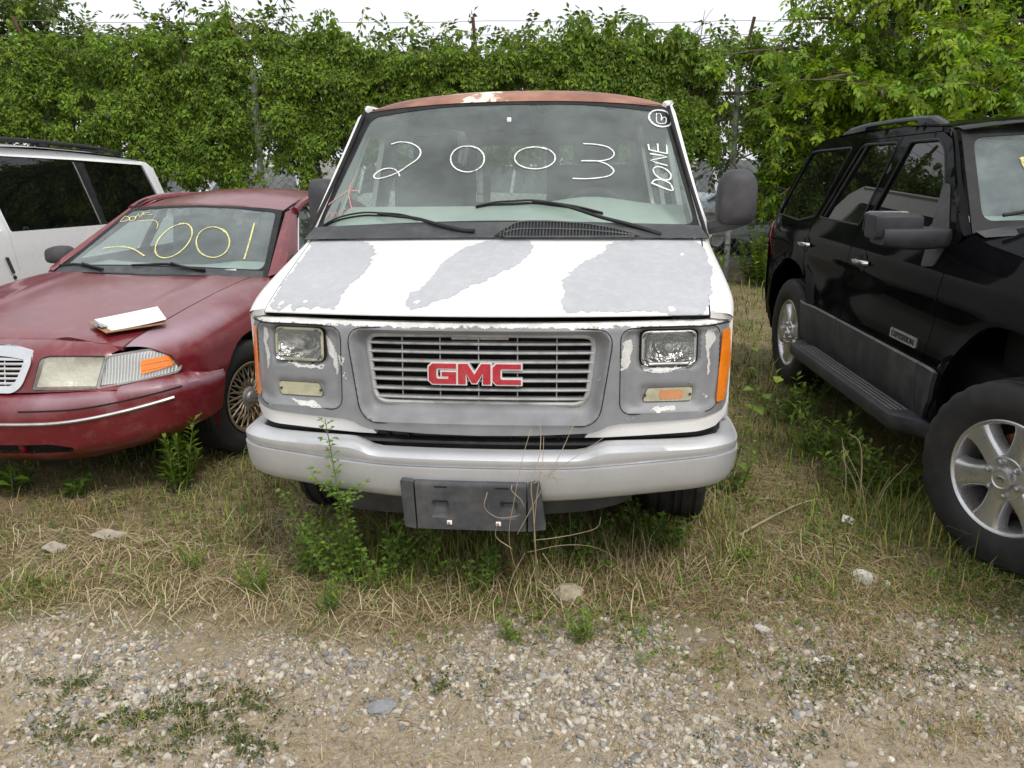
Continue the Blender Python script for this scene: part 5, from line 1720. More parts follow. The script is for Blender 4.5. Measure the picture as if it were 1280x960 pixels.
band_ = [(.72, 1.155), (1.75, 1.150), (3.1, 1.140), (4.43, 1.155), (4.14, 1.715), (3.0, 1.742), (1.7, 1.757), (1.30, 1.757)]
for s in (-1, 1):
    inw = (-s, 0, 0)
    part('front_wing', sheet(np.array(mfend), mxf(s), (), .08, .03, inw), M['miniwhite'], mini)
    d_ = part('front_door', sheet(np.array(mdoor), mxf(s), [mw0], .07, .03, inw), M['miniwhite'], mini)
    b_ = part('body_side', sheet(np.array(mside), mxf(s), [rpoly([(1.80, 1.150), (3.15, 1.140), (4.43, 1.155), (4.14, 1.715), (3.0, 1.742), (1.66, 1.757)], .03)], .07, .03, inw), M['miniwhite'], mini)
    part('window_band', sheet(rpoly([(1.79, 1.145), (3.15, 1.135), (4.44, 1.15), (4.15, 1.722), (3.0, 1.748), (1.65, 1.763)], .03), mxf(s, -.020), [mw1, mw2], .08, .01, inw), M['trim'], b_)
    for q_, p_ in ((mw0, d_), (mw1, b_), (mw2, b_)):
        part('window', sheet(offs(q_, .008), mxf(s, -.014), (), .15, 0, inw), M['minitint'], p_)
    part('window_seal', tube(np.stack(mxf(s, -.008)(np.linspace(3.083, 2.935, 8), np.linspace(1.155, 1.722, 8)), -1), .006, 5), M['oldmetal'], b_)
    hd = part('handle_recess', sheet(rpoly([(1.665, .965), (1.715, .965), (1.775, .815), (1.725, .815)], .01), mxf(s, .004), (), .05), M['miniwhite'], d_)
    part('door_handle', sheet(rpoly([(1.678, .955), (1.708, .955), (1.765, .822), (1.735, .822)], .008), mxf(s, .016), (), .05, .012, inw), M['cladding'], d_)
    part('key_lock', xf(lathe([(0, .012), (.014, .012), (.016, 0)], 14), (s * float(mx0(1.765, .79)), 1.765, .785), (0, 0, 0 if s > 0 else PI)), M['trim'], d_)
    rk = glue('roof_rack', mini)
    part('rack_rail', tube(cr(np.array([(s * .70, 1.3, 1.875), (s * .70, 2.0, 1.893), (s * .70, 2.9, 1.888), (s * .70, 3.7, 1.855), (s * .70, 3.95, 1.80)]), 5), .020, 8), M['trim'], rk)
    part('rack_strip', rbox((.07, 2.7, .02), (s * .70, 2.6, 1.838), .006), M['trim'], rk)
    for y_ in (1.5, 2.7, 3.6):
        part('rack_foot', rbox((.04, .12, .06), (s * .70, y_, 1.852), .01), M['trim'], rk)
    for y_ in (.02, 3.80):
        wl_ = wheel_node('wheel', mini, (s * .80, y_, .34), R(0 if s > 0 else 180))
        part('tyre', tyre_vf(.34, .21, .20, 48, False), M['rubber'], wl_)
        part('rim', lathe([(.205, .09), (.19, .085), (.17, .06), (.05, .085), (0, .085)], 28), M['alloy'], wl_)
G = []
for y_, z_ in ((1.10, 1.76), (1.25, 1.82), (1.6, 1.865), (2.4, 1.875), (3.3, 1.855), (4.0, 1.815), (4.25, 1.765), (4.36, 1.69)):
    G.append([(u * (.83 - .02 * (y_ > 4)), y_, z_ - .04 * abs(u) ** 3) for u in np.linspace(-1, 1, 17)])
part('roof', loft(np.array(G)), M['miniwhite'], mini)
part('tailgate', loft([[(x * .82, 4.36, 1.69), (x * .86, 4.52, 1.36), (x * .88, 4.60, 1.0), (x * .88, 4.63, .5)] for x in np.linspace(-1.02, 1.02, 7)]), M['miniwhite'], mini)
part('bonnet', loft([[(x * .84, .55, 1.17), (x * .82, -.1, 1.05), (x * .76, -.42, .85), (x * .76, -.45, .4)] for x in np.linspace(-1.05, 1.05, 9)]), M['miniwhite'], mini)
part('windscreen', loft([[(x * .84, .55, 1.17), (x * .80, 1.12, 1.76)] for x in np.linspace(-1, 1, 7)]), M['carglass'], mini)
part('underbody', rbox((1.6, 4.3, .6), (0, 2.2, .62), .05), M['dark'], mini)
part('cabin_lining', rbox((1.45, 2.6, .25), (0, 2.9, 1.05), .05), M['seat'], mini)

# ================================================================== CARS BEYOND THE FENCE
def paint(name, col, metal=0.):
    return pm(name, col, .25, metal=metal, coat=.6, var=.04, dirt=((.40, .38, .34), .2, 3))
M['far_white'] = paint('far_white_paint', (.78, .78, .78))
M['far_silver'] = paint('far_silver_paint', (.52, .54, .56), .4)
M['far_blue'] = paint('far_pale_blue_paint', (.50, .62, .70))
M['fardark'] = glass('far_car_glass', (.12, .14, .15), .22)  # pale diffuse film painted in where the glass would reflect sky
def far_car(name, label, cat, loc, yaw, mat, tall=1.0, boxy=False):
    r = root(name, label, cat, loc, (0, 0, R(yaw)), 'cars parked beyond the fence')
    if boxy:
        low = [(-2.4, .55, .45), (-2.35, .85, .75), (-1.55, 1.08, .90), (-1.2, 1.15, .93), (2.3, 1.15, .93), (2.4, .9, .92), (2.42, .45, .90)]
        gh = [(-1.3, 1.14, .86), (-.75, 1.62, .80), (-.55, 1.74, .76), (2.0, 1.76, .76), (2.25, 1.55, .80), (2.35, 1.14, .86)]
        pil = [(-1.3, -.62), (.1, .12), (1.25, 1.25), (2.3, 2.1)]
    else:
        low = [(-2.4, .50, .70), (-2.36, .68, .80), (-1.2, .90, .88), (-.9, .96, .90), (1.35, .97, .90), (2.2, .95, .86), (2.38, .80, .82), (2.4, .45, .78)]
        gh = [(-1.0, .94, .82), (-.25, 1.34, .68), (.0, 1.42, .64), (.85, 1.42, .64), (1.05, 1.36, .66), (1.7, .95, .80)]
        pil = [(-1.0, -.1), (.42, .42), (1.7, .95)]
    G = []
    for y_, zt, w_ in low:
        zt *= tall
        G.append([(-w_ + .05, y_, .30), (-w_, y_, .45), (-w_ - .01, y_, .70 if zt > .72 else zt * .8), (-w_ + .05, y_, zt - .04 if zt > .5 else zt), (-w_ + .16, y_, zt), (0, y_, zt + .03), (w_ - .16, y_, zt), (w_ - .05, y_, zt - .04 if zt > .5 else zt), (w_ + .01, y_, .70 if zt > .72 else zt * .8), (w_, y_, .45), (w_ - .05, y_, .30)])
    part('body', loft(np.array(G)[:, ::-1], cap=True), mat, r)
    G = []
    for y_, z_, w_ in gh:
        G.append([(-w_ - .02, y_, min(z_, 1.14 if boxy else .94) * tall), (-w_, y_, z_ * tall - .03), (-w_ + .10, y_, z_ * tall), (w_ - .10, y_, z_ * tall), (w_, y_, z_ * tall - .03), (w_ + .02, y_, min(z_, 1.14 if boxy else .94) * tall)])
    # glasshouse: base widths held at the belt line
    base = 1.14 if boxy else .94
    wb = .88 if boxy else .84
    side_poly = [(y_, z_ * tall) for y_, z_, _ in gh]
    for s in (-1, 1):
        def gx_(y, z, s=s):
            return (s * (wb - (z / tall - base) * .40), y, z)
        part('side_glass', sheet(np.array([(gh[0][0], base * tall - .02)] + side_poly[1:-1] + [(gh[-1][0], base * tall - .02)]), gx_, (), .3), M['fardark'], r)
        for ya, yb in pil:
            zb = max(p[1] for p in side_poly) - .02
            part('pillar', tube([(s * (wb + .004), ya, base * tall - .02), (s * (wb - (zb / tall - base) * .40 + .012), yb, zb)], .035, 6), mat, r)
    ztop = max(z_ for _, z_, _ in gh) * tall
    ys_ = [y_ for y_, z_, _ in gh]
    wt = wb - (ztop / tall - base) * .40
    part('front_glass', loft([[(x * wb, ys_[0], base * tall), (x * (wt + .04), ys_[1], gh[1][1] * tall), (x * wt, ys_[2], ztop)] for x in np.linspace(-1, 1, 7)]), M['fardark'], r)
    part('rear_glass', loft([[(x * wb, ys_[-1], base * tall), (x * (wt + .04), ys_[-2], gh[-2][1] * tall), (x * wt, ys_[-3], ztop)] for x in np.linspace(-1, 1, 7)][::-1]), M['fardark'], r)
    part('roof', loft([[(x * (wt + .03), ys_[1] + .12, gh[1][1] * tall - .0), (x * (wt + .02), ys_[2], ztop + .02 - .03 * x * x), (x * (wt + .02), ys_[-3], ztop + .02 - .03 * x * x), (x * (wt + .03), ys_[-2], gh[-2][1] * tall)] for x in np.linspace(-1, 1, 9)]), mat, r)
    for s in (-1, 1):
        for y_ in (-1.42, 1.42):
            wl_ = wheel_node('wheel', r, (s * .78, y_, .32), R(0 if s > 0 else 180))
            part('tyre', tyre_vf(.32, .2, .19, 24, False), M['rubber'], wl_)
            part('rim', lathe([(.195, .085), (.06, .07), (0, .08)], 18), M['alloy'], wl_)
        part('headlight', rbox((.34, .06, .14), (s * .58, -2.34, .60 * tall), .02), M['oldmetal'], r)
    return r
far_car('white_sedan', 'white sedan beyond the fence, seen through the rear windows of the van', 'car', (.75, 17.5, 0), 62, M['far_white'], 1.06)
far_car('white_van', 'white van beyond the fence, beside the grey post right of the primered van', 'van', (4.35, 17.2, 0), 14, M['far_white'], .93, True)
far_car('white_hatchback', 'white car beyond the fence, low behind the door mirror of the van', 'car', (5.2, 14.4, 0), 35, M['far_blue'], 1.0)
far_car('silver_sedan', 'silver sedan beyond the fence, behind the middle of the burgundy roof', 'car', (-5.0, 17.0, 0), 8, M['far_silver'], 1.06)
far_car('white_sedan', 'white sedan beyond the fence, nearest the rear corner of the minivan', 'car', (-7.7, 17.4, 0), -6, M['far_white'], 1.06)
far_car('white_sedan', 'white sedan beyond the fence, close left of the van windscreen', 'car', (-2.3, 17.3, 0), 12, M['far_white'], 1.08)
far_car('white_van', 'tall white van at the back of the yard beyond the fence', 'van', (2.0, 22.5, 0), 20, M['far_white'], 1.0, True)
far_car('silver_sedan', 'silver sedan beyond the fence, half hidden by the tree by the black suv', 'car', (8.2, 16.4, 0), -8, M['far_silver'], 1.05)

# ================================================================== FENCE
FY = 11.7
fence = root('chain_link_fence', 'chain-link fence with grey posts, rusty top rail and angled barbed-wire arms, overgrown with creeper', 'fence')
M['galv'] = pm('weathered_galvanised_steel', (.42, .43, .42), .6, metal=.2, var=.12, vs=9, dirt=((.15, .10, .06), .45, 7))
M['rustpipe'] = pm('rusty_pipe', (.13, .07, .045), .8, var=.3, vs=10)
M['wire'] = pm('dull_wire', (.17, .175, .175), .6, metal=.3, var=.2)
posts = [-12.3, -9.3, -6.27, -3.43, -.44, 3.02, 6.1, 9.1, 12.1]
for i, x in enumerate(posts):
    lean = rnd.uniform(-.01, .01)
    po = part('post', tube([(x, FY, -.1), (x + lean, FY, 1.4), (x + 2 * lean, FY, 2.84)], .042, 12), M['galv'], fence)
    part('post_cap', xf(lathe([(.046, -.02), (.046, .01), (.03, .03), (0, .035)], 14, 2), (x + 2 * lean, FY, 2.84)), M['rustpipe'], po)
    dx = (-.12, -.1, -.08, -.13, -.04, .055, .05, .06, .05)[i]
    part('barbed_arm', tube([(x + 2 * lean, FY, 2.80), (x + dx, FY - .12, 3.12), (x + dx * 1.6, FY - .22, 3.42)], .022, 8), M['rustpipe'], po)
    for z in (.5, 1.2, 1.9, 2.5):
        part('tie_band', xf(lathe([(.045, -.012), (.0475, 0), (.045, .012)], 14, 2), (x, FY, z)), M['wire'], po)
xs = np.linspace(posts[0], posts[-1], 60)
part('top_rail', tube(np.stack([xs, np.full(60, FY + .01), 2.52 + .012 * np.sin(xs * 1.7)], -1), .026, 8), M['rustpipe'], fence)
for k, (yy, zz_) in enumerate(((-.08, 3.05), (-.15, 3.22), (-.21, 3.38))):
    q = np.stack([xs, FY + yy + 0 * xs, zz_ - .03 * np.abs(np.sin((xs - posts[0]) / 3.05 * PI))], -1)
    bw_ = part('barbed_wire', tube(q, .003, 4), M['wire'], fence)
# diamond mesh: two families of wires, woven front and back
pv, pf, n = [], [], 0
pitch, z0, z1 = .105, .05, 2.52
H = z1 - z0
for fam in (1, -1):
    for x in np.arange(posts[0] - H, posts[-1] + H, pitch):
        xa, xb = (x, x + H)
        za, zb = (z0, z1) if fam > 0 else (z1, z0)
        t0 = max(0, (posts[0] - xa) / H); t1 = min(1, (posts[-1] - xa) / H)
        if t1 - t0 < .02: continue
        A_ = np.array([xa + (xb - xa) * t0, FY - .045 + .004 * fam, za + (zb - za) * t0]); B_ = np.array([xa + (xb - xa) * t1, FY - .045 + .004 * fam, za + (zb - za) * t1])
        d = (B_ - A_) / np.linalg.norm(B_ - A_)
        nrm = np.array([-d[2], 0, d[0]])
        r_ = .0022
        ring = [nrm * r_, np.array([0, -r_, 0]) * 1.6 - nrm * r_ * .6, np.array([0, r_, 0]) * 1.6 - nrm * r_ * .6]
        for P_ in (A_, B_):
            pv += [P_ + q for q in ring]
        pf += [(n, n + 1, n + 4, n + 3), (n + 1, n + 2, n + 5, n + 4), (n + 2, n, n + 3, n + 5)]
        n += 6
o = part('chain_link_mesh', (np.array(pv), np.array(pf)), M['wire'], fence, smooth=False)
o['kind'] = 'stuff'
gr_ = root('guard_rail', 'low grey guard rail on short posts just beyond the fence', 'guard rail')
part('beam', loft([[(x, 12.6 + d, z) for d, z in ((.02, .70), (-.05, .74), (0, .80), (0, .84), (-.05, .89), (.02, .95))] for x in np.linspace(1.8, 7.0, 12)]), M['galv'], gr_)
part('lower_pipe', tube([(1.8, 12.6, .56), (7, 12.6, .56)], .03, 8), M['galv'], gr_)
for x in (2.2, 4.2, 6.4):
    part('post', rbox((.10, .12, 1.0), (x, 12.70, .42), .01), M['galv'], gr_)

# ================================================================== GREENERY
def vnoise(x, y, scale, seed):
    g = np.random.default_rng(seed).random((64, 64))
    u, v = np.asarray(x) / scale + 31.7, np.asarray(y) / scale + 17.3
    i, j = np.floor(u).astype(int), np.floor(v).astype(int)
    f, h = u - i, v - j
    f, h = f * f * (3 - 2 * f), h * h * (3 - 2 * h)
    a, b_, c, d = g[i % 64, j % 64], g[(i + 1) % 64, j % 64], g[i % 64, (j + 1) % 64], g[(i + 1) % 64, (j + 1) % 64]
    return (a * (1 - f) + b_ * f) * (1 - h) + (c * (1 - f) + d * f) * h

def unit(a):
    return a / (np.linalg.norm(a, axis=-1, keepdims=True) + 1e-9)

def leaflets(B, D, Nn, L, W, fold=.15, curl=.12):
    """leaf blades from base points B along D with upper side Nn; 4 corners, 2 faces each"""
    Sd = unit(np.cross(D, Nn))
    Nn = unit(np.cross(Sd, D))
    L, W = L[:, None], W[:, None]
    mid = B + D * L * .45
    v = np.stack([B, mid + Sd * W + Nn * W * fold * 2, B + D * L - Nn * L * curl, mid - Sd * W + Nn * W * fold * 2], 1)
    n = len(B)
    f = np.array([[0, 1, 2], [0, 2, 3]])[None] + (np.arange(n) * 4)[:, None, None]
    return v.reshape(-1, 3), f.reshape(-1, 3)

def shades(n, lo, hi, yel=.15, g=rng):
    """per-leaf tint (n,3): brightness lo..hi, some leaves yellower"""
    b_ = lo + (hi - lo) * g.random(n) ** 1.3
    y_ = g.random(n) * yel
    return np.stack([b_ * (1 + 1.2 * y_), b_ * (1 + .15 * y_), b_ * (1 - y_)], -1)

M['ivyleaf'] = leafmat('creeper_leaf', (.130, .250, .022), .34, .5)
M['treeleaf'] = leafmat('tree_leaf', (.150, .285, .026), .38, .5)
M['darkleaf'] = leafmat('dark_tree_leaf', (.095, .160, .030), .30, .55)  # a darker green than the overhanging tree
M['weedleaf'] = leafmat('weed_leaf', (.115, .215, .032), .30, .5)
M['bark'] = pm('bark', (.11, .085, .06), .9, var=.35, vs=16, bmp=(30, .6, .02))
M['vinebark'] = pm('woody_vine', (.12, .085, .055), .9, var=.3, vs=16)
M['stalk'] = pm('green_stalk', (.12, .17, .05), .7, var=.2, vs=14)
M['drystalk'] = pm('dry_stalk', (.34, .275, .175), .8, var=.25, vs=18)

def clusters(C, Nrm, size, k, spread, down, lo, hi, yel, wr=.36, g=rng, colmul=None):
    n = len(C)
    Ci, Ni = np.repeat(C, k, 0), np.repeat(Nrm, k, 0)
    m_ = n * k
    d = unit(g.normal(size=(m_, 3)))
    d = unit(d - Ni * (d * Ni).sum(1, keepdims=True) * .75 + np.array([0, 0, -down]))
    nn = unit(Ni + g.normal(size=(m_, 3)) * spread)
    L = size * (.65 + .7 * g.random(m_))
    V, F = leaflets(Ci + d * size * .12, d, nn, L, L * wr * (.8 + .4 * g.random(m_)))
    sh = np.repeat(shades(n, lo, hi, yel, g), k, 0) * (.85 + .3 * g.random((m_, 1)))
    if colmul is not None: sh = sh * np.repeat(colmul, k, 0)
    return V, F, np.repeat(sh, 4, 0)

# ---- creeper smothering the fence
def ivy_top(x):
    return 2.74 + .34 * vnoise(x, x * 0, .9, 3) + .22 * vnoise(x, x * 0, .25, 4) + .10 * (x < -2.0) - .05
def ivy_bot(x):
    b_ = 1.44 + .55 * (vnoise(x, x * 0, .35, 5) - .5) + .22 * (vnoise(x, x * 0, .12, 6) - .5)
    b_ = np.where(x < -4.75, .25, b_)
    b_ = np.where((x > -2.6) & (x < 2.4), 1.72 + .25 * (vnoise(x, x * 0, .3, 7) - .5), b_)
    b_ = np.where(x > 2.4, 1.85 + .35 * (vnoise(x, x * 0, .2, 8) - .5), b_)
    return np.where(x > 3.35, .75 + .5 * vnoise(x, x * 0, .3, 9), b_)
def ivy_layer(n, x0, x1, yoff, size, k, lo, hi, seed, thin=0.):
    g = np.random.default_rng(seed)
    x = x0 + (x1 - x0) * g.random(n)
    zt, zb = ivy_top(x), ivy_bot(x)
    z = zb - .12 + (zt - zb + .22) * g.random(n)
    edge = np.clip((zt + .05 - z) / .25, 0, 1) * np.clip((z - zb + .18) / .30, 0, 1)
    dn = vnoise(x, z, .33, seed + 1) * .6 + vnoise(x, z, .12, seed + 2) * .4
    keep = (dn > .30 + thin) & (g.random(n) < .25 + .75 * edge)
    keep &= (np.abs(x + 3.39) > .16 + .05 * vnoise(x, z, .1, 90)) | (g.random(n) < .10)      # the two posts the creeper leaves bare
    keep &= (np.abs(x - 2.95) > .18 + .05 * vnoise(x, z, .1, 91)) | (g.random(n) < .06)
    x, z, dn = x[keep], z[keep], dn[keep]
    bul = .36 * vnoise(x, z, .46, 11) + .17 * vnoise(x, z, .19, 12)
    y = FY - .04 - bul * (.55 + .45 * g.random(len(x))) + yoff
    N_ = unit(np.stack([g.normal(size=len(x)) * .35, -np.ones(len(x)), .55 + g.normal(size=len(x)) * .3], -1))
    return clusters(np.stack([x, y, z], -1), N_, size, k, .45, .35, lo, hi, .35, .21, g)
parts_ = [ivy_layer(84000, -8.2, 8.0, 0., .056, 5, .42, 1.40, 21, .05), ivy_layer(26000, -8.2, 8.0, .22, .07, 4, .45, .95, 31, -.15),
          ivy_layer(9000, -14., -8.2, 0., .13, 4, .5, 1.15, 41), ivy_layer(7000, 8.0, 13., 0., .13, 4, .5, 1.15, 51)]
# sprigs that stand above the top of the mass
g = np.random.default_rng(77)
sx_ = np.concatenate([-7.5 + 15 * g.random(60), -4.2 + 7.6 * g.random(110), .3 + 2.2 * g.random(60)])
SP, SN, stems_ = [], [], []
for x in sx_:
    h = .10 + .45 * g.random() ** 1.4
    lean = g.normal() * .18
    b0 = np.array([x, FY - .05 - .2 * g.random(), float(ivy_top(np.array(x))) - .08])
    p = [b0 + np.array([lean * t * h * 2, -.06 * t, h * t - .12 * h * max(0, t - .6) ** 2 * 4]) for t in np.linspace(0, 1, 6)]
    stems_.append(tube(p, np.linspace(.005, .002, 6), 4))
    for q in cr(np.array(p), 2)[2:]:
        SP.append(q + g.normal(size=3) * .015); SN.append(unit(np.array([g.normal() * .5, -.7, .6])))
parts_.append(clusters(np.array(SP), np.array(SN), .085, 3, .5, .75, .55, 1.2, .35, .22, g))
n0, VV, FF, CC = 0, [], [], []
for v, f, c in parts_:
    VV.append(v); FF.append(f + n0); CC.append(c); n0 += len(v)
creeper = part('creeper', (np.concatenate(VV), np.concatenate(FF)), M['ivyleaf'], None, attr=np.concatenate(CC))
tag(creeper, 'dense bright green creeper smothering the chain-link fence', 'creeper', kind='stuff')
part('sprig_stems', merge(*stems_), M['stalk'], creeper)
vs_ = []
for i in range(46):
    x = -8 + 15 * g.random()
    P = [(x, FY - .06, float(ivy_bot(np.array(x))) - .1)]
    while P[-1][2] < 2.7:
        l = P[-1]
        P.append((l[0] + g.normal() * .14, FY - .05 - .08 * g.random(), l[2] + .18 + .2 * g.random()))
    vs_.append(tube(cr(np.array(P), 3), .006 + .006 * g.random(), 5))
part('woody_stems', merge(*vs_), M['vinebark'], creeper)

# ---- trees
def tree(label, base, top, limbs, mat, seed, twigs=9, size=.085, lo=.55, hi=1.3, yel=.35, trunk_r=.11, tw=.8, dens=1., name='tree', group=None, leaf_w=.20, k=7):
    g = np.random.default_rng(seed)
    t = root(name, label, 'tree', group=group)
    b0, t0 = np.array(base, float), np.array(top, float)
    P = cr(np.array([b0, b0 * .66 + t0 * .34 + np.array([g.normal() * .12, g.normal() * .1, 0]), b0 * .3 + t0 * .7 + np.array([g.normal() * .15, g.normal() * .1, 0]), t0]), 5)
    part('trunk', tube(P, np.linspace(trunk_r, trunk_r * .3, len(P)), 9), M['bark'], t)
    SPp, SDp, bv = [], [], []
    for e in limbs:
        e = np.array(e, float)
        zs = np.clip(e[2] - .35 * np.linalg.norm(e[:2] - t0[:2]), b0[2] + .35 * (t0[2] - b0[2]), t0[2])
        i = int(np.argmin(np.abs(P[:, 2] - zs)))
        s_ = P[i]
        mid = (s_ + e) / 2 + np.array([g.normal() * .15, g.normal() * .15, .18 * np.linalg.norm(e - s_)])
        Q = cr(np.array([s_, mid, e + np.array([0, 0, 0])]), 7)
        bv.append(tube(Q, np.linspace(trunk_r * .42, .008, len(Q)), 6))
        for _ in range(twigs):
            tt = .25 + .75 * g.random()
            q = Q[int(tt * (len(Q) - 1))]
            d = unit(unit(e - s_) * .55 + g.normal(size=3) * np.array([.7, .7, .45]))
            ln = tw * (.5 + .8 * g.random())
            W_ = np.array([q + d * ln * u + np.array([0, 0, -.22 * ln * u * u]) for u in np.linspace(0, 1, 6)])
            bv.append(tube(W_, np.linspace(.008, .003, 6), 4))
            ns = int(9 * dens * ln / .8 + 2)
            for u in np.linspace(.15, 1, ns):
                w_ = q + d * ln * u + np.array([0, 0, -.22 * ln * u * u])
                SPp.append(w_ + g.normal(size=3) * .03)
                SDp.append(unit(d * .5 + g.normal(size=3) * .7 + np.array([0, 0, -.35])))
    part('limbs', merge(*bv), M['bark'], t)
    SPp, SDp = np.array(SPp), np.array(SDp)
    kp = np.abs(SPp[:, 0] - 2.90) > .20
    SPp, SDp = SPp[kp], SDp[kp]
    n = len(SPp)
    sc = shades(n, lo, hi, yel, g)
    Bs, Ds, Ns, Ls, Cs = [], [], [], [], []
    side = unit(np.cross(SDp, np.array([0, 0, 1.]) + g.normal(size=(n, 3)) * .2))
    upv = unit(np.cross(side, SDp))
    rl = size * 2.6
    for j in range(k):
        u = (j // 2 + 1) / (k // 2 + 1)
        sg = 0 if j == k - 1 else (1 if j % 2 else -1)
        Bs.append(SPp + SDp * rl * u + np.array([0, 0, -.10 * rl * u * u]))
        Ds.append(unit(SDp * .7 + side * sg * .9 + np.array([0, 0, -.35]) + g.normal(size=(n, 3)) * .15))
        Ns.append(unit(upv + g.normal(size=(n, 3)) * .25))
        Ls.append(size * (.8 + .5 * g.random(n)))
        Cs.append(sc * (.88 + .24 * g.random((n, 1))))
    L = np.concatenate(Ls)
    V, F = leaflets(np.concatenate(Bs), np.concatenate(Ds), np.concatenate(Ns), L, L * leaf_w * 1.25)
    part('crown', (V, F), mat, t, attr=np.repeat(np.concatenate(Cs), 4, 0))
    return t
g = np.random.default_rng(5)
def fan(n, x0, x1, y0, y1, z0, z1):
    return [(x0 + (x1 - x0) * g.random(), y0 + (y1 - y0) * g.random(), z0 + (z1 - z0) * g.random()) for _ in range(n)]
L1 = [(3.05, 10.9, 2.35), (3.5, 10.2, 2.55), (3.4, 10.8, 1.9), (4.2, 9.9, 2.35), (5.1, 9.6, 2.45), (4.6, 10.2, 1.75), (3.9, 10.6, 1.45), (2.75, 11.2, 2.95), (3.3, 10.9, 3.3), (4.2, 10.6, 3.4), (5.2, 10.2, 3.1), (6.0, 9.9, 2.6), (6.4, 10.2, 2.0), (5.6, 10.3, 1.6), (6.8, 10.4, 3.2), (3.8, 11.2, 3.8), (4.9, 11.0, 4.2), (5.8, 10.8, 4.0), (3.5, 11.1, 1.2), (4.6, 11.0, 1.2)] + fan(10, 3.2, 7.5, 10.6, 12.2, 1.2, 4.4)
tree('big leafy tree overhanging the fence behind the black suv', (5.7, 12.9, -.1), (5.3, 12.3, 3.9), L1, M['treeleaf'], 101, 13, .085, .6, 1.45, .45, .13, .75, 1.15)
L2 = fan(30, 3.4, 9.2, 12.2, 14.2, 1.2, 5.4)
tree('darker tree filling in behind the leafy overhanging tree at the fence', (7.4, 13.6, -.1), (6.9, 13.4, 4.6), L2, M['darkleaf'], 102, 12, .105, .6, 1.25, .3, .15, 1.0, 1.0)
tree('bushy tree beyond the fence at the far corner behind the suv roof', (10.6, 13.2, -.1), (10.2, 13.0, 4.6), fan(24, 7.2, 12.5, 11.6, 14, 1.2, 5.2), M['treeleaf'], 103, 11, .11, .5, 1.2, .35, .14, 1.1, 1.0)
tree('dark tree rising above the creeper behind the white minivan', (-8.3, 15.4, -.1), (-8.0, 15.2, 3.8), fan(26, -10.2, -6.9, 14.2, 15.8, 2.3, 4.25), M['darkleaf'], 104, 11, .10, .6, 1.2, .2, .14, .8, .9)
tree('low tree showing over the creeper left of the leaning post', (-4.9, 14.8, -.1), (-4.7, 14.6, 3.1), fan(24, -6.6, -3.0, 13.6, 15.0, 2.0, 3.55), M['darkleaf'], 105, 11, .10, .6, 1.25, .3, .12, .8, .9)
tree('loose tree behind the creeper straight over the van roof', (-.6, 14.6, -.1), (-.5, 14.4, 3.0), fan(24, -3.0, 1.6, 13.4, 15.0, 1.9, 3.55), M['darkleaf'], 106, 11, .10, .6, 1.25, .3, .12, .8, .9)
tree('slender tree behind the creeper beside the tall post', (2.6, 14.3, -.1), (2.5, 14.2, 3.0), fan(18, 1.2, 3.8, 13.2, 14.8, 1.9, 3.5), M['darkleaf'], 107, 10, .10, .6, 1.25, .3, .10, .7, .9)
tree('tree on the left beyond the fence, past the minivan bonnet', (-12.2, 14.0, -.1), (-12, 13.8, 4.4), fan(24, -15, -9.5, 12.6, 15, 1.2, 5), M['darkleaf'], 108, 11, .13, .6, 1.2, .3, .14, 1.1, .9)

# ---- weeds: each a plant with its own stem and leaves
def plant(name, label, stems, leaf, seed, lo=.6, hi=1.3, yel=.3, mat=None, stalk=None, group=None, cat='weed'):
    """stems: list of (points, radius, leaf spacing, leaflets per node, leaf length, width ratio, droop)"""
    g = np.random.default_rng(seed)
    r = root(name, label, cat, group=group)
    tv, Bs, Ds, Ns, Ls, Ws = [], [], [], [], [], []
    for pts, rad, gap, k, ll, wr, dr in stems:
        P = cr(np.array(pts, float), 6)
        tv.append(tube(P, np.linspace(rad, rad * .4, len(P)), 5))
        if k == 0: continue
        arcl = np.concatenate([[0], np.cumsum(np.linalg.norm(np.diff(P, axis=0), axis=1))])
        for s_ in np.arange(arcl[-1] * .12, arcl[-1], gap):
            q = np.array([np.interp(s_, arcl, P[:, i]) for i in range(3)])
            a0 = g.random() * 2 * PI
            u = s_ / arcl[-1]
            for j in range(k):
                a_ = a0 + j * 2 * PI / k + g.normal() * .3
                d = unit(np.array([math.cos(a_), math.sin(a_), .55 - dr + .3 * u + g.normal() * .2]))
                if leaf == 'tri':
                    q2 = q + d * ll * .9
                    tv.append(tube([q, q2], rad * .3, 3))
                    sd = unit(np.cross(d, [0, 0, 1.]))
                    for e in (-1, 0, 1):
                        Bs.append(q2); Ds.append(unit(d * (1 if e == 0 else .45) + sd * e * .9 + np.array([0, 0, g.normal() * .15]))); Ns.append(unit(np.array([g.normal() * .3, g.normal() * .3 - .25, 1])))
                        L = ll * (.8 + .4 * g.random()) * (1 - .3 * u); Ls.append(L); Ws.append(L * wr)
                else:
                    Bs.append(q); Ds.append(d); Ns.append(unit(np.array([-d[0] * .3 + g.normal() * .15, -d[1] * .3 + g.normal() * .15, 1])))
                    L = ll * (.75 + .5 * g.random()) * (1 - .35 * u); Ls.append(L); Ws.append(L * wr)
    part('stem', merge(*tv), stalk or M['stalk'], r)
    if Bs:
        n = len(Bs)
        V, F = leaflets(np.array(Bs), np.array(Ds), np.array(Ns), np.array(Ls), np.array(Ws), .2, .10)
        part('leaves', (V, F), mat or M['weedleaf'], r, attr=np.repeat(shades(n, lo, hi, yel, g), 4, 0))
    return r
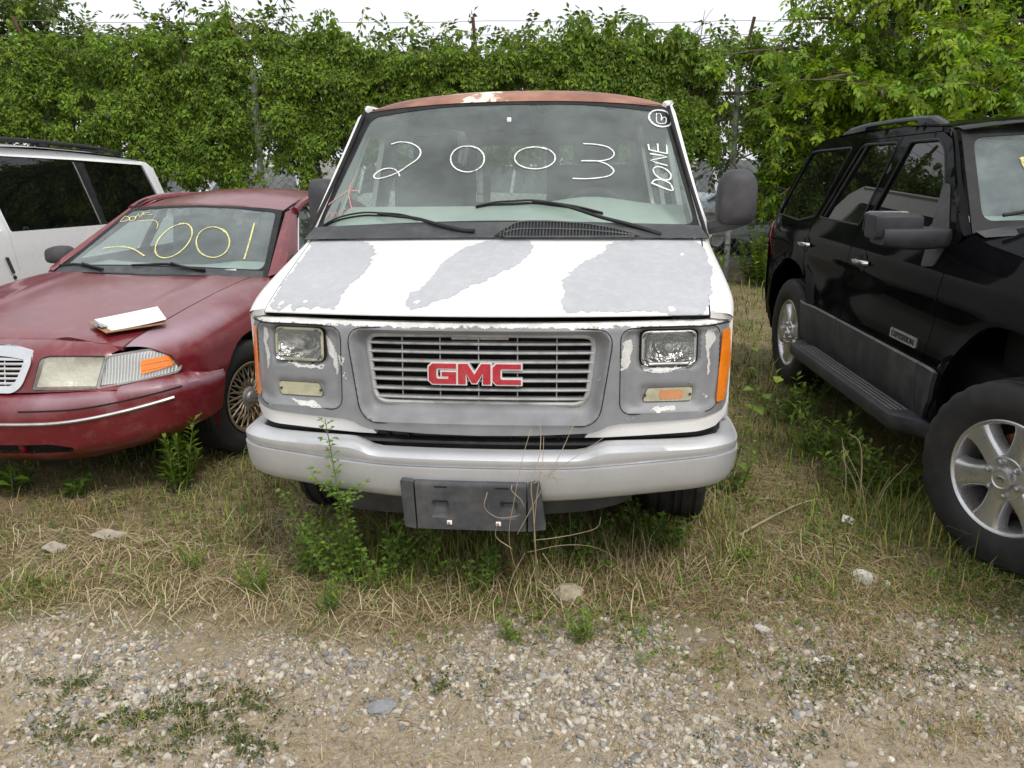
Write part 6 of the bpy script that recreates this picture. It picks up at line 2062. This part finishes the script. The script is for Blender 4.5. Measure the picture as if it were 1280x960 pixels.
def bushy(cx, cy, n, h, spread, seed, rad=.003, gap=.03, k=2, ll=.05, wr=.22, dr=.1):
    g = np.random.default_rng(seed)
    o = []
    for _ in range(n):
        a_, r_ = g.random() * 2 * PI, spread * math.sqrt(g.random())
        hh = h * (.45 + .6 * g.random())
        bx, by = cx + r_ * .45 * math.cos(a_), cy + r_ * .45 * math.sin(a_)
        tx, ty = cx + r_ * math.cos(a_) + g.normal() * .02, cy + r_ * math.sin(a_) + g.normal() * .02
        o.append(([(bx, by, 0), ((bx + tx) / 2, (by + ty) / 2, hh * .55), (tx, ty, hh)], rad, gap, k, ll, wr, dr))
    return o
plant('tall_weed', 'tall spindly green weed growing up in front of the left end of the van bumper',
      [([(-.66, 3.18, .0), (-.655, 3.02, .28), (-.662, 2.95, .44), (-.672, 2.93, .56), (-.68, 2.92, .66), (-.69, 2.91, .765)], .0040, .032, 2, .027, .30, .1),
       ([(-.66, 2.97, .38), (-.60, 2.90, .46), (-.545, 2.87, .52)], .0018, .024, 2, .026, .30, .1),
       ([(-.662, 2.96, .42), (-.72, 2.92, .50), (-.75, 2.90, .55)], .0018, .024, 2, .026, .30, .1),
       ([(-.68, 3.1, .10), (-.86, 3.05, .30), (-.90, 3.02, .44)], .003, .035, 2, .028, .34, .1)]
      + bushy(-.62, 3.08, 16, .34, .26, 201, .0025, .035, 2, .026, .36) + bushy(-.40, 3.12, 12, .24, .22, 202, .0025, .03, 2, .026, .4) + bushy(-.86, 3.18, 8, .30, .14, 212, .0025, .035, 2, .026, .36), 'tri', 1, .7, 1.5, .25)
plant('bushy_weed', 'bushy green weed with upright stems beside the front wheel of the burgundy sedan', bushy(-1.79, 4.12, 16, .44, .18, 203, .004, .028, 2, .085, .16, -.1), 'lance', 2, .6, 1.35, .35)
plant('broadleaf_weed', 'low broad-leaved weed under the left part of the burgundy bumper', bushy(-2.62, 4.05, 7, .20, .22, 204, .004, .05, 2, .12, .20, .2), 'lance', 3, .5, 1.1, .2)
plant('broadleaf_weed', 'smaller broad-leaved weed under the burgundy bumper, nearer the bushy weed', bushy(-2.3, 4.0, 5, .12, .12, 205, .003, .04, 2, .08, .22, .2), 'lance', 43, .5, 1.1, .2)
plant('vine_weed', 'heart-leaved vine climbing at the right corner of the van', [([(1.10, 3.95, 0), (1.16, 3.95, .3), (1.20, 3.92, .55), (1.19, 3.9, .80)], .004, .10, 1, .085, .45, .3), ([(1.14, 3.95, .25), (1.24, 3.92, .45), (1.30, 3.9, .66)], .003, .09, 1, .085, .45, .3)], 'lance', 4, .7, 1.5, .5)
plant('low_weed', 'small leafy weed at the foot of the heart-leaved vine beside the van', bushy(1.16, 4.1, 8, .25, .22, 206, .003, .05, 2, .05, .4, .2), 'lance', 44, .7, 1.4, .4)
for i_, (cx, cy, n_, h_, s_, sd_, lb) in enumerate(((1.88, 4.0, 20, .30, .26, 207, 'leafy green weed behind the front wheel of the black suv'), (1.82, 4.6, 18, .32, .24, 208, 'leafy green weed under the middle of the suv running board'), (1.85, 5.3, 16, .34, .26, 209, 'leafy green weed before the rear wheel of the suv'))):
    plant('leafy_weed', lb, bushy(cx, cy, n_, h_, s_, sd_, .003, .035, 2, .075, .20, .1), 'lance', 5 + 50 * i_, .6, 1.3, .4)
plant('small_weed', 'small bright green weed on the dry grass right of the van wheel', bushy(.98, 3.27, 9, .07, .07, 210, .002, .02, 2, .035, .26, .1), 'lance', 6, .8, 1.5, .4)
plant('clover_weed', 'dark green clover-like weed below the number plate bracket', bushy(-.14, 3.0, 12, .20, .11, 211, .0025, .03, 2, .024, .42, .1), 'tri', 7, .6, 1.2, .1)
plant('low_weed', 'dark low weed in the shade just right of the plate bracket', bushy(.28, 3.25, 22, .17, .24, 213, .0025, .03, 2, .030, .40, .1), 'tri', 8, .5, 1.0, .1)
plant('low_weed', 'dark low weed in the shade before the right front wheel of the van', bushy(.62, 3.42, 14, .16, .2, 214, .0025, .03, 2, .04, .3, .1), 'tri', 58, .5, 1.0, .1)
for i, (cx, cy, h, n, lb) in enumerate(((.255, 2.66, .12, 14, 'small tuft of fresh green stems at the edge of the gravel'), (.0, 2.66, .09, 8, 'smaller green tuft on the gravel edge left of the fresh tuft'), (-1.03, 3.0, .18, 12, 'upright green weed on dry grass left of the van wheel'), (-.72, 2.86, .16, 10, 'thin green weed in dry grass before the van corner'), (-1.35, 3.2, .13, 8, 'little green weed among straw in front of the sedan'))):
    plant('grass_weed', lb, bushy(cx, cy, n, h, .07, 220 + i, .002, .018, 2, .035, .14, -.2), 'lance', 20 + i, .7, 1.4, .45)
g = np.random.default_rng(9)
st_ = []
for i in range(8):
    x, y = 1.74 + g.normal() * .05, 3.72 + g.normal() * .05
    tx, ty, h = x + g.normal() * .07, y + g.normal() * .05 - .03, .18 + .18 * g.random()
    st_.append(([(x, y, 0), (x + (tx - x) * .3, y, h * .5), (tx, ty, h)], .0028, 9, 0, 0, 0, 0))
st_.append(([(1.70, 3.75, 0), (1.69, 3.75, .25), (1.66, 3.74, .38), (1.60, 3.72, .43)], .0045, 9, 0, 0, 0, 0))
plant('dry_grass_stalks', 'pale dry grass stalks standing by the front wheel of the black suv', st_, 'lance', 30, stalk=M['drystalk'])
# dead vine over the bumper
dv = [[(.10, 3.02, 0), (.09, 2.86, .25), (.078, 2.80, .45), (.07, 2.785, .56), (.098, 2.80, .66), (.105, 2.86, .73), (.10, 2.92, .75)],
      [(.12, 3.05, 0), (.085, 2.86, .3), (.09, 2.80, .5), (.11, 2.80, .64), (.115, 2.84, .72)],
      [(.05, 3.0, 0), (-.01, 2.84, .3), (.01, 2.80, .5), (.04, 2.80, .66), (.07, 2.86, .745)],
      [(.02, 2.83, .34), (.10, 2.79, .52), (.17, 2.80, .66), (.235, 2.84, .80), (.27, 2.85, .88)],
      [(.08, 2.79, .56), (.17, 2.79, .62), (.26, 2.81, .675), (.335, 2.85, .715)],
      [(.08, 2.86, .30), (.16, 2.88, .30), (.26, 2.92, .30), (.33, 2.95, .31), (.345, 2.96, .35)],
      [(.06, 2.92, .22), (.20, 2.92, .25), (.33, 3.0, .20), (.43, 3.08, .10), (.46, 3.10, 0)],
      [(.10, 2.93, .18), (.06, 2.85, .10), (.03, 2.80, 0)], [(-.09, 2.80, .52), (-.10, 2.80, .46), (-.05, 2.80, .42), (.02, 2.795, .43), (.025, 2.79, .44)],
      [(-.0, 2.80, .55), (.0, 2.79, .53), (.03, 2.785, .50), (.045, 2.785, .47)], [(.10, 2.80, .60), (.15, 2.79, .58), (.20, 2.79, .57)], [(.11, 2.80, .63), (.14, 2.79, .60), (.17, 2.79, .555)],
      [(.0, 2.83, .28), (-.06, 2.83, .33), (-.05, 2.81, .40)], [(.05, 2.95, .2), (.0, 2.9, .12), (-.03, 2.82, .02)], [(.12, 2.95, .2), (.18, 2.9, .12), (.22, 2.84, .01)]]
vr = root('dead_vine', 'dry leafless vine stems hanging over the van bumper beside the plate bracket', 'vine')
for i, p in enumerate(dv):
    part('vine_stem', tube(cr(np.array(p), 6), np.linspace(.0030 if i < 2 else .0016, .0008, 6 * (len(p) - 1) + 1), 5), M['drystalk'], vr)
# shrub at the foot of the fence right of the van
plant('fence_shrub', 'bright green shrub at the fence foot, right of the tall grey post', bushy(3.45, 11.25, 46, .75, .5, 230, .006, .05, 2, .10, .3, .1), 'lance', 31, .6, 1.4, .4, cat='shrub')
plant('fence_shrub', 'smaller shrub at the fence foot, left of the tall grey post by the van', bushy(2.65, 11.3, 24, .6, .32, 231, .006, .05, 2, .10, .3, .1), 'lance', 81, .6, 1.4, .4, cat='shrub')

# ================================================================== GROUND, GRASS, GRAVEL
def ground_z(x, y):
    z = .014 * (vnoise(x, y, .55, 61) - .5) + .010 * (vnoise(x, y, .17, 62) - .5) + .05 * (vnoise(x, y, 2.3, 63) - .5)
    return z * np.clip(1.3 - np.hypot(x, y) / 40, 0, 1)
gx = np.concatenate([-np.geomspace(4.02, 400, 26)[::-1], np.arange(-4, 4.01, .045), np.geomspace(4.05, 400, 26)])
gy = np.concatenate([-np.geomspace(1.0, 300, 20)[::-1], np.arange(1.0, 7.01, .045), np.geomspace(7.05, 600, 44)])
X, Y = np.meshgrid(gx, gy, indexing='ij')
V, F = loft(np.stack([X, Y, ground_z(X, Y)], -1))
m, nt, b = new_mat('dirt_and_dry_thatch')
co = objco(nt)
sp = nd(nt, 'ShaderNodeSeparateXYZ'); nt.links.new(co, sp.inputs[0])
n1 = noise(nt, co, 1.6, 8, .65)
n2 = noise(nt, co, 14, 8, .7)
n3 = noise(nt, co, 70, 6, .7)
edge = fr(nt, math_(nt, 'ADD', sp.outputs[1], math_(nt, 'MULTIPLY', math_(nt, 'SUBTRACT', n1, .5), 1.0)), 2.55, 2.95)
thatch = ramp(nt, n2, [(.25, (.10, .078, .045)), (.48, (.20, .155, .092)), (.72, (.31, .25, .155))])
grn = fr(nt, noise(nt, co, 3.2, 7, .65), .44, .60, 0, .7)
thatch = mixc(nt, grn, thatch, (.085, .10, .035))
grit = ramp(nt, n3, [(.25, (.19, .15, .105)), (.5, (.34, .28, .205)), (.75, (.46, .40, .31))])
grit = mixc(nt, fr(nt, n2, .5, .7, 0, .5), grit, (.24, .19, .13))
c = mixc(nt, edge, grit, thatch)
far = fr(nt, sp.outputs[1], 13., 14.)
c = mixc(nt, far, c, (.20, .19, .17))
nt.links.new(c, b.inputs['Base Color'])
b.inputs['Roughness'].default_value = .95
b.inputs['Specular IOR Level'].default_value = .2
hgt = mixc(nt, .5, n2, n3)
bump(nt, b, hgt, .8, .02)
M['ground'] = m
tag(part('ground', (V, np.array(F)), M['ground']), kind='structure')

def greenness(x, y):
    gq = .24 + .85 * vnoise(x, y, .6, 71) * vnoise(x, y, .22, 72) * 1.6
    gq = gq + .50 * np.exp(-((x - 1.6) / .5) ** 2) * np.clip((y - 2.8) / 1.0, 0, 1) + .55 * np.clip((y - 4.3) / 1.5, 0, 1)
    gq = gq + .5 * np.exp(-((x - 2.0) / .35) ** 2) * (y > 2.6) * (y < 4)
    gq = gq + .30 * np.exp(-((x + .55) / .5) ** 2 - ((y - 3.15) / .3) ** 2) + .35 * np.exp(-((x + 1.4) / .3) ** 2) * (y > 3.3)
    gq = gq - .30 * np.exp(-((x - .1) / .6) ** 2 - ((y - 2.95) / .22) ** 2) - .18 * np.exp(-((x + 1.3) / .8) ** 2 - ((y - 3.1) / .4) ** 2)
    return np.clip(gq, 0, 1)
def cover(x, y):
    e = (y - 2.42 + .65 * (vnoise(x, y, .7, 73) - .5) + .5 * (vnoise(x, y, .2, 74) - .5)) / .75
    c_ = np.clip(e, 0, 1)
    c_ = c_ * np.clip(.10 + 1.5 * vnoise(x, y, .28, 75) ** 1.1, .12, 1)
    for cx, cy, rx, ry, a_ in ((-1.12, 2.22, .26, .12, .55), (-.95, 2.33, .12, .08, .5), (1.0, 2.38, .30, .16, .45), (-1.45, 2.45, .12, .10, .35), (.45, 2.35, .25, .10, .25), (-.35, 2.45, .2, .1, .25), (1.35, 2.15, .3, .15, .35)):
        c_ = np.maximum(c_, a_ * np.exp(-((x - cx) / rx) ** 2 - ((y - cy) / ry) ** 2) * (.4 + 1.2 * vnoise(x, y, .08, 76)))
    return np.maximum(c_, .14)
def scatter(n, x0, x1, y0, y1, g, p=2.2):
    """more points near the camera"""
    u = g.random(n)
    y = 1 / (1 / y0 + (1 / y1 - 1 / y0) * u) if p > 2 else y0 + (y1 - y0) * u
    hw = np.maximum(x1, .78 * y)
    x = (g.random(n) * 2 - 1) * hw
    return x, y
def blades(n, g, hmin, hmax, wid, y0, y1, green, seed, flat=False, reg=None):
    x, y = scatter(n, -2.2, 2.2, y0, y1, g)
    k = g.random(n) < cover(x, y)
    if reg:
        x, y, k = reg[0] + reg[2] * g.normal(size=n), reg[1] + reg[3] * g.normal(size=n), np.ones(n, bool)
    gr_ = greenness(x, y)
    if not reg:
        k &= (g.random(n) < gr_ ** 1.2) if green else (g.random(n) < 1.12 - gr_ * .75)
    x, y, gr_ = x[k], y[k], gr_[k]
    n = len(x)
    z = ground_z(x, y)
    a_ = g.random(n) * 2 * PI
    d = np.stack([np.cos(a_), np.sin(a_), 0 * a_], -1)
    tall = 1 + .9 * np.exp(-((x - .1) / .9) ** 2 - ((y - 3.2) / .25) ** 2) + 1.2 * np.clip((y - 5.5) / 3, 0, 1) + .9 * np.exp(-((x - 1.85) / .25) ** 2) * (y > 3.2)
    tall = tall * np.where(y < 2.75, .55, 1)
    h = (hmin + (hmax - hmin) * g.random(n) ** 1.9) * tall
    w_ = wid * (.6 + .8 * g.random(n)) * np.clip(y / 4.2, .8, 2.2)
    P0 = np.stack([x, y, z - .004], -1)
    sd = np.stack([-d[:, 1], d[:, 0], 0 * a_], -1) * w_[:, None] * .5
    if flat:
        L = h * 1.6
        r_ = .006 + .03 * g.random(n) ** 2
        cv = g.normal(size=n) * .25
        P1 = P0 + d * (L * .5)[:, None] + sd * (cv * 8)[:, None] + np.stack([0 * x, 0 * x, r_ + .012 * g.random(n)], -1)
        P2 = P0 + d * L[:, None] + np.stack([0 * x, 0 * x, r_ * g.random(n) * 1.5], -1)
        P0 = P0 + np.stack([0 * x, 0 * x, .006 + r_ * .5], -1)
    else:
        ln = (.25 + .8 * g.random(n))
        P1 = P0 + d * (h * ln * .35)[:, None] + np.stack([0 * x, 0 * x, h * .62], -1)
        P2 = P0 + d * (h * ln)[:, None] + np.stack([0 * x, 0 * x, h * (1.0 - .3 * ln * ln)], -1)
    V = np.stack([P0 - sd, P0 + sd, P1 - sd * .8, P1 + sd * .8, P2], 1).reshape(-1, 3)
    F = (np.array([[0, 1, 3], [0, 3, 2], [2, 3, 4]])[None] + (np.arange(n) * 5)[:, None, None]).reshape(-1, 3)
    if green:
        c_ = np.stack([.10 + .10 * g.random(n), .16 + .09 * g.random(n), .025 + .02 * g.random(n)], -1) * (.55 + .75 * g.random((n, 1)))
        dry = g.random(n) < .30
        c_[dry] = np.array([.26, .21, .07]) * (.7 + .5 * g.random((dry.sum(), 1)))
    else:
        c_ = np.array([.37, .295, .160]) * (.45 + .85 * g.random((n, 1))) * np.array([1, 1, 1]) * (1 + (g.random((n, 3)) - .5) * .14)
        br = g.random(n) < .25
        c_[br] = c_[br] * np.array([.62, .50, .42])
    return V, F, np.repeat(np.clip(c_, 0, 1), 5, 0)
def longstraw(n, g):
    """bleached long straws lying in tangled bundles"""
    cs = [(-1.6, 3.45), (-1.25, 3.2), (-1.9, 3.25), (-.95, 3.0), (-2.2, 3.5), (-1.05, 3.6), (.15, 3.02), (.45, 3.1), (-.15, 3.0), (.62, 3.12), (.85, 3.35), (-.55, 2.9), (1.3, 3.3), (1.0, 4.0), (-1.5, 2.95), (.1, 3.15)]
    i_ = g.integers(0, len(cs), n)
    c0 = np.array(cs)[i_]
    x, y = c0[:, 0] + .20 * g.normal(size=n), c0[:, 1] + .10 * g.normal(size=n)
    a_ = np.array([1.9 * math.sin(k * 2.4) for k in range(len(cs))])[i_] + g.normal(size=n) * .75
    L = .10 + .20 * g.random(n) ** 1.5
    d = np.stack([np.cos(a_), np.sin(a_)], -1)
    s_ = np.stack([-d[:, 1], d[:, 0]], -1)
    bow = g.normal(size=n) * .12
    z0 = ground_z(x, y)
    h = .015 + .055 * g.random(n) ** 1.6
    pts = []
    for t, k in ((0, .15), (.33, .9), (.66, 1.), (1, .35)):
        q = np.stack([x, y], -1) + d * (L * (t - .5))[:, None] + s_ * (bow * L * 4 * t * (1 - t))[:, None]
        pts.append(np.concatenate([q, (z0 + .006 + h * k)[:, None]], 1))
    w_ = (.0016 + .0016 * g.random(n))[:, None]
    sd = np.concatenate([s_ * w_ * .5, np.zeros((n, 1))], 1)
    V = np.stack([p + e * sd for p in pts for e in (-1, 1)], 1).reshape(-1, 3)
    F = (np.array([[0, 1, 3], [0, 3, 2], [2, 3, 5], [2, 5, 4], [4, 5, 7], [4, 7, 6]])[None] + (np.arange(n) * 8)[:, None, None]).reshape(-1, 3)
    c_ = np.array([.52, .43, .26]) * (.5 + .6 * g.random((n, 1)))
    return V, F, np.repeat(c_, 8, 0)
m, nt, b = new_mat('grass_blade')
a_ = nd(nt, 'ShaderNodeAttribute'); a_.attribute_name = 'col'
nt.links.new(a_.outputs['Color'], b.inputs['Base Color'])
b.inputs['Roughness'].default_value = .65
b.inputs['Specular IOR Level'].default_value = .25
M['blade'] = m
def stuff(name, parts_, mat, label, cat, smooth=True):
    n0, VV, FF, CC = 0, [], [], []
    for v, f, c in parts_:
        VV.append(v); FF.append(f + n0); CC.append(c); n0 += len(v)
    o = part(name, (np.concatenate(VV), np.concatenate(FF)), mat, None, smooth, attr=np.concatenate(CC))
    return tag(o, label, cat, kind='stuff')
g = np.random.default_rng(300)
stuff('green_grass', [blades(170000, g, .010, .050, .0036, 2.0, 11.6, True, 1), blades(16000, g, .05, .15, .005, 2.9, 11.6, True, 2)] + [blades(n_, g, .03, .11, .0042, 2., 4., True, 8, False, r_) for n_, r_ in ((700, (-.45, 3.15, .3, .1)), (500, (.4, 3.35, .4, .1)), (300, (.98, 3.6, .08, .2)), (500, (1.75, 4.1, .1, .5)), (400, (-1.25, 3.9, .12, .3)))], M['blade'], 'patchy green grass growing among the dry straw', 'grass')
stuff('dry_grass', [blades(75000, g, .012, .05, .0028, 2.0, 11.6, False, 3), blades(190000, g, .025, .09, .0027, 2.0, 10.0, False, 4, True), blades(12000, g, .08, .22, .0030, 2.85, 6.5, False, 5, True), longstraw(1300, g)] + [blades(n_, g, .03, .12, .0026, 2., 4., False, 9, False, r_) for n_, r_ in ((700, (.12, 3.08, .22, .07)), (500, (.55, 3.2, .2, .08)), (350, (-.25, 3.0, .15, .06)), (300, (.95, 3.6, .06, .15)), (250, (-1.25, 3.5, .15, .12)), (250, (-2.1, 3.75, .2, .1)))], M['blade'], 'dry straw-coloured grass and thatch on the ground', 'grass')
# low broad leaves among the grass
n = 26000
x, y = scatter(n, -2, 2, 2.1, 8.5, g)
k = (g.random(n) < cover(x, y) ** 1.5 - .05) & (g.random(n) < greenness(x, y) ** 1.5)
x, y = x[k], y[k]
v, f, c = clusters(np.stack([x, y, ground_z(x, y) + .012 + .03 * g.random(len(x))], -1), np.tile([0, -.1, 1.], (len(x), 1)), .0135, 4, .5, -.1, .5, 1.3, .35, .30, g)
mx_ = [(v, f, c)]
for cx, cy, rx, ry, n in ((-1.12, 2.20, .20, .07, 1000), (-.98, 2.31, .12, .05, 400), (-.82, 2.10, .07, .03, 200), (-1.5, 2.42, .08, .05, 250), (1.05, 2.40, .18, .08, 500), (.75, 2.10, .10, .04, 250), (1.45, 2.5, .2, .1, 400), (-.2, 2.40, .08, .04, 200)):
    x, y = cx + rx * g.normal(size=n), cy + ry * g.normal(size=n)
    kk = vnoise(x, y, .05, 79) > .42
    x, y = x[kk], y[kk]
    mx_.append(clusters(np.stack([x, y, ground_z(x, y) + .004 + .014 * g.random(len(x))], -1), np.tile([0, -.1, 1.], (len(x), 1)), .009, 4, .6, -.2, .25, .65, .30, .28, g))
stuff('ground_weeds', mx_, M['weedleaf'], 'small low leaves scattered among the grass', 'weeds')

# ---- gravel: crushed stone, every pebble its own faceted lump
def stones(n, sub, r0, r1, g, y0, y1, xw, dens):
    iv, if_ = ico(sub)
    x = (g.random(n) * 2 - 1) * xw
    y = y0 + (y1 - y0) * g.random(n)
    k = g.random(n) < dens(x, y)
    x, y = x[k], y[k]
    n = len(x)
    r = r0 + (r1 - r0) * g.random(n) ** 2.0
    sc = np.stack([1 + .5 * g.random(n), .75 + .4 * g.random(n), .45 + .35 * g.random(n)], -1) * r[:, None]
    J = 1 + (g.random((n, len(iv))) - .5) * .38
    P = iv[None] * J[..., None]
    for _ in range(4):                          # broken faces: flatten whatever sticks out past a random plane
        pn = unit(g.normal(size=(n, 3)))
        ex_ = np.maximum((P * pn[:, None]).sum(-1) - (.50 + .3 * g.random((n, 1))), 0)
        P = P - ex_[..., None] * pn[:, None]
    P = P * 1.18 * sc[:, None]
    A = unit(g.normal(size=(n, 4)))
    q0, q1, q2, q3 = A.T
    tl = .35
    q1, q2 = q1 * tl, q2 * tl
    nn = np.sqrt(q0 ** 2 + q1 ** 2 + q2 ** 2 + q3 ** 2); q0, q1, q2, q3 = q0 / nn, q1 / nn, q2 / nn, q3 / nn
    Rm = np.stack([np.stack([1 - 2 * (q2 ** 2 + q3 ** 2), 2 * (q1 * q2 - q0 * q3), 2 * (q1 * q3 + q0 * q2)], -1), np.stack([2 * (q1 * q2 + q0 * q3), 1 - 2 * (q1 ** 2 + q3 ** 2), 2 * (q2 * q3 - q0 * q1)], -1), np.stack([2 * (q1 * q3 - q0 * q2), 2 * (q2 * q3 + q0 * q1), 1 - 2 * (q1 ** 2 + q2 ** 2)], -1)], 1)
    P = np.einsum('nij,nvj->nvi', Rm, P) + np.stack([x, y, ground_z(x, y) + r * .11], -1)[:, None]
    F = if_[None] + (np.arange(n) * len(iv))[:, None, None]
    pal = np.array([(.47, .43, .36), (.39, .35, .295), (.30, .285, .265), (.20, .20, .20), (.42, .34, .245), (.57, .53, .46), (.31, .24, .165)])
    c = pal[g.choice(len(pal), n, p=[.24, .20, .16, .10, .10, .12, .08])] * (.8 + .35 * g.random((n, 1)))
    return P.reshape(-1, 3), F.reshape(-1, 3), np.repeat(c, len(iv), 0)
def gdens(x, y):
    e = np.clip((2.92 + .5 * (vnoise(x, y, .6, 81) - .5) - y) / .35, 0, 1)
    d = np.clip(.0 + 1.5 * vnoise(x, y, .30, 82) ** 1.3 + .45 * (vnoise(x, y, .11, 83) - .5), .04, 1)
    bare = np.exp(-((x + .72) / .33) ** 2 - ((y - 2.2) / .13) ** 2) + .7 * np.exp(-((x + .1) / .3) ** 2 - ((y - 2.12) / .12) ** 2)
    return np.maximum(e * d * (1 - .8 * np.clip(bare, 0, 1)), .03 * np.clip((3.6 - y), 0, 1))
m = pm('crushed_stone', (1, 1, 1), .85, var=.12, vs=60, attr=True, bmp=(120, .3, .002))
M['stone'] = m
stuff('gravel', [stones(21000, 2, .0048, .0140, g, 1.85, 3.1, 2.3, gdens), stones(60000, 1, .0022, .0070, g, 1.85, 3.2, 2.3, gdens)], M['stone'], 'pale grey and tan crushed gravel in the foreground', 'gravel', False)

# ---- single stones, scraps and sticks
def rock(name, label, x, y, r, col, sc=(1, .8, .5), seed=0, rz=0., mat=None, cat='stone'):
    gg = np.random.default_rng(seed)
    iv, if_ = ico(3)
    J = 1 + .22 * (np.array([vnoise(v[0] * .6 + v[2], v[1] * .6 + 3 * v[2], .35, seed + 3) for v in iv]) - .5) + .05 * gg.normal(size=len(iv))
    V = iv * J[:, None] * np.array(sc) * r
    o = part(name, (V, [tuple(q) for q in if_]), mat or pm(name + '_surface', col, .9, var=.25, vs=22, bmp=(60, .5, .01)), None, False)
    o.location = (x, y, float(ground_z(np.array(x), np.array(y))) + r * sc[2] * .35)
    o.rotation_euler = (gg.normal() * .15, gg.normal() * .15, rz)
    return tag(o, label, cat)
rock('tan_rock', 'knobbly tan rock lying in dry grass in front of the plate bracket', .226, 2.93, .062, (.34, .29, .21), (1, .8, .75), 3, .3)
rock('flat_stone', 'pale flat stone right of centre on the grass near the suv wheel', 1.464, 3.103, .055, (.58, .57, .54), (.8, 1, .3), 5, .5)
rock('small_stone', 'small grey-white stone just where the gravel begins', .926, 2.697, .035, (.50, .48, .44), (1.1, .8, .45), 8, .1)
rock('brown_stone', 'thin pinkish brown stone on the grass before the suv', 1.19, 2.912, .032, (.40, .29, .20), (1.1, .7, .3), 11, -.2)
rock('grey_stone', 'dark grey stone among the gravel, bottom centre', -.42, 2.28, .038, (.22, .23, .245), (1.3, .8, .5), 14, .2)
for nm, lb, x, y, l, w_, rz in (('bark_chip', 'pale weathered strip of wood on straw at the left edge', -2.05, 3.38, .10, .035, .35), ('wood_chip', 'grey flat chip of wood in straw, second from the left edge', -1.87, 3.51, .15, .03, .3), ('paper_scrap', 'scrap of white paper in the grass left of the suv wheel', 1.585, 3.6, .07, .05, .8)):
    G = [[(u * l / 2, v * w_ / 2 * (1 - .3 * abs(u)), .008 + .012 * math.sin(3 * u + 2 * v) + .01 * v) for v in np.linspace(-1, 1, 4)] for u in np.linspace(-1, 1, 7)]
    Vt, Ft = loft(np.array(G))
    Vb = Vt - np.array([0, 0, .006])
    o = part(nm, merge((Vt, Ft), (Vb, [f[::-1] for f in Ft])), pm(nm + '_surface', (.62, .60, .55) if 'paper' in nm else (.36, .32, .27), .9, var=.2, vs=30))
    o.location = (x, y, float(ground_z(np.array(x), np.array(y))) + .02)
    o.rotation_euler = (.1, .05, rz)
    tag(o, lb, 'scrap')
o = part('stick', tube(cr(np.array([(1.02, 3.46, .02), (1.15, 3.55, .045), (1.28, 3.66, .05), (1.40, 3.76, .05), (1.51, 3.80, .065)]), 5), np.linspace(.006, .0025, 21), 6), M['drystalk'])
tag(o, 'thin dry stick lying on the grass right of the van wheel', 'stick')
